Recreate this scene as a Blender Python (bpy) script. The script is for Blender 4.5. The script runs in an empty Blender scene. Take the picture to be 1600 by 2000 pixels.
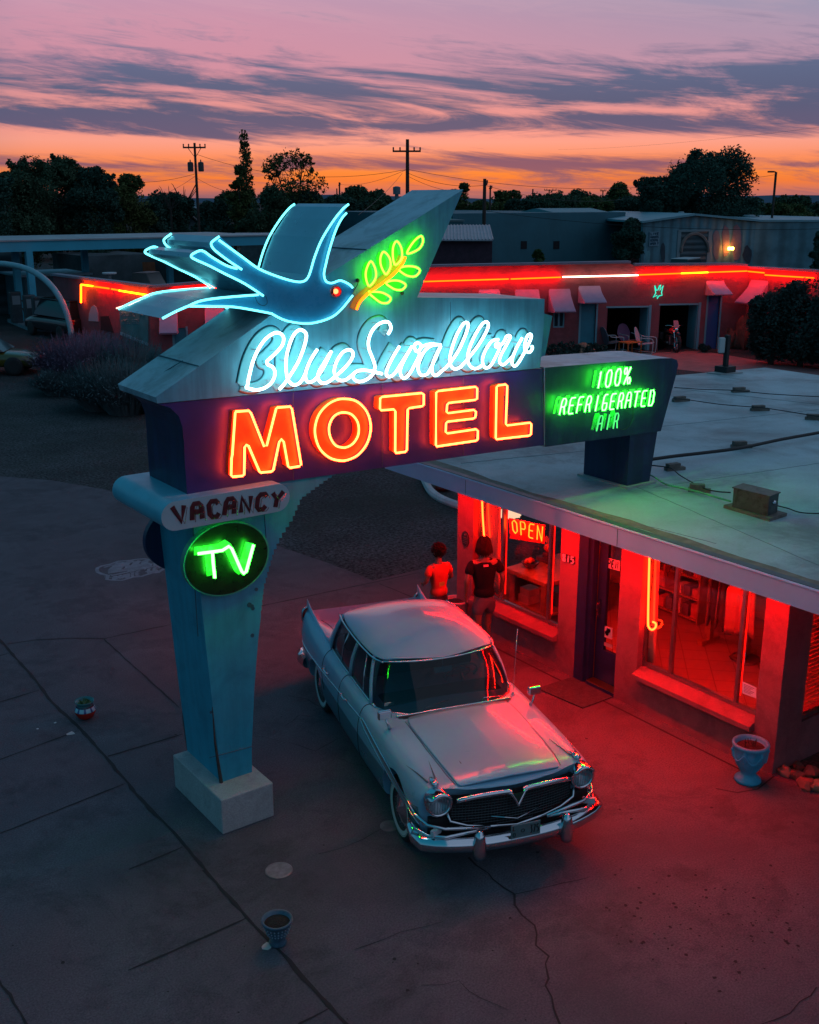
import bpy, bmesh, math, random
import numpy as np
from mathutils import Vector, Matrix, noise as mnoise
from mathutils.bvhtree import BVHTree

random.seed(7)
SC = bpy.context.scene
COL = SC.collection
R = math.radians

# ------------------------------------------------------------------ camera
CAM_H = 6.3
FPX, HY = 2100.0, 391.0                    # focal length and horizon row for a 1600x2000 frame
PITCH = math.atan((1000 - HY) / FPX)
YAW = math.atan(1597 / math.hypot(FPX, 1000 - HY))
cam_d = bpy.data.cameras.new("camera")
cam = bpy.data.objects.new("camera", cam_d)
COL.objects.link(cam)
cam.location = (0, 0, CAM_H)
cam.rotation_euler = (R(90) - PITCH, 0, -YAW)
cam_d.sensor_fit = 'VERTICAL'
cam_d.sensor_height = 24
cam_d.lens = 24 * FPX / 2000
cam_d.clip_start = 0.1
cam_d.clip_end = 6000
SC.camera = cam
FWD = Vector((math.sin(YAW) * math.cos(PITCH), math.cos(YAW) * math.cos(PITCH), -math.sin(PITCH)))
RGT = Vector((math.cos(YAW), -math.sin(YAW), 0))
UPV = RGT.cross(FWD)
CC = Vector((0, 0, CAM_H))


def ray(px, py):
    return FWD + RGT * ((px - 800) / FPX) + UPV * ((1000 - py) / FPX)


def onZ(px, py, z=0.0):                    # point of the horizontal plane z seen at that place
    d = ray(px, py)
    return CC + d * ((z - CAM_H) / d.z)


def onY(px, py, Y):
    d = ray(px, py)
    return CC + d * (Y / d.y)


def onX(px, py, X):
    d = ray(px, py)
    return CC + d * (X / d.x)


def onV(px, py, A, B):                     # vertical plane through ground points A, B
    n = Vector((B.y - A.y, A.x - B.x, 0))
    d = ray(px, py)
    return CC + d * (n.dot(Vector((A.x, A.y, 0)) - Vector((0, 0, 0))) / n.dot(d))


def far(px, py, dist):                     # point at a horizontal distance
    d = ray(px, py)
    return CC + d * (dist / math.hypot(d.x, d.y))


# ------------------------------------------------------------------ render settings
SC.render.engine = 'CYCLES'
SC.cycles.use_denoising = True
try:
    SC.cycles.denoiser = 'OPENIMAGEDENOISE'
except Exception:
    pass
SC.cycles.max_bounces = 6
SC.cycles.diffuse_bounces = 3
SC.cycles.glossy_bounces = 3
SC.cycles.transmission_bounces = 4
SC.cycles.transparent_max_bounces = 12
SC.cycles.caustics_reflective = False
SC.cycles.caustics_refractive = False
SC.cycles.sample_clamp_indirect = 6
SC.view_settings.view_transform = 'Standard'
SC.view_settings.look = 'None'
SC.view_settings.exposure = 0
SC.view_settings.gamma = 1


# ------------------------------------------------------------------ node helper
class NT:
    def __init__(s, tree):
        s.t = tree
        s.t.nodes.clear()

    def n(s, kind, **kw):
        nd = s.t.nodes.new(kind)
        for k, v in kw.items():
            setattr(nd, k, v)
        return nd

    def put(s, sock, v):
        if isinstance(v, bpy.types.NodeSocket):
            s.t.links.new(v, sock)
        elif v is not None:
            sock.default_value = v

    def m(s, op, a, b=None, c=None, clamp=False):
        nd = s.n('ShaderNodeMath', operation=op, use_clamp=clamp)
        s.put(nd.inputs[0], a)
        if b is not None:
            s.put(nd.inputs[1], b)
        if c is not None:
            s.put(nd.inputs[2], c)
        return nd.outputs[0]

    def mix(s, f, a, b, mode='MIX'):
        nd = s.n('ShaderNodeMix', data_type='RGBA', blend_type=mode)
        s.put(nd.inputs[0], f)
        s.put(nd.inputs[6], a if isinstance(a, bpy.types.NodeSocket) else tuple(a) + (1,))
        s.put(nd.inputs[7], b if isinstance(b, bpy.types.NodeSocket) else tuple(b) + (1,))
        return nd.outputs[2]

    def ramp(s, f, stops, interp='LINEAR'):
        nd = s.n('ShaderNodeValToRGB')
        r = nd.color_ramp
        r.interpolation = interp
        while len(r.elements) < len(stops):
            r.elements.new(1)
        for e, (p, c) in zip(r.elements, stops):
            e.position = p
            e.color = (c, c, c, 1) if isinstance(c, (int, float)) else tuple(c) + (1,)
        s.put(nd.inputs[0], f)
        return nd.outputs[0]

    def noise(s, vec, scale, detail=4, rough=0.55, dist=0.0):
        nd = s.n('ShaderNodeTexNoise')
        s.put(nd.inputs['Vector'], vec)
        nd.inputs['Scale'].default_value = scale
        nd.inputs['Detail'].default_value = detail
        nd.inputs['Roughness'].default_value = rough
        nd.inputs['Distortion'].default_value = dist
        return nd.outputs['Fac']


# ------------------------------------------------------------------ world: dusk sky
world = bpy.data.worlds.new("World")
SC.world = world
world.use_nodes = True
w = NT(world.node_tree)
tc = w.n('ShaderNodeTexCoord')
vr = w.n('ShaderNodeVectorRotate', rotation_type='Z_AXIS')
w.put(vr.inputs['Vector'], tc.outputs['Generated'])
vr.inputs['Angle'].default_value = YAW     # turn so that +Y is the sunset
sp = w.n('ShaderNodeSeparateXYZ')
w.put(sp.inputs[0], vr.outputs[0])
sx, sy, sz = sp.outputs
az = w.m('ARCTAN2', sx, sy)                # 0 = sunset, + to the right
el = w.m('ARCSINE', sz)                    # radians


def DEG(d):
    return (d + 5) / 95.0


e01 = w.m('DIVIDE', w.m('ADD', w.m('MULTIPLY', el, 57.2958), 5.0), 95.0)
clear = w.ramp(e01, [(0.0, (.03, .035, .045)), (DEG(-.3), (.05, .04, .05)), (DEG(0.0), (.34, .13, .15)), (DEG(.45), (.60, .17, .12)), (DEG(.8), (.92, .19, .035)),
                     (DEG(1.35), (1.0, .25, .04)), (DEG(2.1), (1.0, .28, .12)), (DEG(2.7), (1.0, .36, .25)), (DEG(3.4), (.95, .33, .27)),
                     (DEG(4.6), (.80, .30, .29)), (DEG(6.2), (.66, .28, .36)), (DEG(8.2), (.62, .29, .40)), (DEG(10.3), (.52, .33, .47)),
                     (DEG(13), (.26, .27, .42)), (DEG(18), (.03, .19, .33)), (DEG(50), (.012, .165, .27)), (DEG(85), (.008, .13, .23))])
# azimuth: colder away from the sunset
aw = w.m('ABSOLUTE', w.m('SUBTRACT', az, 0.06))
cold = w.ramp(w.m('DIVIDE', aw, 3.1416), [(0.0, 0.0), (.12, .05), (.17, .6), (.23, 1.0)])
blue = w.ramp(e01, [(0.0, (.006, .02, .03)), (DEG(0), (.010, .12, .18)), (DEG(10), (.010, .19, .29)), (DEG(35), (.010, .165, .27)), (DEG(85), (.008, .13, .23))])
base = w.mix(cold, clear, blue)
# a bluish corner high on the right
rb = w.m('MULTIPLY', w.ramp(w.m('ADD', az, .5), [(.35, 0.0), (.85, 1.0)]), w.ramp(e01, [(DEG(4.0), 0.0), (DEG(9.5), .85)]))
base = w.mix(rb, base, (.25, .31, .44))
# streaky cloud layers
cv = w.n('ShaderNodeCombineXYZ')
w.put(cv.inputs[0], w.m('MULTIPLY', az, 4.6))
w.put(cv.inputs[1], w.m('ADD', w.m('MULTIPLY', el, 38.0), w.m('MULTIPLY', az, 4.2)))
cv.inputs[2].default_value = 5.2
n1 = w.noise(cv.outputs[0], 1.0, 12, .64, 1.1)
cv2 = w.n('ShaderNodeCombineXYZ')
w.put(cv2.inputs[0], w.m('MULTIPLY', az, 14.0))
w.put(cv2.inputs[1], w.m('ADD', w.m('MULTIPLY', el, 150.0), w.m('MULTIPLY', az, 12.0)))
cv2.inputs[2].default_value = 9.1
n2 = w.noise(cv2.outputs[0], 1.0, 7, .65, 1.2)
bias = w.ramp(e01, [(DEG(-.2), .42), (DEG(.35), .36), (DEG(.65), .14), (DEG(1.0), .40), (DEG(1.25), .22), (DEG(1.5), .64), (DEG(1.95), .60), (DEG(2.25), .12), (DEG(2.95), .16),
                    (DEG(3.25), .56), (DEG(3.9), .62), (DEG(4.3), .40), (DEG(4.7), .34), (DEG(5.2), .62), (DEG(5.9), .46), (DEG(6.6), .30), (DEG(8.5), .12), (DEG(14), .06), (DEG(30), .2)])
dens = w.m('ADD', w.m('ADD', w.m('MULTIPLY', n1, 1.75), w.m('MULTIPLY', n2, .55)), w.m('SUBTRACT', bias, 1.10))
dens = w.m('ADD', dens, w.m('MULTIPLY', w.ramp(w.m('ADD', az, .5), [(.52, 0.0), (.80, .16)]), w.ramp(e01, [(DEG(2.6), 0.0), (DEG(3.8), 1.0), (DEG(6), 1.0), (DEG(7.5), 0.0)])))
cl = w.ramp(dens, [(.25, 0.0), (.72, .94)], 'EASE')
ccol = w.ramp(e01, [(DEG(0), (.28, .12, .15)), (DEG(1.7), (.21, .09, .15)), (DEG(3.0), (.080, .088, .18)), (DEG(4.5), (.055, .095, .19)), (DEG(6.2), (.085, .13, .24)), (DEG(9), (.24, .23, .37)), (DEG(40), (.05, .14, .22))])
sky = w.mix(cl, base, ccol)
# light wisps above
wis = w.ramp(n1, [(.45, 0.0), (.75, .5)])
wis = w.m('MULTIPLY', wis, w.ramp(e01, [(DEG(6.5), 0.0), (DEG(9), .55), (DEG(14), .4), (DEG(30), 0.0)]))
sky = w.mix(wis, sky, (.86, .46, .50))
nsk = w.n('ShaderNodeTexSky', sky_type='NISHITA', sun_disc=False, sun_elevation=R(1.0), sun_rotation=YAW)
bg = w.n('ShaderNodeBackground')
w.put(bg.inputs[0], sky)
bg.inputs[1].default_value = 1.0
bg2 = w.n('ShaderNodeBackground')
w.put(bg2.inputs[0], nsk.outputs[0])
bg2.inputs[1].default_value = 0.002
ad = w.n('ShaderNodeAddShader')
w.put(ad.inputs[0], bg.outputs[0])
w.put(ad.inputs[1], bg2.outputs[0])
wo = w.n('ShaderNodeOutputWorld')
w.put(wo.inputs[0], ad.outputs[0])

# afterglow: a very weak, very soft low sun in the sunset direction
sd = bpy.data.lights.new("sun", 'SUN')
sd.energy = 0.06
sd.angle = R(25)
sd.color = (1.0, .55, .40)
sun = bpy.data.objects.new("sun", sd)
COL.objects.link(sun)
sun.rotation_euler = (R(86), 0, R(180) - YAW)


# ------------------------------------------------------------------ materials
MATS = {}


def mat(name, col, rough=.6, metal=0.0, var=.0, vscale=3.0, bump=0.0, bscale=40.0, dirt=None, dscale=1.5, damt=.5, coat=0.0, spec=.5, vec='Object', fine=0.0, fscale=60, stain=0.0, sscale=1.0, streak=0.0):
    """procedural Principled material: base colour varied by noise, optional dirt patches and bump"""
    if name in MATS:
        return MATS[name]
    m_ = bpy.data.materials.new(name)
    m_.use_nodes = True
    t = NT(m_.node_tree)
    out = t.n('ShaderNodeOutputMaterial')
    p = t.n('ShaderNodeBsdfPrincipled')
    t.put(out.inputs[0], p.outputs[0])
    tcn = t.n('ShaderNodeTexCoord')
    v = tcn.outputs[vec]
    c = tuple(col)
    cs = None
    if var > 0:
        nz = t.noise(v, vscale, 5, .6)
        lo = tuple(max(0, x * (1 - var)) for x in c)
        hi = tuple(min(1, x * (1 + var)) for x in c)
        cs = t.mix(t.ramp(nz, [(.3, 0.0), (.7, 1.0)]), lo, hi)
    if fine > 0:
        nf = t.noise(v, fscale, 2, .7)
        f2 = t.ramp(nf, [(.32, 1 - fine), (.68, 1 + fine)]) if fine < .99 else t.ramp(nf, [(.3, 0.0), (.7, 1.0)])
        cs = t.mix(1.0, cs if cs is not None else c, f2, 'MULTIPLY')
    if dirt is not None:
        nd = t.noise(v, dscale, 7, .65, .4)
        cs = t.mix(t.m('MULTIPLY', t.ramp(nd, [(.48, 0.0), (.68, 1.0)]), damt), cs if cs is not None else c, dirt)
    if stain > 0:
        ns = t.noise(v, sscale, 9, .72, .35)
        cs = t.mix(1.0, cs if cs is not None else c, t.ramp(ns, [(.34, 1.0 + stain * .25), (.50, 1.0), (.60, 1 - stain), (.66, 1 - stain * .4), (.78, 1 - stain * .9)]), 'MULTIPLY')
    if streak > 0:
        mp3 = t.n('ShaderNodeMapping')
        mp3.inputs['Scale'].default_value = (9, 9, .7)
        t.put(mp3.inputs[0], v)
        ns = t.noise(mp3.outputs[0], 1.0, 6, .65)
        cs = t.mix(1.0, cs if cs is not None else c, t.ramp(ns, [(.42, 1.0), (.62, 1 - streak), (.72, 1 - streak * .5)]), 'MULTIPLY')
    if cs is None:
        p.inputs['Base Color'].default_value = c + (1,)
    else:
        t.put(p.inputs['Base Color'], cs)
    p.inputs['Roughness'].default_value = rough
    if rough > .15 and var > 0:
        nr = t.noise(v, vscale * 2.3, 4, .6)
        t.put(p.inputs['Roughness'], t.m('ADD', t.m('MULTIPLY', nr, .25), rough - .12, clamp=True))
    p.inputs['Metallic'].default_value = metal
    p.inputs['Coat Weight'].default_value = coat
    p.inputs['Coat Roughness'].default_value = .08
    p.inputs['Specular IOR Level'].default_value = spec
    if bump > 0:
        b = t.n('ShaderNodeBump')
        b.inputs['Strength'].default_value = 1.0
        b.inputs['Distance'].default_value = bump
        t.put(b.inputs['Height'], t.noise(v, bscale, 5, .65))
        t.put(p.inputs['Normal'], b.outputs[0])
    MATS[name] = m_
    return m_


def emat(name, col, strength=1.0):
    if name in MATS:
        return MATS[name]
    m_ = bpy.data.materials.new(name)
    m_.use_nodes = True
    t = NT(m_.node_tree)
    out = t.n('ShaderNodeOutputMaterial')
    e = t.n('ShaderNodeEmission')
    e.inputs[0].default_value = tuple(col) + (1,)
    e.inputs[1].default_value = strength
    t.put(out.inputs[0], e.outputs[0])
    MATS[name] = m_
    return m_


def glassmat(name, tint, gloss=.10, rough=.02, ior=1.5):
    """window glass: tinted transparency under a Fresnel reflection"""
    m_ = bpy.data.materials.new(name)
    m_.use_nodes = True
    t = NT(m_.node_tree)
    out = t.n('ShaderNodeOutputMaterial')
    tr = t.n('ShaderNodeBsdfTransparent')
    tr.inputs[0].default_value = tuple(tint) + (1,)
    gl = t.n('ShaderNodeBsdfGlossy')
    gl.inputs['Roughness'].default_value = rough
    lw = t.n('ShaderNodeLayerWeight')
    lw.inputs[0].default_value = .5
    fr = t.m('ADD', t.m('MULTIPLY', t.m('POWER', lw.outputs[1], 3.6), .9), .045)
    mx = t.n('ShaderNodeMixShader')
    t.put(mx.inputs[0], fr)
    t.put(mx.inputs[1], tr.outputs[0])
    t.put(mx.inputs[2], gl.outputs[0])
    t.put(out.inputs[0], mx.outputs[0])
    MATS[name] = m_
    return m_


# ------------------------------------------------------------------ object helpers
def tag(o, label=None, cat=None, group=None, kind=None):
    if label:
        o['label'] = label
    if cat:
        o['category'] = cat
    if group:
        o['group'] = group
    if kind:
        o['kind'] = kind
    return o


def empty(name, loc, label=None, cat=None, group=None, rz=0.0):
    o = bpy.data.objects.new(name, None)
    COL.objects.link(o)
    o.location = loc
    o.rotation_euler = (0, 0, rz)
    o.empty_display_size = .2
    return tag(o, label, cat, group)


def copy_tree(o, parent=None):
    c = o.copy()
    COL.objects.link(c)
    c.parent = parent
    for ch in list(o.children):
        copy_tree(ch, c)
    return c


def spline(pts, n=6, closed=False):
    """Catmull-Rom through the points"""
    P = [Vector(p) for p in pts]
    if len(P) < 3:
        return P
    out = []
    N = len(P)
    rng = range(N) if closed else range(N - 1)
    for i in rng:
        p0 = P[(i - 1) % N] if (closed or i > 0) else P[0]
        p1 = P[i]
        p2 = P[(i + 1) % N]
        p3 = P[(i + 2) % N] if (closed or i + 2 < N) else P[-1]
        for k in range(n):
            t = k / n
            out.append(.5 * ((2 * p1) + (p2 - p0) * t + (2 * p0 - 5 * p1 + 4 * p2 - p3) * t * t + (3 * p1 - p0 - 3 * p2 + p3) * t ** 3))
    if not closed:
        out.append(P[-1].copy())
    return out


class MB:
    """collects shapes and links them as one mesh object"""

    def __init__(s):
        s.v, s.f, s.mi, s.cur = [], [], [], 0

    def mat(s, i):
        s.cur = i
        return s

    def add(s, vs, fs):
        b = len(s.v)
        s.v += [tuple(v) for v in vs]
        s.f += [tuple(b + i for i in f) for f in fs]
        s.mi += [s.cur] * len(fs)
        return s

    def box(s, x0, x1, y0, y1, z0, z1):
        vs = [(x, y, z) for z in (z0, z1) for y in (y0, y1) for x in (x0, x1)]
        return s.add(vs, [(0, 2, 3, 1), (4, 5, 7, 6), (0, 1, 5, 4), (2, 6, 7, 3), (0, 4, 6, 2), (1, 3, 7, 5)])

    def obox(s, c, ax, ay, az, hx, hy, hz):
        c, ax, ay, az = Vector(c), Vector(ax).normalized(), Vector(ay).normalized(), Vector(az).normalized()
        vs = [c + ax * (hx * i) + ay * (hy * j) + az * (hz * k) for k in (-1, 1) for j in (-1, 1) for i in (-1, 1)]
        return s.add(vs, [(0, 2, 3, 1), (4, 5, 7, 6), (0, 1, 5, 4), (2, 6, 7, 3), (0, 4, 6, 2), (1, 3, 7, 5)])

    def beam(s, a, b, w_, h_, up=(0, 0, 1)):
        a, b = Vector(a), Vector(b)
        d = b - a
        u = Vector(up)
        side = d.cross(u)
        if side.length < 1e-6:
            side = d.cross(Vector((1, 0, 0)))
        side.normalize()
        u2 = side.cross(d).normalized()
        return s.obox((a + b) / 2, d, side, u2, d.length / 2, w_ / 2, h_ / 2)

    def tube(s, pts, r, n=8, closed=False, rads=None, cap=True):
        P = [Vector(p) for p in pts]
        Q = [P[0]]
        RR = [rads[0]] if rads else None
        for i_, p in enumerate(P[1:], 1):
            if (p - Q[-1]).length > 1e-5:
                Q.append(p)
                if rads:
                    RR.append(rads[i_])
        P, rads = Q, RR
        if closed and (P[0] - P[-1]).length < 1e-5:
            P.pop()
        N = len(P)
        if N < 2:
            return s
        rings = []
        up = None
        for i in range(N):
            if closed:
                t = P[(i + 1) % N] - P[(i - 1) % N]
            else:
                t = P[min(i + 1, N - 1)] - P[max(i - 1, 0)]
            if t.length < 1e-7:
                t = P[min(i + 1, N - 1)] - P[i - 1 if i else 0] + Vector((0, 0, 1e-5))
            t.normalize()
            if up is None:
                a = Vector((0, 0, 1)) if abs(t.z) < .9 else Vector((1, 0, 0))
                up = (a - t * a.dot(t)).normalized()
            else:
                up = up - t * up.dot(t)
                if up.length < 1e-5:
                    up = t.orthogonal()
                up.normalize()
            sd_ = t.cross(up)
            rr = rads[i] if rads else r
            rings.append([P[i] + (up * math.cos(2 * math.pi * k / n) + sd_ * math.sin(2 * math.pi * k / n)) * rr for k in range(n)])
        vs = [v for rg in rings for v in rg]
        fs = []
        for i in range(N if closed else N - 1):
            j = (i + 1) % N
            for k in range(n):
                k2 = (k + 1) % n
                fs.append((i * n + k, j * n + k, j * n + k2, i * n + k2))
        if not closed and cap:
            fs.append(tuple(range(n)))
            fs.append(tuple((N - 1) * n + k for k in reversed(range(n))))
        return s.add(vs, fs)

    def cone(s, c0, c1, r0, r1, n=16):
        return s.tube([c0, c1], 0, n, rads=[r0, r1])

    def lathe(s, prof, c=(0, 0, 0), n=24, sx=1.0, sy=1.0, cap=True):
        c = Vector(c)
        vs = [c + Vector((r * sx * math.cos(2 * math.pi * k / n), r * sy * math.sin(2 * math.pi * k / n), z)) for r, z in prof for k in range(n)]
        fs = []
        for i in range(len(prof) - 1):
            for k in range(n):
                k2 = (k + 1) % n
                fs.append((i * n + k, i * n + k2, (i + 1) * n + k2, (i + 1) * n + k))
        if cap:
            fs.append(tuple(reversed(range(n))))
            fs.append(tuple((len(prof) - 1) * n + k for k in range(n)))
        return s.add(vs, fs)

    def sphere(s, c, rx, ry=None, rz=None, n=16, m_=10):
        ry = rx if ry is None else ry
        rz = rx if rz is None else rz
        c = Vector(c)
        vs, fs = [], []
        for i in range(m_ + 1):
            ph = math.pi * i / m_
            for k in range(n):
                th = 2 * math.pi * k / n
                vs.append(c + Vector((rx * math.sin(ph) * math.cos(th), ry * math.sin(ph) * math.sin(th), rz * math.cos(ph))))
        for i in range(m_):
            for k in range(n):
                k2 = (k + 1) % n
                fs.append((i * n + k, (i + 1) * n + k, (i + 1) * n + k2, i * n + k2))
        return s.add(vs, fs)

    def prism(s, poly, off):
        """poly: planar 3D polygon, off: extrusion vector"""
        P = [Vector(p) for p in poly]
        o = Vector(off)
        n = len(P)
        return s.add(P + [p + o for p in P], [tuple(range(n)), tuple(reversed(range(n, 2 * n)))] + [(i, i + n, (i + 1) % n + n, (i + 1) % n) for i in range(n)])

    def poly(s, pts):
        return s.add(pts, [tuple(range(len(pts)))])

    def strip(s, pts, width, z=None, up=(0, 0, 1)):
        """flat ribbon along a polyline"""
        P = [Vector(p) for p in pts]
        u = Vector(up)
        L, Rr = [], []
        for i in range(len(P)):
            t = P[min(i + 1, len(P) - 1)] - P[max(i - 1, 0)]
            sd_ = t.cross(u).normalized()
            wd = width[i] if isinstance(width, (list, tuple)) else width
            L.append(P[i] + sd_ * wd / 2)
            Rr.append(P[i] - sd_ * wd / 2)
        n = len(P)
        return s.add(L + Rr, [(i, i + 1, n + i + 1, n + i) for i in range(n - 1)])

    def build(s, name, mats, parent=None, smooth=False, fix=False, local=True):
        me = bpy.data.meshes.new(name)
        V = s.v
        if parent is not None and local:
            iw = parent_matrix(parent).inverted()
            V = [tuple(iw @ Vector(v)) for v in V]
        me.from_pydata(V, [], s.f)
        for m_ in (mats if isinstance(mats, (list, tuple)) else [mats]):
            me.materials.append(m_)
        me.polygons.foreach_set('material_index', s.mi)
        if smooth:
            me.polygons.foreach_set('use_smooth', [True] * len(me.polygons))
        me.update()
        if fix:
            bm = bmesh.new()
            bm.from_mesh(me)
            bmesh.ops.remove_doubles(bm, verts=bm.verts, dist=1e-5)
            bmesh.ops.recalc_face_normals(bm, faces=bm.faces)
            bm.to_mesh(me)
            bm.free()
        o = bpy.data.objects.new(name, me)
        COL.objects.link(o)
        if parent is not None:
            o.parent = parent
        if smooth == 'auto':
            try:
                me.set_sharp_from_angle(angle=R(38))
            except Exception:
                pass
        return o


def parent_matrix(o):
    m_ = Matrix.Translation(o.location) @ o.rotation_euler.to_matrix().to_4x4()
    if o.parent:
        m_ = parent_matrix(o.parent) @ m_
    return m_


def bevel(o, w_, seg=2):
    md = o.modifiers.new('bevel', 'BEVEL')
    md.width = w_
    md.segments = seg
    md.limit_method = 'ANGLE'
    md.angle_limit = R(40)
    return o


def tri(o):
    """triangulate concave n-gons cleanly"""
    bm = bmesh.new()
    bm.from_mesh(o.data)
    bmesh.ops.triangulate(bm, faces=[f for f in bm.faces if len(f.verts) > 4])
    bm.to_mesh(o.data)
    bm.free()
    return o


# stroke letters in a unit box (x 0..1, y 0..1, y up)
GL = {
    '1': [[(.45, 0), (.62, 1), (.5, .86)]], '0': [[(.3, .0), (.12, .2), (.2, .8), (.45, 1), (.75, 1), (.9, .8), (.8, .2), (.6, 0), (.3, 0)]],
    '%': [[(.1, 0), (1, 1)], [(.1, .8), (.2, 1), (.42, 1), (.5, .8), (.4, .62), (.18, .62), (.1, .8)], [(.6, .2), (.7, .38), (.9, .38), (1, .2), (.9, 0), (.68, 0), (.6, .2)]],
    'R': [[(.05, 0), (.2, .8), (.35, 1), (.7, 1), (.85, .85), (.8, .6), (.65, .48), (.2, .48)], [(.62, .48), (.75, 0)]],
    'E': [[(.9, 1), (.35, 1), (.2, .85), (.1, .1), (.2, 0), (.75, 0)], [(.2, .52), (.7, .52)]],
    'F': [[(.9, 1), (.35, 1), (.2, .85), (.05, 0)], [(.2, .52), (.7, .52)]],
    'I': [[(.4, 0), (.6, 1)]],
    'G': [[(.85, 1), (.5, 1), (.3, .85), (.15, .2), (.25, 0), (.65, 0), (.8, .15), (.82, .45), (.3, .45)]],
    'A': [[(.0, 0), (.2, .8), (.35, 1), (.7, 1), (.85, .85), (.8, 0)], [(.2, .48), (.8, .48)]],
    'T': [[(.1, 1), (1, 1)], [(.58, 1), (.38, 0)]],
    'D': [[(.1, 0), (.28, 1), (.7, 1), (.88, .8), (.8, .2), (.6, 0), (.1, 0)]],
    'O': [[(.5, 0), (.15, .2), (.15, .8), (.5, 1), (.85, .8), (.85, .2), (.5, 0)]],
    'P': [[(.15, 0), (.15, 1), (.7, 1), (.85, .85), (.85, .6), (.7, .48), (.15, .48)]],
    'N': [[(.12, 0), (.12, 1), (.85, 0), (.85, 1)]],
    'V': [[(.05, 1), (.45, 0), (.9, 1)]], 'C': [[(.88, .8), (.7, 1), (.35, 1), (.15, .8), (.15, .2), (.35, 0), (.7, 0), (.88, .2)]],
    'Y': [[(.05, 1), (.48, .5), (.9, 1)], [(.48, .5), (.48, 0)]], '3': [[(.15, 1), (.8, 1), (.45, .58), (.75, .5), (.85, .25), (.65, 0), (.15, 0)]],
    '7': [[(.1, 1), (.85, 1), (.35, 0)]], '5': [[(.8, 1), (.2, 1), (.18, .55), (.65, .58), (.85, .3), (.65, 0), (.12, 0)]],
    '8': [[(.5, .52), (.2, .7), (.3, 1), (.7, 1), (.8, .7), (.5, .52), (.15, .3), (.25, 0), (.75, 0), (.85, .3), (.5, .52)]],
    '6': [[(.8, 1), (.35, .9), (.15, .3), (.35, 0), (.7, 0), (.85, .25), (.65, .5), (.2, .42)]],
    'L': [[(.15, 1), (.15, 0), (.8, 0)]], 'U': [[(.1, 1), (.12, .2), (.35, 0), (.65, 0), (.85, .2), (.88, 1)]],
    'H': [[(.12, 0), (.12, 1)], [(.85, 0), (.85, 1)], [(.12, .5), (.85, .5)]],
    'S': [[(.85, .85), (.65, 1), (.3, 1), (.15, .8), (.3, .55), (.7, .45), (.85, .22), (.65, 0), (.3, 0), (.12, .15)]], ' ': [],
    'M': [[(.1, 0), (.1, 1), (.5, .35), (.9, 1), (.9, 0)]], 'W': [[(.05, 1), (.28, 0), (.5, .7), (.72, 0), (.95, 1)]],
    'X': [[(.1, 0), (.9, 1)], [(.1, 1), (.9, 0)]], 'K': [[(.12, 0), (.12, 1)], [(.85, 1), (.15, .45), (.85, 0)]],
    'B': [[(.12, 0), (.12, 1), (.65, 1), (.8, .78), (.6, .53), (.12, .53)], [(.6, .53), (.88, .28), (.65, 0), (.12, 0)]],
}


def word(txt, gap=.22, slant=0):
    """strokes of a word in the unit square"""
    n = len(txt)
    cw = 1.0 / (n + gap * (n - 1))
    out = []
    for i, ch in enumerate(txt):
        x0 = i * cw * (1 + gap)
        for st in GL[ch]:
            out.append([(x0 + x * cw, y) for x, y in st])
    return out


def quadmap(q, u, v):
    """q: TL TR BL BR (any vectors), u right, v up"""
    tl, tr, bl, br = q
    top = [a + (b - a) * u for a, b in zip(tl, tr)]
    bot = [a + (b - a) * u for a, b in zip(bl, br)]
    return tuple(b + (a - b) * v for a, b in zip(top, bot))


def zpx(ox, oy, s):
    """pixels of an enlarged crop back to the 1600x2000 frame"""
    return lambda pts: [(ox + x / s, oy + y / s) for x, y in pts]

# ------------------------------------------------------------------ shared materials
M_turq = mat('sign_turquoise_paint', (.08, .36, .47), .45, streak=.25, var=.12, vscale=2, dirt=(.05, .22, .30), dscale=2.5, damt=.35, bump=.002, bscale=12)
M_topmetal = mat('sign_sheet_metal', (.34, .46, .54), .42, stain=.35, sscale=1.6, var=.12, vscale=1.5, dirt=(.14, .20, .24), dscale=3, damt=.5, bump=.003, bscale=8)
M_navy = mat('sign_navy_paint', (.018, .022, .15), .42, var=.2, vscale=3, dirt=(.014, .03, .11), dscale=4, damt=.4)
M_dteal = mat('sign_dark_teal_paint', (.012, .026, .085), .4, streak=.35, var=.2, vscale=3, dirt=(.02, .065, .10), dscale=4, damt=.4)
M_birdblue = mat('bird_blue_enamel', (.04, .32, .56), .28, var=.12, vscale=4, coat=.3)
M_pole = mat('pole_turquoise_paint', (.030, .33, .46), .5, streak=.15, var=.1, vscale=1.2, dirt=(.01, .17, .27), dscale=2.2, damt=.5, bump=.003, bscale=9)
M_whitepaint = mat('chalky_white_paint', (.55, .52, .52), .7, var=.12, vscale=4, dirt=(.28, .25, .25), dscale=3, damt=.6, bump=.002, bscale=60)
M_letter = mat('letter_orange_enamel', (.85, .15, .010), .4, var=.25, vscale=5, dirt=(.60, .07, .01), dscale=6, damt=.5)
M_lblue = mat('letter_pale_turquoise', (.11, .42, .46), .5, var=.08, vscale=8)
M_line = mat('dark_outline_paint', (.02, .09, .13), .5)
M_dark = mat('black_rubber', (.012, .012, .014), .6)
M_rust = mat('bare_rusted_steel', (.06, .045, .04), .8, var=.4, vscale=10, bump=.004, bscale=60)
M_concrete = mat('concrete_slab', (.108, .100, .118), .84, stain=.26, sscale=.9, var=.16, vscale=.9, dirt=(.070, .066, .076), dscale=.38, damt=.7, bump=.004, bscale=50, fine=.28, fscale=55, spec=.12)
M_block = mat('concrete_plinth', (.42, .38, .38), .85, var=.12, vscale=3, dirt=(.22, .19, .19), dscale=3, damt=.6, bump=.004, bscale=60, fine=.15)
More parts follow.
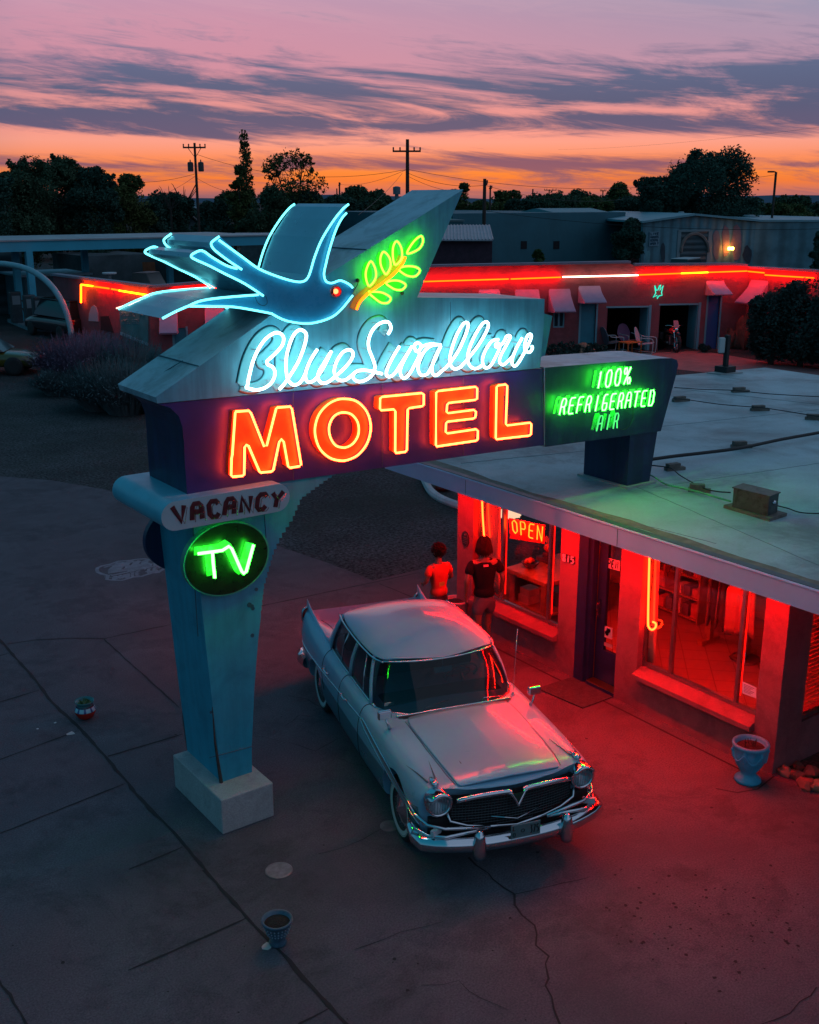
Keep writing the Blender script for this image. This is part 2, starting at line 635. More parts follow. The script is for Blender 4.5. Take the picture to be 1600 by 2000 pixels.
M_gravel = mat('gravel_dirt', (.055, .058, .062), .95, var=.35, vscale=.35, dirt=(.030, .040, .035), dscale=.25, damt=.8, bump=.02, bscale=16, fine=.75, fscale=17, spec=.12)
M_asphalt = mat('asphalt', (.030, .034, .040), .85, var=.3, vscale=.2, dirt=(.05, .055, .06), dscale=.15, damt=.5, bump=.004, bscale=40, fine=.3, fscale=30, spec=.12)
M_joint = mat('joint_filler', (.018, .017, .02), .9)
M_chrome = mat('chrome', (.62, .66, .70), .08, 1.0)
M_alu = mat('dull_aluminium', (.42, .43, .45), .32, 1.0, var=.1, vscale=6)
M_ground = mat('dry_grassland', (.035, .045, .045), .95, var=.5, vscale=.02, dirt=(.06, .05, .04), dscale=.01, damt=.6, spec=.12)
M_paintmark = mat('faded_white_marking', (.19, .21, .25), .8, var=.3, vscale=3, dirt=(.10, .10, .13), dscale=3, damt=.95)

E_script = emat('neon_white_blue', (4.0, 7.4, 8.2))
E_motel = emat('neon_red', (42, 1.7, .34))
E_bird = emat('neon_cyan', (.42, 2.6, 2.9))
E_green = emat('neon_green', (1.0, 34, 1.0))
E_greendim = emat('neon_green_dim', (.12, 1.3, .28))
E_leaf = emat('neon_lime', (1.1, 11, .14))
E_stem = emat('neon_amber', (5.0, .62, .02))
E_eye = emat('lamp_red', (9, .9, .3))

# ------------------------------------------------------------------ ground, pavement
g = MB()
g.box(-900, 3600, -60, 3600, -.6, -.02)
ground = tag(g.build('ground', M_ground), kind='structure')
g = MB()
pts = [(-40, -30), (160, -30), (160, 62), (20, 120), (-40, 120)]
g.poly([(x, y, -.008) for x, y in pts])
tag(g.build('gravel_yard', M_gravel), kind='structure')
# concrete apron
ap = [onZ(*p) for p in [(-500, 905), (-200, 912), (0, 930), (100, 938), (200, 955), (300, 982), (420, 1024), (547, 1068), (640, 1099), (700, 1122), (728, 1134), (800, 1117), (895, 1092)]]
ap += [Vector((12.5, 12.3, 0)), Vector((12.5, -6, 0)), Vector((-12, -6, 0)), Vector((-12, 22, 0))]
g = MB()
g.poly([(p.x, p.y, 0) for p in ap])
pave = tag(tri(g.build('concrete_pavement', M_concrete)), kind='structure')
# joints and cracks
g = MB()
z5 = zpx(0, 1150, 2.857)
z6 = zpx(400, 1650, 1.3333)
z4 = zpx(220, 780, 3.3333)


def crack(px, wd, jag=.018, z=.004, seg=.12, seed=1):
    rr = random.Random(seed)
    P = [onZ(*p, z) for p in px]
    out = []
    wds = []
    for a, b in zip(P, P[1:]):
        n = max(2, int((b - a).length / seg))
        for k in range(n):
            t = k / n
            q = a.lerp(b, t)
            out.append(q + Vector((rr.uniform(-jag, jag), rr.uniform(-jag, jag), 0)))
            wds.append(wd * (1.25 if jag < .007 else .75) * rr.uniform(.6, 1.4))
    out.append(P[-1])
    wds.append(wd * .5)
    g.strip(out, wds)


J = [(z5([(-60, 215), (0, 285), (100, 400), (200, 510), (270, 610), (340, 680), (430, 765), (540, 880), (650, 1010), (760, 1140), (870, 1260), (1000, 1390), (1080, 1490), (1150, 1570)]), .030, .0065),
     (z6([(0, 65), (110, 190), (200, 280), (300, 395), (370, 467), (430, 530)]), .030, .0065),
     (z5([(580, 280), (700, 390), (800, 480), (900, 570), (1000, 662)]), .016, .006),
     (z5([(40, 308), (200, 285), (400, 275), (580, 278), (950, 200)]), .016, .006),
     (z5([(0, 372), (50, 358)]), .016, .005), (z5([(0, 632), (220, 565)]), .016, .005), (z5([(600, 935), (1020, 810)]), .022, .004),
     (z5([(0, 952), (440, 790)]), .016, .004), (z5([(0, 1365), (700, 1085)]), .018, .004), (z5([(720, 1565), (1020, 1440)]), .018, .004),
     ([(400, 1830), (250, 1895)] + z6([(110, 190)])[::-1][:0] + [], .016, .004),
     (z6([(0, 240), (110, 190)]), .018, .004), ([(-40, 1860), (30, 1960), (90, 2060)], .03, .01), (z6([(245, 467), (325, 425)]), .018, .004),
     ([(512, 1183), (570, 1171), (717, 1140), (820, 1118)], .022, .004), ([(741, 1140), (810, 1168)], .016, .004), ([(560, 1068), (650, 1098)], .01, .01),
     (z6([(690, 35), (800, 130), (850, 210), (885, 290), (895, 370), (925, 467), (960, 560)]), .022, .03),
     (z6([(800, 130), (900, 108), (1000, 85)]), .012, .01), (z6([(390, 275), (510, 225), (620, 200)]), .008, .02), (z6([(560, 370), (660, 360), (790, 430)]), .006, .03),
     (z6([(1600, 370), (1520, 430), (1440, 470)]), .012, .03)]
zc = zpx(560, 1140, 2.5)
J += [(zc([(0, 775), (150, 820), (250, 755)]), .012, .025), (zc([(150, 1330), (330, 1260), (480, 1190)]), .008, .03), (zc([(230, 850), (400, 900), (560, 1020)]), .006, .03),
      (z5([(1400, 820), (1500, 830), (1600, 860)]), .006, .02), (zc([(0, 545), (90, 560), (160, 600)]), .010, .03), (zc([(0, 690), (60, 640), (130, 650)]), .007, .03)]
for i, (p, wd, jg) in enumerate(J):
    if len(p) > 1:
        crack(p, wd, jg, seed=i)
# joint along the foot of the office wall, and the seam across the forecourt
g.strip([(9.62, 12.0, .004), (9.60, 9.8, .004), (9.62, 8.6, .004), (9.60, 6.6, .004)], .03)
g.strip([onZ(1398, 1540, .004), onZ(1440, 1548, .004), onZ(1480, 1541, .004), onZ(1512, 1516, .004)], .02)
# pits and chips in the concrete
rr = random.Random(5)


def blot(c, r, z=.004):
    n = 7
    g.poly([(c.x + r * rr.uniform(.5, 1.2) * math.cos(6.283 * k / n), c.y + r * rr.uniform(.5, 1.2) * math.sin(6.283 * k / n), z) for k in range(n)])


for k in range(230):
    if k % 3:
        px, py = rr.uniform(1180, 1560), rr.gauss(1780, 60)
    else:
        px, py = rr.uniform(0, 1600), rr.uniform(1200, 2000)
    blot(onZ(px, py), rr.choice([.006, .008, .01, .012, .02]))
jt = g.build('pavement_joints', M_joint)
jt.parent = pave
# paint splashes left by the planters
g = MB()
for (px, py, r) in [(138, 1433, .055), (108, 1412, .018), (74, 1424, .018), (520, 1849, .06)]:
    blot(onZ(px, py), r, .005)
sp_ = g.build('paint_splashes', M_whitepaint)
sp_.parent = pave

# painted highway shield on the apron
E2 = [(100, 350), (115, 310), (200, 272), (380, 235), (540, 175), (800, 155), (960, 130), (1100, 122), (1230, 145), (1300, 180), (1322, 215), (1310, 260), (1400, 290), (1510, 305),
      (1470, 345), (1380, 405), (1240, 420), (1020, 490), (860, 500), (620, 570), (430, 565), (310, 550), (330, 470), (200, 435), (120, 400)]
zs = zpx(180, 1080, 10.667)
g = MB()
shp = [onZ(*p, .0045) for p in zs(E2)]
g.tube([p for p in shp], .035, 5, closed=True)
q = [onZ(*p, .0045) for p in zs([(430, 500), (1350, 290), (440, 560), (1370, 395)])]
g2 = []
for st in word('ROUTE 66', .3):
    g2.append([Vector(quadmap(q, u, v)) for u, v in st])
for st in g2:
    g.tube(st, .028, 4)
q = [onZ(*p, .0045) for p in zs([(560, 200), (1200, 150), (330, 400), (1220, 280)])]
for st in word('US66', .2):
    g.tube([Vector(quadmap(q, u, v)) for u, v in st], .06, 4)
for a, b in [((400, 470), (1300, 275)), ((330, 420), (1230, 285)), ((250, 300), (560, 215))]:
    g.tube([onZ(*p, .0045) for p in zs([a, b])], .03, 4)
rr = random.Random(8)
cen = sum(shp, Vector()) / len(shp)
for k in range(34):
    a = shp[rr.randrange(len(shp))]
    t = rr.uniform(.0, .95)
    p = cen.lerp(a, t)
    d = Vector((rr.uniform(-1, 1), rr.uniform(-1, 1), 0)) * .10
    g.tube([p, p + d], rr.uniform(.012, .03), 4)
# flatten to a paint film
g.v = [(x, y, .003 + (z - .0045) * .04 + .0015) for x, y, z in g.v]
mk = g.build('road_marking', M_paintmark)
tag(mk, 'faded white highway shield painted flat on the concrete behind the sign pole', 'painted marking')

# round cleanout covers set in the concrete
for nm, px, r, lab in (('cleanout_cover', (545, 1701), .135, 'round pale metal cover in the concrete below the sign plinth'), ('cleanout_cover', (761, 1614), .10, 'small round cover in the concrete beside the front wheel of the old sedan')):
    c = onZ(*px)
    g = MB()
    g.lathe([(r, 0), (r, .008), (r * .9, .012), (r * .86, .009), (0.001, .010)], (c.x, c.y, .001), 28)
    tag(g.build(nm, mat('worn_iron', (.20, .20, .22), .5, .5, var=.3, vscale=12), smooth=False), lab, 'metal cover', 'round covers in the concrete')

# ------------------------------------------------------------------ the motel sign
YS = 9.30                                   # front plane of the sign
DS = .92                                    # its depth
sign = empty('motel_sign', (4.5, YS + .45, 0), 'tall turquoise roadside sign with neon swallow and red MOTEL letters on a tapering pole', 'motel sign')


def S(px, py, dy=0.0):
    return onY(px, py, YS - dy)


def outline(pl, dy=0.0):
    return [S(*p, dy) for p in pl]


# base plinth
g = MB()
a, b = onZ(434, 1629), onZ(534, 1598)
zt = .40
g.box(a.x, b.x + .03, a.y - .02, a.y + 1.16, 0, zt)
pl = g.build('concrete_base', M_block, sign)
bevel(pl, .012, 2)
# pole
YP = YS + .03
rr = random.Random(3)
left = [(434, 1544), (422, 1432), (411, 1339), (399, 1230), (388, 1125), (377, 1020), (371, 955)]
right = [(493.5, 1530), (492, 1458), (497, 1346), (504, 1255), (516, 1150), (535, 1083), (551, 1050), (572, 1018), (590, 975), (640, 938), (664, 922)]
P = [onY(*p, YP) for p in left]
Q = [onY(*p, YP) for p in right]
base_z = .395
P[0].z = base_z
Q[0].z = base_z
# stepped (notched) edge
Q2 = [Q[0]]
for a, b in zip(Q, Q[1:]):
    n = max(1, int((b - a).length / .055))
    for k in range(1, n + 1):
        c = a.lerp(b, k / n)
        if c.z > 2.2:
            Q2.append(Vector((Q2[-1].x, c.y, c.z)))
        Q2.append(c)
poly = P + Q2[::-1]
g = MB()
g.prism(poly, (0, .85, 0))
pole = tri(g.build('pole', M_pole, sign))
# side panels, seams, rust streaks and bolt holes on the pole
g = MB()
for pth in [[(397, 1244), (385, 1243), (352, 1216)], ]:
    pass
seam = [[(377.5, 1029), (381, 1150), (387, 1243)]]
for s_ in seam:
    g.tube([onY(*p, YP - .004) for p in s_], .006, 5)
g.tube([onY(516, 1000, YP - .003), onY(520, 1050, YP - .003)], .004, 5)
g.tube([onY(409, 1480, YP - .003), onY(492, 1458, YP - .003)], .004, 5)
for (px, py, r) in [(500.6, 1151, .020), (487, 1181, .026), (492, 1184, .022), (494, 1188.5, .020), (493, 1241, .022), (412, 1391, .016)]:
    c = onY(px, py, YP)
    g.lathe([(r, 0), (r, .006), (.001, .006)], (0, 0, 0), 10)
    n = 10 * 3
    g.v[-n:] = [(c.x + v[0], YP - v[2], c.z + v[1]) for v in g.v[-n:]]
g.build('seams', M_line, sign)
g = MB()
g.tube([onY(*p, YP - .004) for p in [(415, 1381), (420, 1450), (430, 1515), (434, 1538)]], .016, 6, rads=[.004, .012, .020, .022])
bl = [onY(*p, YP + .85) + Vector((-.01, 0, 0)) for p in [(357, 1336), (362, 1400), (368, 1440), (374, 1478)]]
g.tube([p for p in bl], .02, 6, rads=[.012, .024, .03, .03])
g.build('rust_strip', M_rust, sign)

# upper arrow panel (turquoise)
arrow = [(308, 788), (304, 776), (420, 694), (532, 614), (639, 537), (905, 370), (815, 581), (1064, 584), (1062, 640), (1055, 719)]
A = outline(arrow)
g = MB()
n = len(A)
g.mat(0).poly(A)
g.mat(1).add(A + [p + Vector((0, DS, 0)) for p in A], [(i, i + n, (i + 1) % n + n, (i + 1) % n) for i in range(n)])
g.mat(0).poly([p + Vector((0, DS, 0)) for p in reversed(A)])
up = tri(g.build('upper_panel', [M_turq, M_topmetal], sign))
# folded seams on the sloping top
g = MB()
for p0, sk in ((388, .0), (716, .0)):
    t = (p0 - 304) / (532 - 304) if p0 < 532 else (p0 - 639) / (905 - 639)
    py = 776 + (614 - 776) * t if p0 < 532 else 537 + (370 - 537) * t
    c = S(p0, py)
    g.tube([c + Vector((0, .0, .006)), c + Vector((.0, DS, .006))], .006, 5)
c = S(372, 728)
g.tube([c + Vector((-.08, .45, -.05)), c + Vector((.08, .33, .068))], .005, 5)
g.build('seam', M_line, sign)
# small fin at the right end, set back
g = MB()
fin = [(1050, 610), (1062, 612), (1079, 617), (1075, 640), (1065, 694), (1050, 700)]
g.prism([onY(*p, YS + .10) for p in fin], (0, DS - .2, 0))
g.build('end_fin', M_turq, sign)
# lower navy panel with the flared left edge
low = [(309, 789), (333, 797), (349, 812), (357, 835), (360, 870), (362, 915), (366, 967), (1063, 869), (1059.5, 719.5)]
A = [onY(*p, YS + .012) for p in low]
n = len(A)
g = MB()
g.mat(0).poly(A)
g.mat(1).add(A + [p + Vector((0, DS - .024, 0)) for p in A], [(i, i + n, (i + 1) % n + n, (i + 1) % n) for i in range(n)])
g.mat(0).poly([p + Vector((0, DS - .024, 0)) for p in reversed(A)])
tri(g.build('lower_panel', [M_navy, M_dteal], sign))
# side panel over the office roof and its column
ac = [(1064.5, 718), (1290, 700), (1312, 699.5), (1322, 703), (1325, 712), (1320, 735), (1291, 842), (1064.5, 873)]
A = [onY(*p, YS + .014) for p in ac]
n = len(A)
g = MB()
g.mat(0).poly(A)
g.mat(1).add(A + [p + Vector((0, DS - .05, 0)) for p in A], [(i, i + n, (i + 1) % n + n, (i + 1) % n) for i in range(n)])
g.mat(0).poly([p + Vector((0, DS - .05, 0)) for p in reversed(A)])
tri(g.build('side_panel', [M_dteal, M_topmetal], sign))
g = MB()
zt = A[-2].z + .012
x0 = onY(1225, 947, YS + .06).x
xr = onY(1268, 941, YS + .06).x
col = [Vector((x0, YS + .06, 2.66)), Vector((xr, YS + .06, 2.66)), Vector((A[-2].x - .012, YS + .06, zt)), Vector((x0, YS + .06, zt - .004))]
g.prism(col, (0, DS - .12, 0))
g.build('support_column', M_dteal, sign)
g = MB()
g.box(x0 - .06, xr + .07, YS, YS + DS, 2.655, 2.69)
g.build('column_flashing', mat('roof_flashing', (.33, .34, .34), .7, var=.2), sign)
# panel joints
g = MB()
for pp in [[(1063.6, 718), (1063.6, 871)]]:
    g.tube([S(*p, .001) for p in pp], .006, 5)
for pp in [[(573, 633), (573, 640)], [(600, 633), (600, 640)]]:
    g.tube([S(*p, .002) for p in pp], .003, 4)
g.build('panel_joint', M_turq, sign)


def flat(mb, y0, k=.05):
    mb.v = [(x, y0 + (y - y0) * k, z) for x, y, z in mb.v]
    return mb


# --- script lettering
zB = zpx(460, 610, 5)
zW = zpx(680, 610, 4)
script = [
    zB([(100, 735), (115, 720), (140, 600), (175, 470), (230, 350), (300, 255), (380, 203), (435, 205), (470, 245), (462, 310), (420, 370), (350, 440), (311, 475), (315, 510), (358, 530), (385, 575), (378, 640), (340, 700), (270, 745), (190, 757), (105, 735)]),
    zB([(430, 752), (495, 675), (600, 510), (660, 370), (690, 260), (688, 205), (650, 174), (605, 182), (558, 240), (520, 340), (497, 450), (497, 580), (515, 660), (560, 705), (612, 700), (655, 655), (680, 605)]),
    zB([(800, 362), (735, 465), (692, 570), (685, 640), (712, 682), (762, 668), (812, 615), (870, 520), (938, 378)]),
    zB([(938, 378), (862, 500), (812, 590), (812, 655), (850, 692), (905, 680), (965, 635), (1050, 560), (1120, 480), (1150, 415), (1135, 375), (1095, 367), (1040, 400), (985, 490), (965, 570), (980, 630), (1020, 663), (1075, 660), (1130, 620), (1165, 592)]),
    zB([(1490, 215), (1518, 160), (1503, 105), (1460, 92), (1390, 120), (1330, 190), (1300, 280), (1305, 360), (1340, 450), (1362, 530), (1342, 600), (1295, 648), (1230, 675), (1180, 668), (1150, 635), (1163, 592), (1210, 568), (1290, 568), (1370, 585), (1432, 600)]),
    zW([(402, 265), (348, 355), (307, 440), (300, 487), (325, 503), (365, 475), (415, 400), (500, 265)]),
    zW([(500, 265), (440, 370), (411, 440), (412, 490), (440, 515), (480, 480), (528, 395), (560, 320), (530, 300), (518, 262), (540, 238), (568, 255), (565, 285), (545, 305)]),
    zW([(568, 275), (600, 258), (650, 248), (725, 255)]),
    zW([(700, 252), (650, 262), (600, 300), (560, 375), (547, 440), (565, 485), (600, 490), (640, 450), (725, 262)]),
    zW([(725, 262), (682, 350), (655, 430), (662, 480), (692, 492), (730, 460), (765, 432)]),
    zW([(765, 432), (845, 330), (905, 210), (938, 110), (930, 80), (900, 92), (850, 175), (812, 280), (795, 360), (805, 420), (840, 443), (882, 425)]),
    zW([(882, 425), (930, 370), (1010, 270), (1068, 175), (1095, 112), (1087, 76), (1052, 88), (1000, 165), (955, 262), (935, 340), (942, 400), (980, 438), (1020, 432), (1055, 405)]),
    zW([(1175, 212), (1125, 225), (1075, 295), (1050, 375), (1070, 432), (1110, 420), (1150, 355), (1183, 280), (1175, 242), (1152, 250), (1160, 272), (1195, 255)]),
    zW([(1195, 255), (1220, 225), (1240, 186), (1268, 190), (1232, 265), (1195, 335), (1183, 385), (1210, 410), (1245, 385), (1285, 345)]),
    zW([(1360, 200), (1320, 272), (1287, 350), (1282, 400), (1305, 420), (1340, 380), (1392, 285), (1432, 195), (1422, 170), (1398, 190), (1380, 255), (1388, 300), (1418, 312), (1440, 282), (1435, 262)])]
DT = .13                                     # stand-off of the script tubes
lett = MB()
bk = MB()
bo = MB()
for st in script:
    P = spline([S(*p, DT) for p in st], 5)
    lett.tube(P, .0145, 8)
    F = [Vector((p.x, YS - .006, p.z)) for p in P]
    bk.tube(F, .053, 8)
    F = [Vector((p.x, YS - .003, p.z)) for p in P]
    bo.tube(F, .062, 8)
flat(bk, YS - .006)
flat(bo, YS - .003, .02)
bo.build('letter_outline', M_line, sign, smooth=True)
bk.build('painted_lettering', M_lblue, sign, smooth=True)
sup = MB()
for st in script:
    P = spline([S(*p, DT) for p in st], 5)
    for p in P[3::16]:
        sup.tube([p, Vector((p.x, YS - .004, p.z))], .006, 5)
sup.build('tube_support', mat('support_glass', (.30, .45, .48), .3), sign)
g = MB()
for (pa, pb) in [((747, 748), (747, 912)), ((573, 762), (573, 938)), ((905, 733), (905, 889)), ((880, 590), (880, 733)), ((520, 660), (520, 640))]:
    g.tube([S(*pa, .0005), S(*pb, .0005)], .0035, 4)
g.build('seam', M_line, sign)
lett.build('script_neon_tube', E_script, sign, smooth=True)

# --- MOTEL letters
zM = zpx(430, 730, 5)
zT = zpx(730, 730, 4.706)
ML = {
    'm': [zM([(150, 370), (280, 361), (303, 388), (430, 710), (455, 705), (548, 340), (560, 330), (685, 321), (702, 345), (792, 890), (775, 903), (685, 918), (665, 905), (622, 665), (600, 640), (578, 665), (520, 940), (500, 955), (400, 965), (385, 955), (278, 705), (258, 695), (240, 715), (235, 985), (218, 997), (125, 1006), (108, 990), (112, 830), (120, 790), (148, 385)])],
    'o': [zM([(1220, 245), (1330, 268), (1420, 350), (1465, 460), (1468, 570), (1430, 690), (1350, 790), (1250, 840), (1170, 848), (1070, 820), (980, 740), (935, 630), (928, 520), (965, 400), (1040, 310), (1130, 258)]),
          zM([(1210, 378), (1280, 395), (1335, 455), (1355, 530), (1345, 610), (1300, 680), (1240, 716), (1190, 720), (1130, 700), (1085, 640), (1065, 570), (1068, 500), (1100, 430), (1150, 390)])],
    't': [zT([(60, 225), (80, 212), (440, 178), (460, 190), (460, 285), (445, 298), (330, 315), (312, 330), (305, 700), (290, 718), (205, 728), (198, 715), (200, 345), (185, 327), (70, 336), (58, 320)])],
    'e': [zT([(575, 172), (600, 158), (935, 120), (952, 135), (950, 230), (930, 240), (690, 268), (675, 285), (670, 350), (685, 362), (920, 332), (940, 350), (935, 400), (915, 412), (680, 440), (665, 455), (662, 535), (680, 548), (940, 510), (958, 525), (955, 605), (940, 615), (580, 668), (572, 655)])],
    'l': [zT([(1130, 120), (1145, 108), (1210, 98), (1228, 112), (1215, 460), (1228, 475), (1435, 450), (1450, 465), (1445, 555), (1430, 568), (1130, 602), (1122, 590)])]}
DM = .105
for k, loops in ML.items():
    c = S(*loops[0][0])
    lt = None
    P3 = [[S(*p, DM) for p in lp] for lp in loops]
    if k == 'o':
        P3 = [spline(lp, 4, True) for lp in P3]
    # the open-topped letter box: rim walls and an orange face
    g = MB()
    fy = YS - .055
    outer = [Vector((p.x, fy, p.z)) for p in P3[0]]
    bm = bmesh.new()
    for lp in P3:
        vs = [bm.verts.new((p.x, fy, p.z)) for p in lp]
        for i in range(len(vs)):
            bm.edges.new((vs[i], vs[(i + 1) % len(vs)]))
    bmesh.ops.triangle_fill(bm, use_beauty=True, use_dissolve=False, edges=bm.edges[:])
    bm.verts.index_update()
    base = len(g.v)
    g.v += [tuple(v.co) for v in bm.verts]
    for f in bm.faces:
        g.f.append(tuple(v.index for v in f.verts))
        g.mi.append(0)
    bm.free()
    for lp in P3:
        n = len(lp)
        g.add([(p.x, fy, p.z) for p in lp] + [(p.x, YS + .02, p.z) for p in lp], [(i, (i + 1) % n, (i + 1) % n + n, i + n) for i in range(n)])
    lt = g.build('letter_box', M_letter, sign)
    g = MB()
    for lp in P3:
        g.tube(lp, .0115, 8, closed=True)
    g.build('neon_tube', E_motel, lt, smooth=True)

# --- refrigerated air lettering
zA = zpx(1070, 700, 6.154)


def neonword(name, txt, quad, em, r, dy, back, br, gap=.25, prnt=sign, y0=None, zz=None, mb2=None):
    y0 = YS + .014 if y0 is None else y0
    q_ = [onY(*p, y0 - dy) for p in zz(quad)]
    g_ = MB()
    b_ = MB()
    for st in word(txt, gap):
        P_ = [Vector(quadmap(q_, u, v)) for u, v in st]
        g_.tube(P_, r, 7)
        b_.tube([Vector((p.x, y0 - .006, p.z)) for p in P_], br, 7)
    flat(b_, y0 - .006)
    if back:
        b_.build('painted_lettering', back, prnt)
    return g_.build(name, em, prnt, smooth=True)


M_lime = mat('letter_lime_paint', (.12, .40, .10), .5, var=.3, vscale=25, dirt=(.20, .28, .42), dscale=14, damt=.9)
neonword('neon_lettering', '100%', [(590, 165), (1000, 105), (565, 365), (990, 300)], E_green, .0105, .10, M_lime, .022, .3, zz=zA)
neonword('neon_lettering', 'REFRIGERATED', [(160, 488), (1292, 378), (135, 678), (1275, 560)], E_green, .0095, .10, M_lime, .019, .26, zz=zA)
neonword('neon_lettering', 'AIR', [(610, 695), (865, 655), (585, 875), (850, 835)], E_greendim, .0085, .08, mat('letter_green_paint', (.06, .45, .12), .5, var=.3, vscale=20), .03, .45, zz=zA)
g = MB()
g.tube(spline([onY(*p, YS - .03) for p in zA([(1020, 570), (1025, 680), (990, 790), (940, 845), (890, 855), (850, 835)])], 4), .004, 5)
g.build('lead_wire', M_dark, sign)

# --- vacancy capsule through the pole
zV = zpx(240, 920, 3.81)
yv = YS - .16
cl = onY(*zV([(392, 322)])[0], yv)
cr = onY(*zV([(1150, 213)])[0], yv)
tp = onY(*zV([(392, 212)])[0], yv)
rv = (tp - cl).length
zc_ = (cl.z + cr.z) / 2
g = MB()
st = []
for k in range(13):
    a = math.pi / 2 + math.pi * k / 12
    st.append(Vector((cl.x + rv * math.cos(a), yv, zc_ + rv * math.sin(a))))
for k in range(13):
    a = -math.pi / 2 + math.pi * k / 12
    st.append(Vector((cr.x + rv * math.cos(a), yv, zc_ + rv * math.sin(a))))
n = len(st)
Y2 = Vector((0, DS + .30, 0))
g.mat(0).poly(st)
g.mat(1).add(st + [p + Y2 for p in st], [(i, i + n, (i + 1) % n + n, (i + 1) % n) for i in range(n)])
g.mat(0).poly([p + Y2 for p in reversed(st)])
vac = g.build('vacancy_box', [mat('vacancy_white_panel', (.42, .50, .54), .5, var=.08), mat('vacancy_case_blue', (.09, .42, .55), .35, var=.1)], sign, smooth=False)
for p_ in vac.data.polygons:
    p_.use_smooth = len(p_.vertices) == 4
q = [onY(*p, yv - .004) for p in zV([(362, 268), (1205, 150), (395, 385), (1180, 262)])]
g, t2 = MB(), MB()
for st_ in word('VACANCY', .28):
    P = [Vector(quadmap(q, u, v)) for u, v in st_]
    g.tube(P, .026, 6)
    rr = random.Random(int(P[0].x * 1000))
    t2.tube([p + Vector((.012, -.045, -.01)) for p in P], .006, 6)
flat(g, yv - .004, .08)
g.build('painted_lettering', mat('lettering_maroon', (.10, .008, .014), .5, var=.3, vscale=20), vac)
t2.build('unlit_tube', glassmat('clear_tube_glass', (.75, .62, .6)), vac, smooth=True)

# --- TV oval (both faces)
eL, eR, eT, eB = (361.5, 1100), (528.5, 1079), (440, 1023), (452, 1163)
yt = YP - .075
c = onY(444, 1092, yt)
rx = (onY(*eR, yt).x - onY(*eL, yt).x) / 2
rz_ = (onY(*eT, yt).z - onY(*eB, yt).z) / 2


def oval(y0, s_, rxx, rzz, n=56):
    return [Vector((c.x + rxx * math.cos(6.2832 * k / n), y0, c.z + rzz * math.sin(6.2832 * k / n))) for k in range(n)]


def disc(y0, depth):
    g = MB()
    g.mat(1).prism(oval(y0, 1, rx, rz_), (0, depth, 0))
    g.mat(0).prism(oval(y0 - .003 if depth > 0 else y0 + .003, 1, rx * .965, rz_ * .965), (0, depth * .4, 0))
    return g.build('oval_plate', [mat('oval_black_green', (.004, .008, .005), .3, var=.4, vscale=8), mat('oval_rim_green', (.05, .30, .24), .4) if depth > 0 else M_dteal], sign)


ov = disc(yt, .075)
disc(YP + .85 + .075, -.075)
tvt = [zV([(560, 615), (660, 602), (742, 590), (790, 560), (812, 580), (885, 745), (900, 762), (918, 748), (973, 548)]), zV([(668, 603), (672, 680), (685, 795)])]
g, b_ = MB(), MB()
for s_ in tvt:
    P = [onY(*p, yt - .10) for p in s_]
    g.tube(P, .0165, 8)
    b_.tube([Vector((p.x, yt - .008, p.z)) for p in P], .045, 7)
flat(b_, yt - .008)
b_.build('painted_lettering', M_lime, ov)
g.build('neon_tube', E_green, ov, smooth=True)

# --- olive branch
zL = zpx(620, 350, 3.2)
leaves = [[(320, 665), (303, 610), (308, 560), (335, 513), (362, 560), (366, 610), (345, 650)], [(425, 592), (398, 540), (395, 490), (415, 453), (450, 490), (458, 540), (442, 580)],
          [(482, 530), (472, 480), (475, 420), (497, 388), (525, 430), (528, 490), (502, 528)], [(562, 465), (575, 430), (612, 380), (650, 355), (660, 390), (640, 430), (600, 455)],
          [(508, 560), (550, 545), (610, 548), (641, 570), (615, 605), (570, 605), (530, 585)], [(430, 650), (460, 635), (510, 635), (552, 660), (530, 690), (490, 690), (455, 672)],
          [(322, 710), (350, 703), (410, 710), (458, 742), (440, 772), (400, 772), (360, 745)]]
g, b_ = MB(), MB()
for lf in leaves:
    P = spline([S(*p, .08) for p in zL(lf)], 4, True)
    g.tube(P, .0115, 7, closed=True)
    n = len(P)
    b_.prism([Vector((p.x, YS - .004, p.z)) for p in P], (0, .002, 0))
g.build('leaf_neon_tube', E_leaf, sign, smooth=True)
b_.build('painted_leaves', mat('leaf_green_paint', (.05, .42, .05), .5, var=.2, vscale=10), sign)
stem = zL([(245, 815), (265, 770), (300, 730), (350, 690), (420, 640), (480, 590), (530, 530), (550, 485)])
g = MB()
P = spline([S(*p, .08) for p in stem], 5)
g.tube(P, .014, 8)
g.build('stem_neon_tube', E_stem, sign, smooth=True)
g = MB()
P = [Vector((p.x, YS - .006, p.z)) for p in P]
g.tube(P, .04, 6)
flat(g, YS - .006)
g.build('painted_stem', mat('stem_brown_paint', (.35, .18, .03), .5, var=.2, vscale=10), sign)

# --- the swallow
YB, DB = YS - .10, .97
bird_px = [(691, 566), (681.5, 556), (665, 549), (646, 555), (635, 550), (632, 535), (636, 515), (642.5, 488), (655.5, 448), (670, 420), (681, 398),
           (670, 404), (652, 428), (629.5, 464), (615, 499.5), (604, 537), (592, 549), (577, 550), (545, 541), (506, 525), (473.5, 501), (430, 462),
           (413, 474), (414, 484), (424, 494), (447, 510), (470, 527), (462, 524), (441, 516), (396, 489.5), (377, 494), (374, 503), (386, 510), (410, 520), (436, 534), (477.5, 553), (514, 577),
           (504, 575), (457, 579), (407, 584.5), (387, 589), (370, 596), (345, 607), (317, 622), (372, 599), (415, 598.5), (457, 599.5), (498, 606), (531, 613),
           (561, 626), (603.5, 631), (642.5, 621), (665, 604), (688, 576)]
g = MB()
A = [onY(*p, YB) for p in bird_px]
n = len(A)
Yd = Vector((0, DB, 0))
g.mat(0).poly(A)
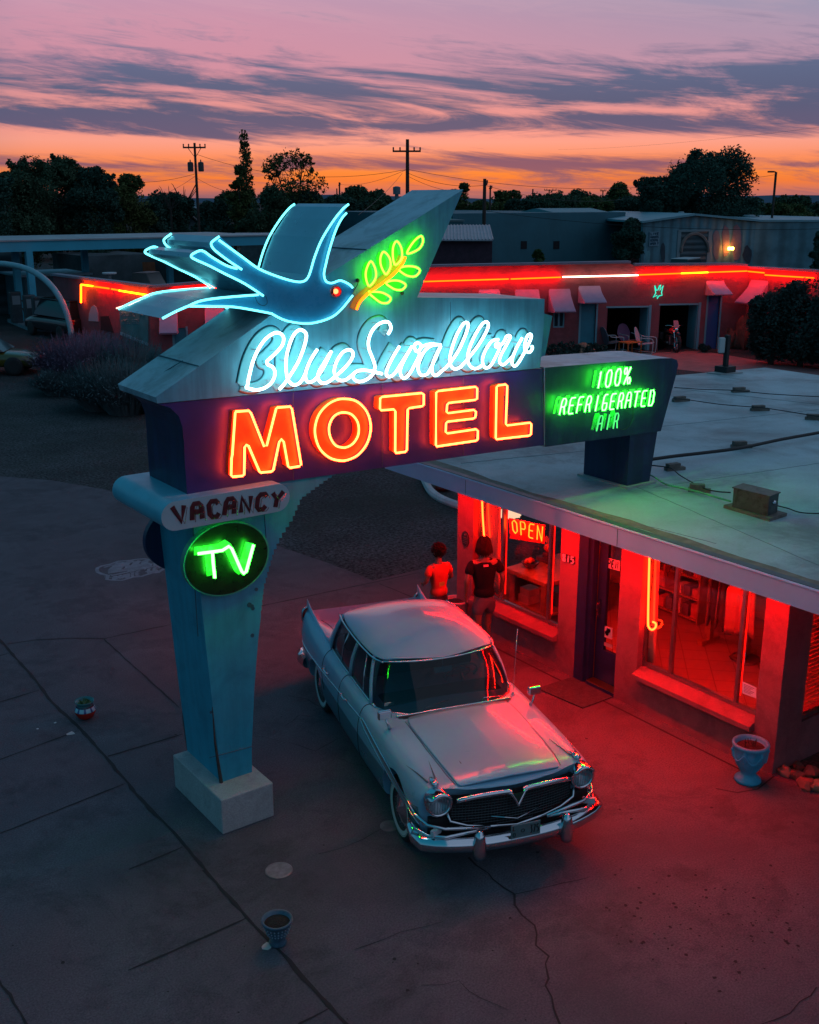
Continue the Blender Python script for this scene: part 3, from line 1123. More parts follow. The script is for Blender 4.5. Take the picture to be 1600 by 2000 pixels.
g.mat(1).add(A + [p + Yd for p in A], [(i, i + n, (i + 1) % n + n, (i + 1) % n) for i in range(n)])
g.mat(0).poly([p + Yd for p in reversed(A)])
bird = tri(g.build('swallow', [M_birdblue, mat('bird_edge_metal', (.20, .42, .54), .3, .1, var=.08, vscale=2)], sign))


def btube(pts, n=4, y=YB - .035):
    return spline([onY(*p, YB - .035) + Vector((0, y - (YB - .035), 0)) for p in pts], n)


z8 = zpx(230, 400, 4.848)
runs = [[(689, 562), (681.5, 555), (665, 548), (648, 553), (637, 549), (633, 535), (637, 515), (643, 490), (655.5, 451), (667, 428), (677, 416)],
        [(681, 399), (670, 408), (652, 430), (629.5, 466), (615, 501), (604, 537), (594, 549), (577, 550), (545, 541), (506, 525), (473.5, 502), (428, 469)],
        z8([(962, 300), (900, 345), (885, 375), (920, 430), (1050, 530), (1175, 612)]),
        z8([(1130, 605), (1030, 575), (900, 500), (800, 435), (720, 460), (695, 490), (740, 520), (870, 578), (1010, 650), (1200, 745), (1380, 862)]),
        z8([(1332, 852), (1100, 870), (900, 890), (770, 915), (685, 950)]),
        z8([(690, 950), (560, 1005), (425, 1075)]),
        z8([(680, 960), (900, 962), (1100, 968), (1300, 1000), (1465, 1032)]),
        [(532, 613.5), (561, 627), (603.5, 632), (642.5, 622), (665, 606), (689, 577)]]
for yy in (YB - .035, YB + DB + .035):
    g = MB()
    for r_ in runs:
        g.tube(btube(r_, 4, yy), .0108, 7)
    g.build('neon_outline', E_bird, bird, smooth=True)
# fine body crease lines, eye
g = MB()
for off in ((656, 569, .026), ):
    ce = onY(off[0], off[1], YB - .03)
    g.sphere(ce, off[2], n=14, m_=10)
eye = g.build('eye', E_eye, bird, smooth=True)
g = MB()
ce = onY(656, 569, YB - .006)
g.lathe([(.06, 0), (.05, .03), (.046, .03), (.03, .005)], (0, 0, 0), 18, cap=False)
g.v = [(ce.x + x, ce.y - z, ce.z + y) for x, y, z in g.v]
g.build('eye_rim', mat('red_reflector', (.6, .02, .01), .3), bird, smooth=True)
g = MB()
g.tube(spline([onY(*p, YB - .02) for p in z8([(1300, 870), (1330, 930), (1380, 955), (1415, 930), (1405, 870), (1380, 862)])], 4), .003, 5)
g.tube(spline([onY(*p, YB + .02) for p in zL([(225, 700), (250, 660), (255, 635)])], 4), .005, 5)
g.sphere(S(*zL([(252, 633)])[0], .02), .022, n=8, m_=6)
g.sphere(S(*zL([(530, 712)])[0], .02), .02, n=8, m_=6)
g.build('lead_wire', M_dark, sign)

# ------------------------------------------------------------------ the motel office
XW = 9.80                                    # face of the street wall
XG = 9.92                                    # glass plane
M_stucco = mat('pink_stucco', (.27, .085, .10), .85, stain=.25, sscale=1.3, var=.12, vscale=2.5, dirt=(.18, .055, .07), dscale=1.8, damt=.5, bump=.006, bscale=55, fine=.12, fscale=70)
M_roofm = mat('roof_membrane', (.34, .45, .49), .62, stain=.35, sscale=.5, var=.18, vscale=.7, dirt=(.15, .18, .19), dscale=.42, damt=.85, bump=.010, bscale=5, fine=.06, fscale=30)
M_fascia = mat('white_fascia_metal', (.62, .58, .80), .38, var=.06, vscale=2)
M_gutter = mat('dark_gutter', (.06, .08, .11), .5, var=.2)
M_doorblue = mat('navy_door_paint', (.012, .03, .10), .35, var=.25, vscale=5, dirt=(.02, .02, .03), dscale=8, damt=.5)
M_tile = bpy.data.materials.new('floor_tiles')
M_tile.use_nodes = True
t = NT(M_tile.node_tree)
o_ = t.n('ShaderNodeOutputMaterial')
p_ = t.n('ShaderNodeBsdfPrincipled')
t.put(o_.inputs[0], p_.outputs[0])
tcn = t.n('ShaderNodeTexCoord')
br = t.n('ShaderNodeTexBrick', offset=0.0)
mp = t.n('ShaderNodeMapping')
mp.inputs['Rotation'].default_value = (0, 0, R(45))
t.put(mp.inputs[0], tcn.outputs['Object'])
t.put(br.inputs['Vector'], mp.outputs[0])
br.inputs['Scale'].default_value = 3.0
br.inputs['Brick Width'].default_value = 1.0
br.inputs['Row Height'].default_value = 1.0
br.inputs['Mortar Size'].default_value = .018
br.inputs['Color1'].default_value = (.40, .26, .22, 1)
br.inputs['Color2'].default_value = (.34, .22, .19, 1)
br.inputs['Mortar'].default_value = (.18, .12, .10, 1)
t.put(p_.inputs['Base Color'], br.outputs[0])
p_.inputs['Roughness'].default_value = .3
M_in = mat('interior_plaster', (.40, .33, .30), .8, var=.1)
M_wood = mat('varnished_wood', (.30, .15, .07), .45, var=.3, vscale=8)
M_glass = glassmat('shop_glass', (.86, .88, .88))
E_redtube = emat('neon_window_red', (46, .75, .10))
E_soffit = emat('neon_soffit_red', (1.0, .002, .0007), 225)
E_inner = emat('neon_inside_red', (1.0, .006, .002), 420)
E_open = emat('neon_open_orange', (9, .95, .06))
E_lamp = emat('lamp_warm_white', (7, 4.6, 3.0))

off = empty('motel_office', (9.8, 9.3, 0), 'flat roofed pink motel office with red neon lit windows and white fascia', 'motel office')
g = MB()
WT = .22
x1 = XW + WT
ZH = 2.20
YA, YE = 12.18, 6.40
w1a, w1b, da, db, w2a, w2b = 11.81, 9.95, 9.60, 8.86, 8.50, 6.70
for (ya, yb, za, zb) in [(w1a, YA, 0, ZH), (da, w1b, 0, ZH), (w2a, db, 0, ZH), (YE, w2b, 0, ZH), (w1b, w1a, 0, .44), (w2b, w2a, 0, .44)]:
    g.box(XW, x1, ya, yb, za, zb)
g.box(XW, x1, YE, YA, ZH + .001, 2.555)
# side and rear walls
sx0 = onY(1578, 1300, YE).x
g.box(x1 + .001, sx0, YE, YE + WT, 0, 2.555)
g.box(sx0 + .001, sx0 + 1.5, YE + .002, YE + WT, 0, .52)
g.box(sx0 + .001, sx0 + 1.5, YE + .002, YE + WT, 2.1, 2.555)
g.box(sx0 + 1.501, 15.2, YE, YE + WT, 0, 2.555)
g.box(x1 + .001, 10.25, YA - WT, YA, 0, 2.555)
g.box(10.251, 12.6, YA - WT, YA, 0, .6)
g.box(10.251, 12.6, YA - WT, YA, 2.12, 2.555)
g.box(12.601, 15.2, YA - WT, YA, 0, 2.555)
g.box(15.0, 15.2, YE + WT + .001, YA - WT - .001, 0, 2.555)
wall = g.build('wall', M_stucco, off)
# foot of the wall: thin plinth line
# window ledges
for (ya, yb) in ((w1b, w1a), (w2b, w2a)):
    g = MB()
    prof = [(XG, .575), (XW - .085, .50), (XW - .085, .44), (XW - .001, .43), (XG, .43)]
    P = [Vector((x, ya + .002, z)) for x, z in prof]
    g.prism(P, (0, yb - ya - .004, 0))
    g.build('window_ledge', M_stucco, off)
# frames, panes
def window(ya, yb, mull, name='window'):
    g = MB()
    f = .022
    z0, z1 = .575, ZH
    ys = [yb] + list(mull) + [ya]
    for y in ys:
        g.box(XG - .02, XG + .03, y - f, y + f, z0 + .045, z1)
    g.box(XG - .022, XG + .032, ya, yb, z0 + .001, z0 + .044)
    fr = g.build(name, M_alu, off)
    g = MB()
    g.box(XG + .004, XG + .008, ya + .001, yb - .001, z0 + .02, z1 - .01)
    g.build('pane', M_glass, fr)
    return fr


W1 = window(w1b, w1a, (11.26, 10.27))
W2 = window(w2b, w2a, (8.05, 7.06))
g = MB()
f = .025
zz0 = .57
g.box(sx0 - .002, sx0 + .045, YE + .03, YE + .08, .53, 2.1)
g.box(sx0 + .046, sx0 + 1.49, YE + .03, YE + .08, .53, .575)
g.box(sx0 + .9, sx0 + .94, YE + .03, YE + .08, .576, 2.1)
W3 = g.build('window', M_alu, off)
g = MB()
g.box(sx0 + .02, sx0 + 1.49, YE + .05, YE + .054, .56, 2.1)
g.build('pane', M_glass, W3)
for i in range(9):
    z = .62 + i * .05
    g = MB()
g = MB()
for i in range(26):
    z = .62 + i * .055
    g.obox((sx0 + .76, YE + .16, z), (1, 0, 0), (0, 1, -.5), (0, .5, 1), .70, .026, .002)
g.build('window_blind', mat('blind_orange_wood', (.55, .22, .06), .5, var=.2), W3)
# door set in a deep navy frame
g = MB()
g.box(XW - .01, x1, 9.43, 9.598, 0, ZH)
g.box(XW + .03, x1 + .02, 9.37, 9.429, 0, ZH)
g.box(XW - .012, x1, 8.862, 9.36, .0, .055)
dfr = g.build('door_frame', M_doorblue, off)
g = MB()
g.box(9.94, 9.99, 9.22, 9.362, .06, ZH - .01)
g.box(9.94, 9.99, 8.865, 8.90, .06, ZH - .01)
g.box(9.94, 9.99, 8.9005, 9.2195, .06, .52)
door = g.build('door', M_doorblue, off)
g = MB()
g.box(9.962, 9.966, 8.90, 9.22, .52, ZH - .02)
g.build('pane', M_glass, door)
g = MB()
g.tube([(9.90, 9.30, 1.0), (9.86, 9.30, 1.0), (9.86, 9.30, 1.16), (9.90, 9.30, 1.16)], .012, 6)
g.box(9.93, 9.942, 9.28, 9.32, .95, 1.22)
g.build('handle', M_chrome, door, smooth=False)
g = MB()
g.tube([(9.935, 9.366, .08), (9.935, 9.366, 2.15)], .006, 5)  # red highlight beside the door stile, modelled as a thin bright strip
g.box(9.80, 9.93, 8.865, 9.36, .056, .075)
g.build('threshold_and_highlight', mat('brass_and_highlight', (.7, .32, .12), .3, 1.0), door)
# door sign OPEN
def glyphplate(name, txt, quad, X, plate, ink, prnt, r=.010, gap=.25, margin=0):
    q_ = [onX(*p, X) for p in quad]
    g_ = MB()
    tl, tr, bl, br_ = q_
    g_.prism([tl, tr, br_, bl], (.004, 0, 0))
    pl_ = g_.build(name, plate, prnt)
    g_ = MB()
    for st in word(txt, gap):
        g_.tube([Vector(quadmap(q_, .07 + u * .86, .14 + v * .72)) + Vector((-.003, 0, 0)) for u, v in st], r, 5)
    g_.v = [(X - .003 + (x - X + .003) * .08, y, z) for x, y, z in g_.v]
    g_.build('lettering', ink, pl_)
    return pl_


M_plate = mat('sign_white_card', (.62, .55, .50), .5, var=.06)
M_ink = mat('black_ink', (.01, .01, .012), .5)
glyphplate('open_card', 'OPEN', [(1178, 1087), (1211, 1096), (1177, 1106), (1210, 1115.5)], 9.955, M_plate, M_ink, door, .011)
g = MB()
q = [onX(*p, 9.953) for p in [(1174, 1220), (1196, 1227), (1173.5, 1242), (1195.5, 1249)]]
g.mat(0).prism([q[0], q[1], q[3], q[2]], (.003, 0, 0))
rr = random.Random(2)
g.mat(1)
for k in range(8):
    u, v = .2 + .6 * rr.random(), .25 + .5 * rr.random()
    c = Vector(quadmap(q, u, v)) + Vector((-.002, 0, 0))
    g.box(c.x - .001, c.x, c.y - .018, c.y + .018, c.z - .02, c.z + .02)
g.build('door_sticker', [M_plate, M_ink], door)
g = MB()
q = [onX(*p, 9.953) for p in [(1173.5, 1251), (1196, 1260), (1173, 1258), (1195.5, 1267)]]
g.prism([q[0], q[1], q[3], q[2]], (.003, 0, 0))
g.build('door_sticker', mat('sticker_grey', (.40, .30, .28), .5), door)
# house number of wrought white figures
q = [onX(*p, XW - .012) for p in [(1098.5, 1082), (1121.5, 1089), (1099, 1094.5), (1121, 1101)]]
g = MB()
g.prism([q[0] + Vector((.008, .01, .01)), q[1] + Vector((.008, -.01, .01)), q[3] + Vector((.008, -.01, -.01)), q[2] + Vector((.008, .01, -.01))], (.003, 0, 0))
hn = g.build('house_number', mat('number_backing', (.02, .01, .015), .6), off)
g = MB()
for st in word('815', .3):
    g.tube([Vector(quadmap(q, u, v)) for u, v in st], .012, 5)
g.build('figures', mat('figures_white', (.75, .75, .78), .5), hn)
# oval plaque on the first pillar
g = MB()
c = onX(910, 1053, XW)
n = 28
g.prism([Vector((XW - .02, c.y + .085 * math.cos(6.283 * k / n), c.z + .125 * math.sin(6.283 * k / n))) for k in range(n)], (.018, 0, 0))
pq = g.build('oval_plaque', mat('bronze_plaque', (.035, .05, .055), .4, .6, var=.3, vscale=20), off)
g = MB()
g.tube([Vector((XW - .021, c.y + .075 * math.cos(6.283 * k / n), c.z + .112 * math.sin(6.283 * k / n))) for k in range(n)], .004, 5, closed=True)
g.sphere((XW - .02, c.y, c.z + .075), .01, .02, .02, 8, 6)
for i, wdt in enumerate((.05, .045, .055, .04)):
    g.tube([(XW - .021, c.y - wdt, c.z + .03 - i * .028), (XW - .021, c.y + wdt, c.z + .03 - i * .028)], .004, 4)
g.build('relief', mat('plaque_relief', (.15, .17, .17), .5, .5), pq)
# floor, ceiling and inner faces
g = MB()
g.box(x1 + .002, 14.99, YE + WT + .002, YA - WT - .002, .0, .05)
fl = g.build('floor', M_tile, off)
g = MB()
g.box(13.6, 13.65, YE + WT + .01, YA - WT - .01, .051, 2.41)
g.build('inner_wall', M_in, off)
# roof: slab with an uneven membrane
rp = [(9.03, 12.88), (16.0, 15.7), (20.8, 14.85), (20.8, 0.5), (9.03, 0.5)]
g = MB()
ZR = 2.665
g.prism([Vector((x, y, 2.56)) for x, y in rp], (0, 0, ZR - 2.56))
rf = g.build('roof', M_roofm, off)
g = MB()
rr = random.Random(4)
for (px0, px1) in [((1290, 833), (1600, 800)), ((1150, 880), (900, 905)), ((1275, 952), (1600, 905)), ((1240, 950), (1600, 1105)), ((1330, 760), (1600, 790)), ((1000, 960), (1400, 1062))]:
    a, b = onZ(*px0, ZR), onZ(*px1, ZR)
    n = 24
    g.tube([a.lerp(b, k / n) + Vector((rr.uniform(-.008, .008), rr.uniform(-.008, .008), -.004)) for k in range(n + 1)], .009, 5)
g.build('membrane_seam', mat('roof_seam', (.17, .21, .23), .8), rf)
# dust and dirt gathered along the eaves
g = MB()
P1 = [Vector((9.16 + .04 * math.sin(k * .7), 12.8 - k * .41, ZR + .003)) for k in range(31)]
g.strip(P1, [.12 + .10 * abs(math.sin(k * 1.3)) for k in range(31)])
g.build('eaves_dirt', mat('eaves_dirt', (.20, .17, .14), .9, var=.3, vscale=6), rf)
g = MB()
g.mat(0).box(8.985, 9.028, .5, 12.93, 2.42, 2.64)
g.mat(0).tube([(8.985, .5, 2.655), (8.985, 12.93, 2.655)], .017, 8)
g.mat(1).box(9.005, 9.10, .5, 12.90, 2.6405, 2.672)
g.mat(0)
# end of the eaves
a, b = Vector((9.03, 12.935, 2.42)), Vector((16.0, 15.76, 2.42))
g.beam(a + Vector((0, 0, .12)), b + Vector((0, 0, .12)), .04, .24)
g.build('fascia', [M_fascia, M_gutter], off)
g = MB()
for y in (11.0, 8.2, 5.4):
    g.box(8.981, 8.9835, y, y + .006, 2.43, 2.64)
g.build('fascia_joint', M_gutter, off)
# neon under the eaves and round the windows, and strips for red-lit mullions
g = MB()
g.tube([(9.20, 6.2, 2.525), (9.20, 12.2, 2.525)], .022, 8)
g.build('eaves_neon_tube', E_soffit, off, smooth=True)
g = MB()
xt = XG - .05
top = [Vector((xt, 8.40, 2.15)), Vector((xt, 8.40, 1.3))]
P = [onX(*p, xt) for p in [(1268, 1086), (1267, 1150), (1266, 1212), (1267, 1224), (1273, 1230), (1280, 1226), (1281, 1218), (1275, 1214.5)]]
P[0].z = 2.17
g.tube(spline(P, 5), .013, 8)
g.build('window_neon_and_glow', E_redtube, W2, smooth=True)
g = MB()
P = [onX(*p, xt) for p in [(941, 979), (943, 1010), (946, 1052)]]
P[0].z = 2.17
g.tube(P, .013, 8)
g.build('window_neon_and_glow', E_redtube, W1, smooth=True)
for (W, y) in ((W1, 10.27), (W2, 7.06), (W1, 11.26)):
    g = MB()
    g.tube([(XG + .045, y - .012, .70), (XG + .045, y - .012, 2.16)], .016, 6)  # red light on the mullion sides, put in as glowing strips
    g.build('window_neon_and_glow', emat('mullion_lit_red', (3.2, .012, .006)), W, smooth=True)
g = MB()
g.tube([(XG + .10, 6.9, 2.17), (XG + .10, 8.4, 2.17)], .02, 6)
g.build('window_neon_and_glow', E_inner, W2, smooth=True)
g = MB()
g.tube([(XG + .10, 10.1, 2.17), (XG + .10, 11.7, 2.17)], .02, 6)
g.build('window_neon_and_glow', E_inner, W1, smooth=True)

# ---- things inside the office
# neon OPEN sign in the first window
g = MB()
q = [onX(*p, 10.10) for p in [(994, 1012), (1063, 1026), (996, 1052), (1062, 1062)]]
g.prism([q[0], q[1], q[3], q[2]], (.02, 0, 0))
os_ = g.build('neon_open_sign', mat('open_red_board', (.75, .03, .01), .4))
tag(os_, 'red board with orange neon OPEN letters hanging in the left office window', 'neon sign')
g = MB()
q = [onX(*p, 10.06) for p in [(998, 1014.5), (1062, 1029), (1001, 1040), (1060, 1057)]]
for st in word('OPEN', .3):
    g.tube([Vector(quadmap(q, u, v)) for u, v in st], .009, 6)
g.build('neon_lettering', E_open, os_, smooth=True, local=False)
# lamp
c = onX(993, 1003, 10.35)
lp = empty('hanging_lamp', (c.x, c.y, c.z), 'glowing frilled glass lamp hanging above the neon OPEN board', 'lamp')
g = MB()
prof = [(.03, .10), (.10, .06), (.17, .0), (.19, -.03)]
g.lathe(prof, (c.x, c.y, c.z), 20, cap=False)
g.v = [(c.x + (x - c.x) * (1 + .08 * math.sin(9 * math.atan2(y - c.y, x - c.x))), c.y + (y - c.y) * (1 + .08 * math.sin(9 * math.atan2(y - c.y, x - c.x))), z) for x, y, z in g.v]
g.build('glass_shade', emat('shade_glow', (1.6, .95, .6)), lp, smooth=True)
g = MB()
g.sphere((c.x, c.y, c.z + .01), .055, n=12, m_=8)
g.build('bulb', E_lamp, lp, smooth=True)
g = MB()
g.tube([(c.x, c.y, c.z + .1), (c.x, c.y, 2.42)], .008, 6)
g.build('rod', M_dark, lp)
# curtain
def curtain(x, y0, y1, z0, z1, label, flare=0.0):
    g_ = MB()
    n = 40
    vs = []
    for j in range(9):
        z = z1 + (z0 - z1) * j / 8
        for k in range(n + 1):
            t_ = k / n
            vs.append((x + .035 * math.sin(t_ * 42) * (1 - .3 * math.sin(j)), y0 + (y1 - y0) * t_ * (1 + flare * (j / 8) ** 2 - flare), z))
    fs = [(j * (n + 1) + k, j * (n + 1) + k + 1, (j + 1) * (n + 1) + k + 1, (j + 1) * (n + 1) + k) for j in range(8) for k in range(n)]
    g_.add(vs, fs)
    o2 = g_.build('curtain', mat('curtain_cream', (.62, .42, .30), .85, var=.1), None, smooth=True)
    md = o2.modifiers.new('thick', 'SOLIDIFY')
    md.thickness = .004
    return tag(o2, label, 'curtain', 'curtains inside the office windows')


curtain(10.02, 11.78, 11.42, .62, 2.16, 'cream curtain gathered at the far left end of the office window beside the OPEN sign', .1)
curtain(10.02, 8.50, 8.40, .60, 2.16, 'narrow curtain behind the hooked red tube in the large office window', .35)
# display table with turned posts and shelves
tb = empty('display_table', (11.1, 11.4, .05), 'wooden display table with corner posts and a lower shelf behind the left office window', 'table')
g = MB()
g.box(10.50, 11.90, 10.95, 11.88, .76, .83)
bevel(g.build('tabletop', M_wood, tb), .008)
g = MB()
g.box(10.58, 11.82, 11.03, 11.80, .24, .28)
g.build('shelf', M_wood, tb)
for (x, y) in ((10.57, 11.81), (10.57, 11.02), (11.83, 11.81), (11.83, 11.02)):
    g = MB()
    g.box(x - .05, x + .05, y - .05, y + .05, .05, .759)
    g.box(x - .058, x + .058, y - .058, y + .058, .30, .335)
    g.box(x - .058, x + .058, y - .058, y + .058, .70, .735)
    g.build('leg', M_wood, tb, smooth=False)
for i, (x, y, a, b, c_, colr) in enumerate([(10.78, 11.60, .12, .12, .13, (.6, .45, .38)), (11.10, 11.30, .13, .12, .12, (.08, .10, .14)), (11.45, 11.20, .12, .10, .12, (.5, .20, .15)), (11.45, 11.62, .14, .1, .13, (.3, .1, .1))]):
    g = MB()
    g.box(x - a, x + a, y - b, y + b, .2805, .28 + c_)
    g.box(x - a * .9, x + a * .95, y - b * .95, y + b * .85, .2815 + c_, .28 + c_ * 1.9)
    tag(bevel(g.build('boxed_goods', mat('goods_%d' % i, colr, .6, var=.2)), .004), ['pale boxed goods stacked at the left end of the table shelf', 'dark boxed goods in the middle of the table shelf', 'reddish boxed goods at the door end of the table shelf', 'boxed goods stacked at the back of the table shelf'][i], 'boxes')
# fruit bowl on the table
c = Vector((10.80, 11.62, .83))
g = MB()
g.lathe([(.05, 0), (.09, .02), (.125, .07), (.135, .10), (.125, .10), (.10, .05), (.001, .03)], (c.x, c.y, .832), 24)
bw = g.build('fruit_bowl', mat('bowl_dark_glaze', (.03, .05, .10), .2), smooth=True)
tag(bw, 'dark round bowl heaped with red fruit on the display table', 'bowl')
rr = random.Random(12)
for k in range(11):
    g = MB()
    a = rr.uniform(0, 6.28)
    r_ = rr.uniform(0, .075)
    g.sphere((c.x + r_ * math.cos(a), c.y + r_ * math.sin(a), .935 + rr.uniform(-.01, .05) * (1 - r_ / .08)), .034, n=10, m_=7)
    tag(g.build('fruit', mat('fruit_red', (.6, .10, .03), .35, var=.2, vscale=20), smooth=True), 'small red fruit heaped in the dark bowl on the display table', 'fruit', 'fruit in the bowl')
# toy truck / gift figures by the window
g = MB()
c = Vector((11.22, 11.72, .83))
g.box(c.x - .09, c.x + .09, c.y - .13, c.y + .13, .832, .90)
g.box(c.x - .07, c.x + .07, c.y - .10, c.y + .01, .9005, .99)
tag(bevel(g.build('gift_box', mat('gift_dark', (.10, .03, .05), .5, var=.3, vscale=14)), .012), 'dark stepped gift box standing beside the fruit bowl', 'box')
g = MB()
g.sphere((c.x + .03, c.y - .02, 1.05), .075, n=14, m_=9)
g.add([(c.x + .0, c.y - .12, 1.10), (c.x, c.y + .06, 1.16), (c.x + .03, c.y + .04, 1.24), (c.x + .03, c.y - .09, 1.18)], [(0, 1, 2, 3)])
tag(g.build('gift_balloon', mat('foil_red', (.7, .08, .03), .2, .4), smooth=True), 'shiny red foil gift on top of the dark gift box', 'gift')
# red drinking cups at the right of the table
for i, (y, x, h) in enumerate([(11.15, 11.35, .22), (11.12, 11.55, .30)]):
    g = MB()
    g.lathe([(.028, 0), (.036, h * .5), (.030, h * .8), (.022, h), (.001, h)], (x, y, .832), 14)
    tag(g.build('bottle', mat('bottle_red', (.55, .04, .03), .2), smooth=True), ['short red bottle at the front right corner of the display table', 'taller red bottle behind the short one on the display table'][i], 'bottle', 'bottles on the display table')
# clothes rack seen through the large window
rk = empty('clothes_rack', (12.2, 8.9, .05), 'wooden clothes rack with hanging garments standing inside the large office window', 'clothes rack')
for (y0) in (9.25, 8.6):
    g = MB()
    g.box(12.16, 12.24, y0 - .05, y0 + .05, .05, 1.55)
    g.box(12.0, 12.40, y0 - .045, y0 + .045, .0505, .12)
    g.build('post', M_wood, rk)
g = MB()
g.tube([(12.2, 9.3, 1.5), (12.2, 8.55, 1.5)], .015, 8)
g.build('rail', M_chrome, rk)
rr = random.Random(6)


def garment(x, y, ztop, wd, ln, colr, label, dep=.05, nm='hanging_shirt', rot=0):
    g_ = MB()
    vs = []
    n = 18
    for j in range(11):
        t_ = j / 10
        z = ztop - ln * t_
        hw = wd * (.35 + .65 * min(1, t_ * 6)) * (1 + .15 * t_)
        for k in range(n + 1):
            u = k / n * 2 - 1
            vs.append((x + u * hw * math.cos(rot) + dep * .35 * math.sin(u * 11 + j * .35) * t_, y + u * hw * math.sin(rot) + dep * .4 * math.cos(u * 9) * t_, z + (.06 * (1 - abs(u)) if j == 0 else 0) + (.03 * math.sin(u * 8) if j == 10 else 0)))
    fs = [(j * (n + 1) + k, j * (n + 1) + k + 1, (j + 1) * (n + 1) + k + 1, (j + 1) * (n + 1) + k) for j in range(10) for k in range(n)]
    g_.add(vs, fs)
    o2 = g_.build(nm, mat('cloth_' + nm + str(int(colr[0] * 100)) + str(int(colr[2] * 100)), colr, .85, var=.1), None, smooth=True)
    md = o2.modifiers.new('thick', 'SOLIDIFY')
    md.thickness = .02
    return tag(o2, label, 'garment')


for i, (y, cc) in enumerate([(9.14, (.10, .09, .12)), (9.0, (.22, .12, .12)), (8.86, (.06, .06, .08)), (8.72, (.16, .10, .12))]):
    garment(12.2, y, 1.47, .26, 1.0, cc, ['black garment at the left end of the clothes rack', 'brownish garment second on the clothes rack', 'dark garment third on the clothes rack', 'dark red garment at the right end of the clothes rack'][i], rot=.15)
cd_ = onX(1448, 1150, 10.9)
garment(cd_.x, cd_.y, cd_.z + .12, .17, .74, (.30, .12, .10), 'pale dress hanging close to the glass beside the window tube', rot=2.0, nm='hanging_dress')
garment(12.9, 10.6, 1.8, .22, .9, (.30, .14, .12), 'reddish shirt hanging deep in the office behind the door', rot=.6)
garment(11.6, 9.62, 1.75, .20, .62, (.30, .10, .09), 'red shirt hanging left of the clothes rack in the large window', rot=.5)
garment(12.6, 9.75, 1.7, .22, .75, (.14, .10, .16), 'dusky purple shirt hanging before the clothes rack', rot=.9)
# round based display stand
c = onZ(1455, 1290, .05)
st_ = empty('display_stand', (c.x, c.y, .05), 'chrome rimmed round based stand inside the large office window', 'display stand')
g = MB()
g.lathe([(.20, .0), (.215, .012), (.215, .03), (.20, .04), (.001, .045)], (c.x, c.y, .055), 28)
g.build('round_tray', M_chrome, st_, smooth=False)
g = MB()
g.lathe([(.03, .09), (.03, .10), (.02, .11), (.013, .12), (.013, 1.25), (.001, 1.25)], (c.x, c.y, 0), 20)
g.build('pole', M_chrome, st_)
# notice taped to the glass
g = MB()
q = [onX(*p, XG - .002) for p in [(1450.5, 1331), (1477.5, 1343), (1450, 1354), (1477, 1364)]]
g.mat(0).prism([q[0], q[1], q[3], q[2]], (.002, 0, 0))
g.mat(1)
for i in range(6):
    v = .82 - i * .125
    a, b = Vector(quadmap(q, .1, v)), Vector(quadmap(q, .86 - .12 * (i % 3), v))
    g.beam(a + Vector((-.001, 0, 0)), b + Vector((-.001, 0, 0)), .001, .008)
tag(g.build('paper_notice', [mat('paper_lilac', (.75, .68, .78), .7), mat('print_grey', (.25, .2, .3), .7)]), 'white printed paper notice taped low on the large office window', 'notice')
# shelving and stock deep in the room, seen through door and windows
for i, (x, y, h) in enumerate([(12.9, 11.35, 1.5), (12.6, 10.3, 1.0), (13.2, 8.0, 1.4)]):
    sh = empty('shelf_unit', (x, y, .05), ['tall shelf unit against the back wall behind the OPEN sign', 'low shelf unit against the back wall behind the display table', 'shelf unit against the back wall behind the clothes rack'][i], 'shelves', 'shelves in the office')
    g = MB()
    for zz in [.1 + k * .33 for k in range(int(h / .33) + 1)]:
        g.box(x - .02, x + .33, y - .5, y + .5, zz, zz + .025)
    g.box(x - .02, x + .33, y - .53, y - .501, .05, h)
    g.box(x - .02, x + .33, y + .501, y + .53, .05, h)
    g.build('frame', M_wood, sh)
    rq = random.Random(20 + i)
    for zz in [.1 + k * .33 for k in range(int(h / .33))]:
        for k in range(6):
            if rq.random() < .85:
                yy = y - .42 + k * .165
                g = MB()
                hh = rq.uniform(.12, .27)
                g.box(x + .02, x + .24, yy - .06, yy + .06, zz + .026, zz + .026 + hh)
                tag(g.build('shop_goods', mat('stock_%d' % (k % 4), [(.5, .12, .08), (.10, .08, .12), (.55, .45, .38), (.12, .16, .22)][k % 4], .6, var=.3, vscale=12)), 'small packets of shop stock standing on the shelves deep in the office', 'packet', 'stock on the office shelves')

# ---- in front of the office
# door mat
mt = [onZ(*p, .004) for p in [(1122, 1322), (1200, 1361), (1138, 1384), (1050, 1346)]]
g = MB()
g.prism(mt, (0, 0, .014))
tag(g.build('door_mat', mat('coir_mat', (.045, .055, .055), .95, var=.3, vscale=20, bump=.006, bscale=120, fine=.4, fscale=120)), 'grey rectangular mat lying on the red lit concrete at the office door', 'door mat')
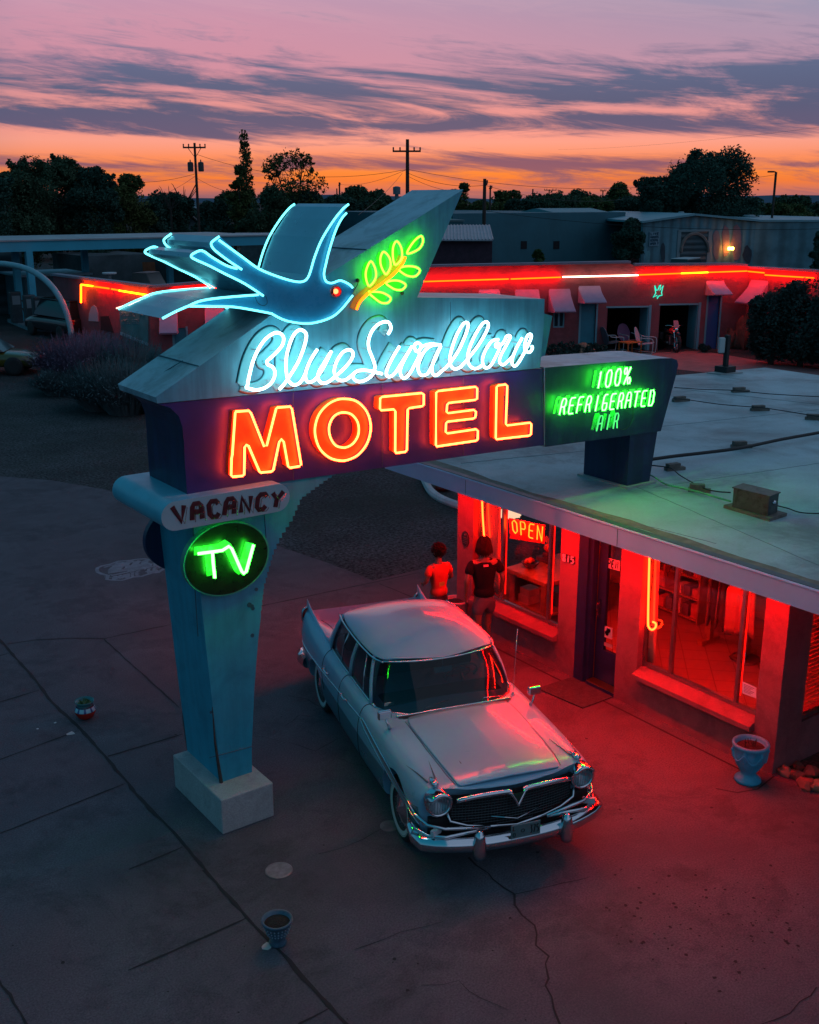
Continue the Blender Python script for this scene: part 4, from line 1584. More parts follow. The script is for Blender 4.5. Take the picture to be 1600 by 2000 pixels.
# turquoise urn
c = onZ(1460, 1524)
ur = empty('urn_planter', (c.x, c.y, 0), 'turquoise pedestal urn with moulded swags beside the large office window', 'planter')
g = MB()
prof = [(.135, 0), (.15, .012), (.145, .035), (.11, .065), (.082, .09), (.088, .12), (.115, .16), (.15, .22), (.178, .29), (.186, .36), (.182, .42), (.200, .435), (.206, .455), (.200, .475), (.175, .478), (.165, .45), (.15, .42), (.001, .415)]
g.lathe(prof, (c.x, c.y, 0), 40)
M_urn = mat('urn_turquoise', (.03, .36, .56), .5, var=.15, vscale=10, bump=.003, bscale=30)
g.build('bowl', M_urn, ur, smooth=True)
for k in range(6):
    a = 6.283 * k / 6 + .3
    g = MB()
    ux, uy = math.cos(a), math.sin(a)
    p0 = Vector((c.x + ux * .185, c.y + uy * .185, .40))
    g.tube([p0 + Vector((0, 0, .05)), p0, p0 + Vector((0, 0, -.08)), p0 + Vector((-ux * .015, -uy * .015, -.13))], .012, 6, rads=[.010, .019, .015, .006])
    g.sphere(p0 + Vector((ux * .006, uy * .006, -.02)), .024, n=8, m_=6)
    g.build('moulded_head', M_urn, ur, smooth=True)
    g = MB()
    sw = []
    for j in range(9):
        aa = a + 1.047 * j / 8
        rr_ = .192 - .012 * math.sin(math.pi * j / 8)
        sw.append((c.x + rr_ * math.cos(aa), c.y + rr_ * math.sin(aa), .385 - .10 * math.sin(math.pi * j / 8)))
    g.tube(sw, .011, 6)
    g.build('moulded_swag', M_urn, ur, smooth=True)
g = MB()
g.lathe([(.16, .0), (.10, .012), (.001, .02)], (c.x, c.y, .425), 20, cap=False)
rr = random.Random(1)
for k in range(14):
    a = rr.uniform(0, 6.28)
    b = Vector((c.x + .06 * math.cos(a) - .03, c.y + .06 * math.sin(a), .43))
    g.tube([b, b + Vector((rr.uniform(-.03, .03), rr.uniform(-.03, .03), rr.uniform(.04, .14)))], .003, 4)
g.build('soil', mat('potting_soil', (.02, .014, .012), .95, var=.4, vscale=30, bump=.01, bscale=60), ur)
# talavera style pot
c = onZ(168, 1402)
pt = empty('painted_pot', (c.x, c.y, 0), 'small round red and blue painted pot on the joint left of the sign', 'flower pot')
g = MB()
k_ = 1.0
prof = [(.062, 0), (.10, .03), (.128, .085), (.132, .12), (.11, .165), (.092, .185), (.10, .205), (.122, .235), (.118, .245), (.10, .225), (.085, .2), (.001, .195)]
mp_ = bpy.data.materials.new('pot_painted_glaze')
mp_.use_nodes = True
t = NT(mp_.node_tree)
o_ = t.n('ShaderNodeOutputMaterial')
p_ = t.n('ShaderNodeBsdfPrincipled')
t.put(o_.inputs[0], p_.outputs[0])
tcn = t.n('ShaderNodeTexCoord')
sp2 = t.n('ShaderNodeSeparateXYZ')
t.put(sp2.inputs[0], tcn.outputs['Object'])
zr = t.m('DIVIDE', sp2.outputs[2], .25)
wv = t.m('SINE', t.m('MULTIPLY', t.m('ARCTAN2', sp2.outputs[1], sp2.outputs[0]), 9))
fl2 = t.mix(t.ramp(wv, [(.45, 0.0), (.55, 1.0)]), (.30, .55, .62), (.04, .10, .25))
base_ = t.ramp(zr, [(.0, (.42, .02, .01)), (.42, (.55, .03, .01)), (.44, (.02, .03, .06)), (.7, (.02, .03, .06)), (.72, (.04, .16, .17)), (1.0, (.05, .28, .30))], 'CONSTANT')
band = t.ramp(zr, [(0, 0.0), (.46, 1.0), (.66, 0.0)], 'CONSTANT')
t.put(p_.inputs['Base Color'], t.mix(band, base_, fl2))
p_.inputs['Roughness'].default_value = .15
g.lathe(prof, (c.x, c.y, 0), 32)
g.build('pot', mp_, pt, smooth=True)
g = MB()
g.lathe([(.09, .0), (.001, .01)], (c.x, c.y, .205), 16, cap=False)
for k in range(16):
    a = rr.uniform(0, 6.28)
    b = Vector((c.x + .05 * math.cos(a), c.y + .05 * math.sin(a), .205))
    g.add([b, b + Vector((.015, 0, .02)), b + Vector((rr.uniform(-.03, .03), rr.uniform(-.03, .03), .05))], [(0, 1, 2)])
g.build('seedlings', mat('seedling_green', (.05, .10, .03), .8), pt)
# dark flared pot in the foreground
c = onZ(543, 1842)
pt = empty('flared_pot', (c.x, c.y, 0), 'dark blue patterned flared pot standing alone in the foreground', 'flower pot')
g = MB()
g.lathe([(.075, 0), (.08, .02), (.068, .04), (.075, .07), (.105, .16), (.125, .225), (.14, .235), (.138, .25), (.118, .245), (.112, .21), (.001, .205)], (c.x, c.y, 0), 32)
g.build('pot', mat('pot_dark_blue_glaze', (.045, .10, .15), .35, var=.3, vscale=14), pt, smooth=True)
for zb, rb in ((.12, .094), (.155, .106), (.19, .117)):
    g = MB()
    for k in range(22):
        a = 6.283 * k / 22
        g.sphere((c.x + rb * math.cos(a), c.y + rb * math.sin(a), zb), .008, n=6, m_=4)
    g.build('glaze_band', mat('pot_pale_glaze', (.16, .24, .30), .4), pt)
g = MB()
g.lathe([(.116, .0), (.05, .012), (.001, .016)], (c.x, c.y, .213), 20, cap=False)
g.build('soil', MATS['potting_soil'], pt)
# white tub planter by the corner of the office
c = onZ(892, 1170, .42)
c = Vector((c.x, c.y, 0))
tb2 = empty('tub_planter', (c.x, c.y, 0), 'pale round tub of soil beside the child at the office corner', 'planter')
g = MB()
g.lathe([(.13, 0), (.16, .2), (.185, .38), (.2, .39), (.2, .42), (.175, .42), (.16, .37), (.001, .365)], (c.x, c.y, 0), 28)
g.build('tub', mat('tub_pale_glaze', (.45, .42, .46), .5, var=.15, vscale=6), tb2, smooth=True)
g = MB()
g.lathe([(.165, .0), (.08, .02), (.001, .03)], (c.x, c.y, .372), 20, cap=False)
g.build('soil', MATS['potting_soil'], tb2)
# rocks edging the dark bed beyond the corner
M_rock = mat('red_sandstone', (.17, .065, .05), .85, var=.3, vscale=5, bump=.012, bscale=14)
M_rock2 = mat('tan_sandstone', (.26, .15, .10), .85, var=.3, vscale=5, bump=.012, bscale=14)


def rock(c_, r_, seed, m_, name='rock', sq=(1, 1, .7)):
    g_ = MB()
    g_.sphere((0, 0, 0), 1, n=14, m_=9)
    vs = []
    for v in g_.v:
        V_ = Vector(v)
        k_ = 1 + .45 * mnoise.noise(V_ * 1.1 + Vector((seed * 3.1, 0, 0))) + .18 * mnoise.noise(V_ * 2.7 + Vector((0, seed, 0)))
        vs.append((c_[0] + V_.x * r_ * sq[0] * k_, c_[1] + V_.y * r_ * sq[1] * k_, max(.0, c_[2] + V_.z * r_ * sq[2] * k_)))
    g_.v = vs
    o2 = g_.build(name, m_)
    bm_ = bmesh.new()
    bm_.from_mesh(o2.data)
    bmesh.ops.remove_doubles(bm_, verts=bm_.verts, dist=1e-4)
    bm_.to_mesh(o2.data)
    bm_.free()
    for p2 in o2.data.polygons:
        p2.use_smooth = True
    try:
        o2.data.set_sharp_from_angle(angle=R(30))
    except Exception:
        pass
    return o2


rl = ['tan edging rock nearest the urn', 'dark red edging rock second from the urn', 'large red edging rock third from the urn', 'pale edging rock at the picture edge', 'flat dark rock behind the large red one', 'small rock wedged behind the tan one', 'rock lying behind the pale rock at the picture edge']
for i, (px, py, r_, m_) in enumerate([(1534, 1512, .085, M_rock2), (1557, 1519, .08, M_rock), (1574, 1537, .10, M_rock), (1600, 1543, .10, M_rock2), (1585, 1514, .09, M_rock), (1560, 1500, .06, M_rock), (1616, 1518, .10, M_rock)]):
    c = onZ(px, py)
    tag(rock((c.x, c.y, r_ * .45), r_, i + 1, m_), rl[i], 'rock', 'rocks edging the bed by the office corner')
g = MB()
g.poly([(p.x, p.y, .004) for p in [onZ(*q_) for q_ in [(1526, 1500), (1600, 1545), (1760, 1600), (1760, 1380), (1560, 1460)]]])
tag(g.build('planting_bed', mat('bed_gravel', (.03, .026, .026), .95, var=.4, vscale=8, bump=.02, bscale=30, fine=.6, fscale=30)), kind='structure')
# white painted edging of the far flower bed
g = MB()
P = [onZ(*p, .05) for p in [(826, 928), (832, 943), (842, 960), (858, 972), (878, 981), (905, 990), (930, 1000)]]
g.tube(spline(P, 4), .09, 8)
tag(g.build('bed_kerb', mat('kerb_whitewash', (.5, .5, .52), .8, var=.2)), 'curved whitewashed kerb of the flower bed left of the office', 'kerb')
c = onZ(868, 955)
tag(rock((c.x, c.y, .1), .25, 9, M_rock), 'brown rock lying inside the whitewashed kerb', 'rock')

# ---- things on the roof
M_timber = mat('weathered_timber', (.13, .115, .10), .85, var=.35, vscale=8, bump=.006, bscale=40)
tim = [(1446, 766, .5, 'timber block under the thin wire near the back of the roof'), (1330, 784, .3, 'timber block by the right edge of the sign panel'), (1484, 802, .5, 'timber block in the middle of the upper wire'),
       (1592, 820, .9, 'tilted timber block at the right end of the upper wire'), (1448, 874, .6, 'dark block carrying the thick pipe'), (1318, 918, .3, 'timber block just right of the sign column'), (1366, 960, .9, 'tilted timber block between the sign column and the metal box')]
for i, (px, py, a, lb) in enumerate(tim):
    c = onZ(px, py, ZR)
    d = Vector((math.cos(a), -math.sin(a), 0))
    s_ = Vector((math.sin(a), math.cos(a), 0))
    root = empty('timber_block', (c.x, c.y, ZR), lb, 'timber block', 'timber blocks carrying the roof cables')
    k_ = .85 + .35 * ((c - CC).length - 11) / 12
    g = MB()
    g.obox(c + Vector((0, 0, .022)), d, s_, (0, 0, 1), .15 * k_, .045, .022)
    g.build('lower_board', M_timber, root)
    g = MB()
    g.obox(c + d * -.03 + Vector((0, 0, .072)), d + s_ * .1, s_ - d * .1, (0, 0, 1), .10 * k_, .045, .026)
    g.build('upper_board', M_timber, root)


def cable(px, r, lab, name='roof_cable', m_=M_dark, lift=.10, sag=0.06):
    P_ = [onZ(x, y, ZR + lift) for x, y in px]
    g_ = MB()
    g_.tube(spline(P_, 5), r, 6)
    return tag(g_.build(name, m_, None, smooth=True), lab, 'cable')


z3 = zpx(1000, 650, 2.6667)
cable(z3([(845, 285), (1000, 295), (1160, 300), (1340, 318), (1600, 333), (1800, 345)]), .008, 'thin wire running across the back of the roof')
cable(z3([(835, 343), (910, 348), (1080, 372), (1250, 386), (1320, 392), (1450, 412), (1560, 430), (1800, 470)]), .008, 'thin wire resting on three timber blocks')
cable(z3([(700, 663), (850, 642), (1000, 625), (1190, 600), (1400, 556), (1600, 520), (1800, 484)]), .026, 'thick black pipe running across the office roof', 'roof_pipe')
cable(z3([(720, 690), (760, 694), (830, 706), (880, 745), (990, 806), (1060, 825), (1140, 832)]), .009, 'loose cable from the sign column to the top of the metal box', lift=.06)
cable(z3([(705, 735), (740, 750), (800, 788), (880, 808), (970, 828), (1060, 855), (1140, 878)]), .013, 'green lit conduit from the sign column to the metal box', m_=mat('conduit_green_lit', (.10, .32, .20), .5), lift=.04)  # green of the sign light is put into the conduit colour
cable(z3([(1380, 900), (1440, 915), (1500, 935), (1600, 941), (1800, 935)]), .008, 'thin cable leaving the right side of the metal box', lift=.03)
# transformer box on its board
a, b = onZ(1427, 989, ZR), onZ(1503, 1006, ZR)
bx = empty('transformer_box', (a.x, a.y, ZR), 'rusty dark metal transformer box standing on a board on the roof', 'metal box')
pts = [onZ(*p, ZR + .001) for p in [(1413, 992), (1503, 1019), (1537, 1008), (1450, 984)]]
g = MB()
g.prism(pts, (0, 0, .04))
g.build('board', M_timber, bx)
f0, f1 = onZ(1430, 990, ZR + .042), onZ(1499, 1008, ZR + .042)
r1 = onZ(1518, 1000, ZR + .042)
dd = (f1 - f0)
ss = (r1 - f1)
M_box = mat('box_dark_steel', (.06, .075, .075), .5, .4, var=.3, vscale=6, dirt=(.012, .012, .012), dscale=9, damt=.9)
g = MB()
g.prism([f0, f1, f1 + ss, f0 + ss], (0, 0, .235))
g.build('case', M_box, bx)
g = MB()
u_ = dd.normalized() * .015
v_ = ss.normalized() * .015
up_ = Vector((0, 0, .2355))
g.prism([f0 - u_ - v_ + up_, f1 + u_ - v_ + up_, f1 + ss + u_ + v_ + up_, f0 + ss - u_ + v_ + up_], (0, 0, .014))
g.build('lid', M_box, bx)
g = MB()
c = f1 + ss * .45 + Vector((0, 0, .15)) + dd.normalized() * .012
g.sphere(c, .028, n=10, m_=8)
g.build('socket', M_chrome, bx)
# vent pipe with a pale floodlight body
c = onZ(1416, 728, ZR)
vp = empty('roof_floodlight', (c.x, c.y, ZR), 'small pole mounted floodlight on a square base at the far edge of the roof', 'floodlight')
g = MB()
g.prism([onZ(*p, ZR + .002) for p in [(1380, 729), (1408, 732), (1451, 729), (1424, 725)]], (0, 0, .02))
g.build('base_sheet', mat('roof_flashing', (.3, .3, .3), .7), vp)
g = MB()
g.box(c.x - .16, c.x + .16, c.y - .16, c.y + .16, ZR + .022, ZR + .15)
g.build('base_block', M_dark, vp)
g = MB()
g.box(c.x - .045, c.x + .045, c.y - .045, c.y + .045, ZR + .15, ZR + .82)
g.build('post', M_dark, vp)
g = MB()
dl = RGT * -.12
g.obox(Vector((c.x, c.y, ZR + .60)) + dl, RGT, (FWD.x, FWD.y, 0), (0, 0, 1), .07, .05, .17)
bevel(g.build('lamp_body', mat('lamp_grey', (.5, .5, .5), .5), vp), .03, 3)

# ------------------------------------------------------------------ the long motel wing
Z2 = Vector((0, 0, 1))
WA, WB = onZ(298, 706), onZ(1366, 682)
WU = (WB - WA).normalized()
WN = Vector((WU.y, -WU.x, 0))                # points to the camera side
M_wing = mat('wing_pink_stucco', (.26, .070, .085), .85, stain=.25, sscale=.6, var=.14, vscale=.8, dirt=(.22, .07, .08), dscale=.6, damt=.6, bump=.01, bscale=14)
M_teal = mat('teal_woodwork', (.03, .22, .30), .5, var=.12, vscale=3)
M_tealpale = mat('pale_teal_trim', (.14, .36, .44), .5)
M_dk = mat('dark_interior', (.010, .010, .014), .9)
M_awn = mat('awning_pink_metal', (.40, .28, .42), .45, var=.08)
M_cap = mat('parapet_cap', (.24, .21, .27), .7, var=.15)
E_wred = emat('neon_parapet_red', (30, .20, .004), 2.1)
E_wamb = emat('neon_parapet_amber', (22, 2.2, .02), 1.6)
E_wwhite = emat('neon_parapet_white', (11, 5.5, 3.8), 1.0)


def V(px, py):
    return onV(px, py, WA, WB)


def along(p):                                 # coordinate along the wing wall
    return (Vector((p.x, p.y, 0)) - WA).dot(WU)


def wp(s, z, out=0.0):
    q_ = WA + WU * s + WN * out
    return Vector((q_.x, q_.y, z))


wing = empty('motel_wing', tuple(wp(15, 0)), 'long low red motel wing with neon lined parapet, pink awnings and two garages', 'motel building')
KS = along(V(1458, 600))                     # concave corner
tops = [(along(V(px, py)), V(px, py).z) for px, py in [(298, 562), (420, 552), (700, 531), (850, 521.5), (1230, 514), (1240, 519), (1431, 518), (1458, 520)]]
openings = [(along(V(1185, 640)), along(V(1266, 640)), 0, V(1225, 601).z, 'garage'), (along(V(1287, 640)), along(V(1362, 640)), 0, V(1325, 596).z, 'garage'),
            (along(V(1134, 640)), along(V(1163, 640)), 0, V(1150, 580).z, 'door'), (along(V(1380, 640)), along(V(1403, 640)), 0, V(1392, 574).z, 'door'),
            (along(V(1081, 620)), along(V(1103, 620)), V(1090, 640).z, V(1090, 600).z, 'window'), (along(V(342, 680)), along(V(365, 680)), 0, V(350, 640).z, 'door')]


def ztop(s):
    for (s0, z0), (s1, z1) in zip(tops, tops[1:]):
        if s0 <= s <= s1:
            return z0 + (z1 - z0) * (s - s0) / (s1 - s0)
    return tops[-1][1] if s > tops[-1][0] else tops[0][1]


g = MB()
cuts = sorted(set([0, KS] + [t_[0] for t_ in tops if 0 < t_[0] < KS] + [o[0] for o in openings] + [o[1] for o in openings]))
for s0, s1 in zip(cuts, cuts[1:]):
    if s1 - s0 < .01:
        continue
    mid = (s0 + s1) / 2
    op = [o for o in openings if o[0] - .01 <= mid <= o[1] + .01]
    za, zb = ztop(s0 + .001), ztop(s1 - .001)
    segs = [(0, None)] if not op else ([(op[0][3], None)] + ([(0, op[0][2])] if op[0][2] > 0 else []))
    for lo, hi in segs:
        a0, b0 = (za, zb) if hi is None else (hi, hi)
        g.prism([wp(s0, lo), wp(s1, lo), wp(s1, b0), wp(s0, a0)], -WN * .22)
g.build('wall', M_wing, wing)
# end wall (to the left) runs parallel to the office wall
EA = WA - WN * .0
EB = onZ(157, 650)
EB = Vector((WA.x, EB.y, 0))
zEA, zEB = onX(293, 562, WA.x).z, onX(157, 547, WA.x).z
g = MB()
g.prism([Vector((WA.x, WA.y + .01, 0)), Vector((WA.x, EB.y, 0)), Vector((WA.x, EB.y, zEB)), Vector((WA.x, WA.y + .01, zEA))], (.25, 0, 0))
g.build('end_wall', M_wing, wing)
# right arm coming towards the office
K = wp(KS, 0)
L2 = 9.0
zK = tops[-1][1]
g = MB()
g.prism([K + Vector((0, .0, 0)), K + Vector((0, -L2, 0)), K + Vector((0, -L2, onX(1600, 531, K.x).z)), K + Vector((0, 0, onX(1460, 524, K.x).z))], (.25, 0, 0))
g.build('wall', M_wing, wing)
# parapet caps
g = MB()
for (s0, z0), (s1, z1) in zip(tops, tops[1:]):
    if s1 - s0 > .5:
        g.beam(wp(s0, z0 + .05, -.05), wp(s1, z1 + .05, -.05), .42, .10)
g.beam(Vector((WA.x + .1, WA.y, zEA + .05)), Vector((WA.x + .1, EB.y, zEB + .05)), .42, .10)
g.beam(K + Vector((.1, 0, onX(1460, 524, K.x).z + .05)), K + Vector((.1, -L2, onX(1600, 531, K.x).z + .05)), .42, .10)
g.build('parapet_cap', M_cap, wing)
# roof behind the parapet
g = MB()
g.prism([wp(.3, 2.4, -.3), wp(KS + 5, 2.4, -.3), wp(KS + 5, 2.4, -7), wp(6, 2.4, -12), wp(.3, 2.4, -9)], (0, 0, .08))
g.build('roof', mat('wing_roof_felt', (.07, .075, .085), .9, var=.3, vscale=.5), wing)
# garages: dark rooms with pale jambs
for (s0, s1, z0, z1, kd) in openings:
    if kd == 'garage':
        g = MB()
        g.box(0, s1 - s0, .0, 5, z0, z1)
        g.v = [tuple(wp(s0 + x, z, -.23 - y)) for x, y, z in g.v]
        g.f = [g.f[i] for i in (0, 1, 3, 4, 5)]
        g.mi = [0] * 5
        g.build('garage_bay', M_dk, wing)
        g = MB()
        g.prism([wp(s1 - .02, 0, -.02), wp(s1 - .02, z1, -.02), wp(s1 - .02, z1, -.95), wp(s1 - .02, 0, -.95)], WU * -.03)
        g.prism([wp(s1 - .01, 0, .02), wp(s1 + .10, 0, .02), wp(s1 + .10, z1 + .1, .02), wp(s1 - .01, z1 + .1, .02)], -WN * .03)
        g.prism([wp(s0 - .06, z1 - .0, .015), wp(s1 - .02, z1 - .0, .015), wp(s1 - .02, z1 + .07, .015), wp(s0 - .06, z1 + .07, .015)], -WN * .03)
        g.build('garage_jamb', M_tealpale, wing)
    elif kd == 'door':
        bl = s0 > along(V(1370, 640))
        g = MB()
        g.prism([wp(s0, 0, -.10), wp(s1, 0, -.10), wp(s1, z1, -.10), wp(s0, z1, -.10)], -WN * .05)
        dd_ = g.build('door', mat('door_blue_violet', (.05, .09, .28), .5) if bl else M_teal, wing)
        g = MB()
        for sa, sb in ((s0 - .08, s0), (s1, s1 + .08)):
            g.prism([wp(sa, 0, .01), wp(sb, 0, .01), wp(sb, z1 + .05, .01), wp(sa, z1 + .05, .01)], -WN * .12)
        g.build('frame', M_tealpale, dd_)
    else:
        g = MB()
        for sa, sb, za, zb in ((s0, s0 + .06, z0, z1), (s1 - .06, s1, z0, z1), (s0 + .061, s1 - .061, z0, z0 + .06), (s0 + .061, s1 - .061, z1 - .06, z1), ((s0 + s1) / 2 - .04, (s0 + s1) / 2 + .04, z0 + .061, z1 - .061)):
            g.prism([wp(sa, za, -.02), wp(sb, za, -.02), wp(sb, zb, -.02), wp(sa, zb, -.02)], -WN * .05)
        fr = g.build('window', M_tealpale, wing)
        g = MB()
        g.prism([wp(s0, z0, -.10), wp(s1, z0, -.10), wp(s1, z1, -.10), wp(s0, z1, -.10)], -WN * .01)
        g.build('pane', mat('dusk_window_pane', (.02, .05, .07), .1), fr)
# window round the concave corner
g = MB()
p0, p1 = onX(1437, 600, K.x), None
g.prism([onX(1470, 588, K.x) + Vector((-.02, 0, 0)), onX(1485, 590, K.x) + Vector((-.02, 0, 0)), onX(1484, 618, K.x) + Vector((-.02, 0, 0)), onX(1470, 615, K.x) + Vector((-.02, 0, 0))], (.02, 0, 0))
g.build('window', M_tealpale, wing)


# awnings: curved ribbed sheets
def awning(a, b, out_dir, z_top, z_bot, out, nm='awning'):
    g_ = MB()
    ux = (b - a).normalized()
    L_ = (b - a).length
    n = 11
    for i in range(n):
        t0, t1 = i / n, (i + .60) / n
        f_ = lambda t: (z_top + (z_bot - z_top) * (t ** .8), out * (t ** 1.15))
        (za, oa), (zb, ob) = f_(t0), f_(t1)
        za += .03
        p = [a + out_dir * oa, b + out_dir * oa, b + out_dir * ob, a + out_dir * ob]
        zz_ = [za, za, zb - .025, zb - .025]
        q_ = [Vector((v.x, v.y, z)) for v, z in zip(p, zz_)]
        g_.mat(0).prism(q_, (0, 0, .025))
        t1 = (i + 1) / n
        (za, oa), (zb, ob) = f_(t0), f_(t1)
        q_ = [Vector((v.x, v.y, z)) for v, z in zip([a + out_dir * oa, b + out_dir * oa, b + out_dir * ob, a + out_dir * ob], [za - .05, za - .05, zb - .05, zb - .05])]
        g_.mat(1).prism(q_, (0, 0, .01))
    g_.mat(0)
    for e in (a - ux * .02, b):
        side = [(f_(0)), (f_(.5)), (f_(1))]
        P_ = [Vector((e.x, e.y, z_top)) + out_dir * 0] + [Vector((e.x, e.y, z_)) + out_dir * o3 for z_, o3 in ((z_top + (z_bot - z_top) * (k / 6) ** .8, out * (k / 6) ** 1.15) for k in range(1, 7))] + [Vector((e.x, e.y, z_bot - .05)) + out_dir * (out * .9), Vector((e.x, e.y, z_bot - .1))]
        g_.prism(P_, ux * .02)
    return tri(g_.build(nm, [M_awn, mat('awning_shadow_gap', (.07, .04, .07), .8)], wing))


for (xa, xb, yt_, yb_, yy) in [(936, 975, 568, 592, 575), (1007, 1052, 568, 612, 575), (1073, 1113, 567, 609, 575), (1131, 1172, 561, 591, 570), (1380, 1414, 551, 575, 560), (312, 345, 601, 651, 620), (401, 436, 603, 640, 620)]:
    a, b = V(xa, yt_), V(xb, yt_)
    zt_ = (a.z + b.z) / 2
    # bottom edge is at the row yb_ about 1 m in front of the wall
    out = .95
    q_ = wp(along(V((xa + xb) / 2, yt_)), 0, out)
    W2_ = q_ + WU
    zb_ = onV((xa + xb) / 2 + 12, yb_, Vector((q_.x, q_.y, 0)), Vector((W2_.x, W2_.y, 0))).z
    awning(Vector((a.x, a.y, 0)), Vector((b.x, b.y, 0)), WN, zt_, zb_, out)
a, b = onX(1467, 549, K.x), onX(1500, 552, K.x)
awning(Vector((a.x, a.y, 0)), Vector((b.x, b.y, 0)), Vector((-1, 0, 0)), a.z, a.z - .85, 1.0)

# neon along the parapet
def wtube(pts, em, r=.028):
    g_ = MB()
    g_.tube(pts, r, 7)
    return g_.build('neon_tube', em, wing, smooth=True)


def wline(p0, p1, em):
    a_, b_ = V(*p0), V(*p1)
    wtube([a_ + WN * .16, b_ + WN * .16], em)


for p0, p1, em in [((337, 567), (425, 562), E_wred), ((430, 562), (700, 552.5), E_wred), ((703, 552.5), (823, 549.5), E_wred), ((826, 549.5), (992, 544.5), E_wred), ((996, 544.5), (1094, 541), E_wred), ((1097, 540.5), (1186, 538.5), E_wwhite), ((1186.5, 538.5), (1244, 537), E_wwhite),
                   ((1246, 536.5), (1327, 533.5), E_wred), ((1328, 533.5), (1380, 531.5), E_wamb), ((1381, 531.5), (1456, 529), E_wred)]:
    wline(p0, p1, em)
for p0, p1, em in [((1461, 530), (1493, 533), E_wred), ((1494, 537), (1540, 540), E_wred), ((1541, 540), (1590, 543), E_wred)]:
    wtube([onX(*p0, K.x - .16), onX(*p1, K.x - .16)], em)
for p0, p1, em in [((158.5, 591), (158.5, 556), E_wamb), ((159, 556), (182, 559), E_wamb), ((183, 559.5), (213, 563.5), E_wred), ((218, 564.5), (233, 567), E_wred), ((233, 567.5), (291, 577), E_wamb), ((228, 602), (280, 586.5), emat('neon_pale_pink', (3.0, 1.5, 1.1)))]:
    wtube([onX(*p0, WA.x - .16), onX(*p1, WA.x - .16)], em, .035)
# cyan neon bird on the wall
bp = [(.1, .95), (.3, .6), (.45, .62), (.6, .95), (.72, 1.0), (.66, .6), (1.0, .95), (.85, .45), (.95, .25), (.62, .2), (.45, .0), (.4, .25), (.0, .1), (.25, .4), (.1, .95)]
o0, o1 = V(1274, 583), V(1294, 556)
wtube([wp(along(o0) + (along(o1) - along(o0)) * x, o0.z + (o1.z - o0.z) * y, .10) for x, y in bp], emat('neon_small_cyan', (.03, 1.1, .75)), .022)
# painted teal board with its lettering on the end wall, white band, posts, arch
g = MB()
xs = WA.x - .03
g.prism([onX(*p, xs) for p in [(233, 602), (289, 590), (289, 671), (236, 648)]], (.03, 0, 0))
tb_ = g.build('painted_board', mat('board_teal', (.05, .20, .22), .6, var=.3, vscale=1.5), wing)
for txt, q4 in (('ROUTE 66', [(236, 611), (283, 608), (236, 617), (283, 617)]), ('MOTEL HERE', [(238, 625), (272, 624), (238, 632), (272, 632.5)])):
    q = [onX(*p, xs - .01) for p in q4]
    g = MB()
    for st in word(txt, .25):
        g.tube([Vector(quadmap(q, u, v)) for u, v in st], .022, 4)
    g.build('lettering', mat('faded_lettering', (.12, .28, .32), .7), tb_)
g = MB()
g.prism([onX(*p, xs - .02) for p in [(235, 648), (289, 670), (289, 676), (235, 654)]], (.02, 0, 0))
g.build('white_band', mat('band_pale_blue', (.22, .40, .48), .6), wing)
g = MB()
P = [onX(*p, xs) for p in [(173, 627), (174, 612), (178, 600), (183, 596), (188, 600), (191, 612), (191.5, 628)]]
g.prism(P, (.03, 0, 0))
g.build('painted_arch', mat('arch_pale', (.35, .42, .50), .6), wing)
g = MB()
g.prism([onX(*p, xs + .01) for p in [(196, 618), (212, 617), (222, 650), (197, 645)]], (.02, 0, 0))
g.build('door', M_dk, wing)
g = MB()
for px in (252, 266, 281, 238):
    a, b = onX(px, 676 - (281 - px) * .35, xs), None
    g.box(xs - .03, xs, a.y - .04, a.y + .04, 0, a.z)
g.build('base_post', M_dk, wing)
# lit forecourt in front of the garages
g = MB()
fc = [onZ(*p, .004) for p in [(1180, 700), (1272, 689), (1366, 685), (1400, 690), (1480, 704), (1560, 716), (1700, 735), (1640, 760), (1330, 722)]]
g.poly(fc)
tag(g.build('brick_forecourt', mat('forecourt_brick', (.26, .13, .13), .85, var=.2, vscale=2)), kind='structure')

# lamp post beside the end wall
p = onZ(222, 652)
lpp = empty('lamp_post', (p.x, p.y, 0), 'slim leaning steel post with a flat cap before the red end wall of the wing', 'lamp post')
tz = far(214, 537, math.hypot(p.x, p.y))
g = MB()
g.tube([(p.x, p.y, 0), (tz.x, tz.y, tz.z)], .09, 8)
g.build('pole', mat('galvanised', (.22, .24, .26), .4, .6), lpp)
g = MB()
g.lathe([(.10, 0), (.34, .05), (.34, .12), (.001, .14)], (tz.x, tz.y, tz.z), 16)
g.build('cap', mat('cap_white', (.55, .52, .55), .5), lpp)

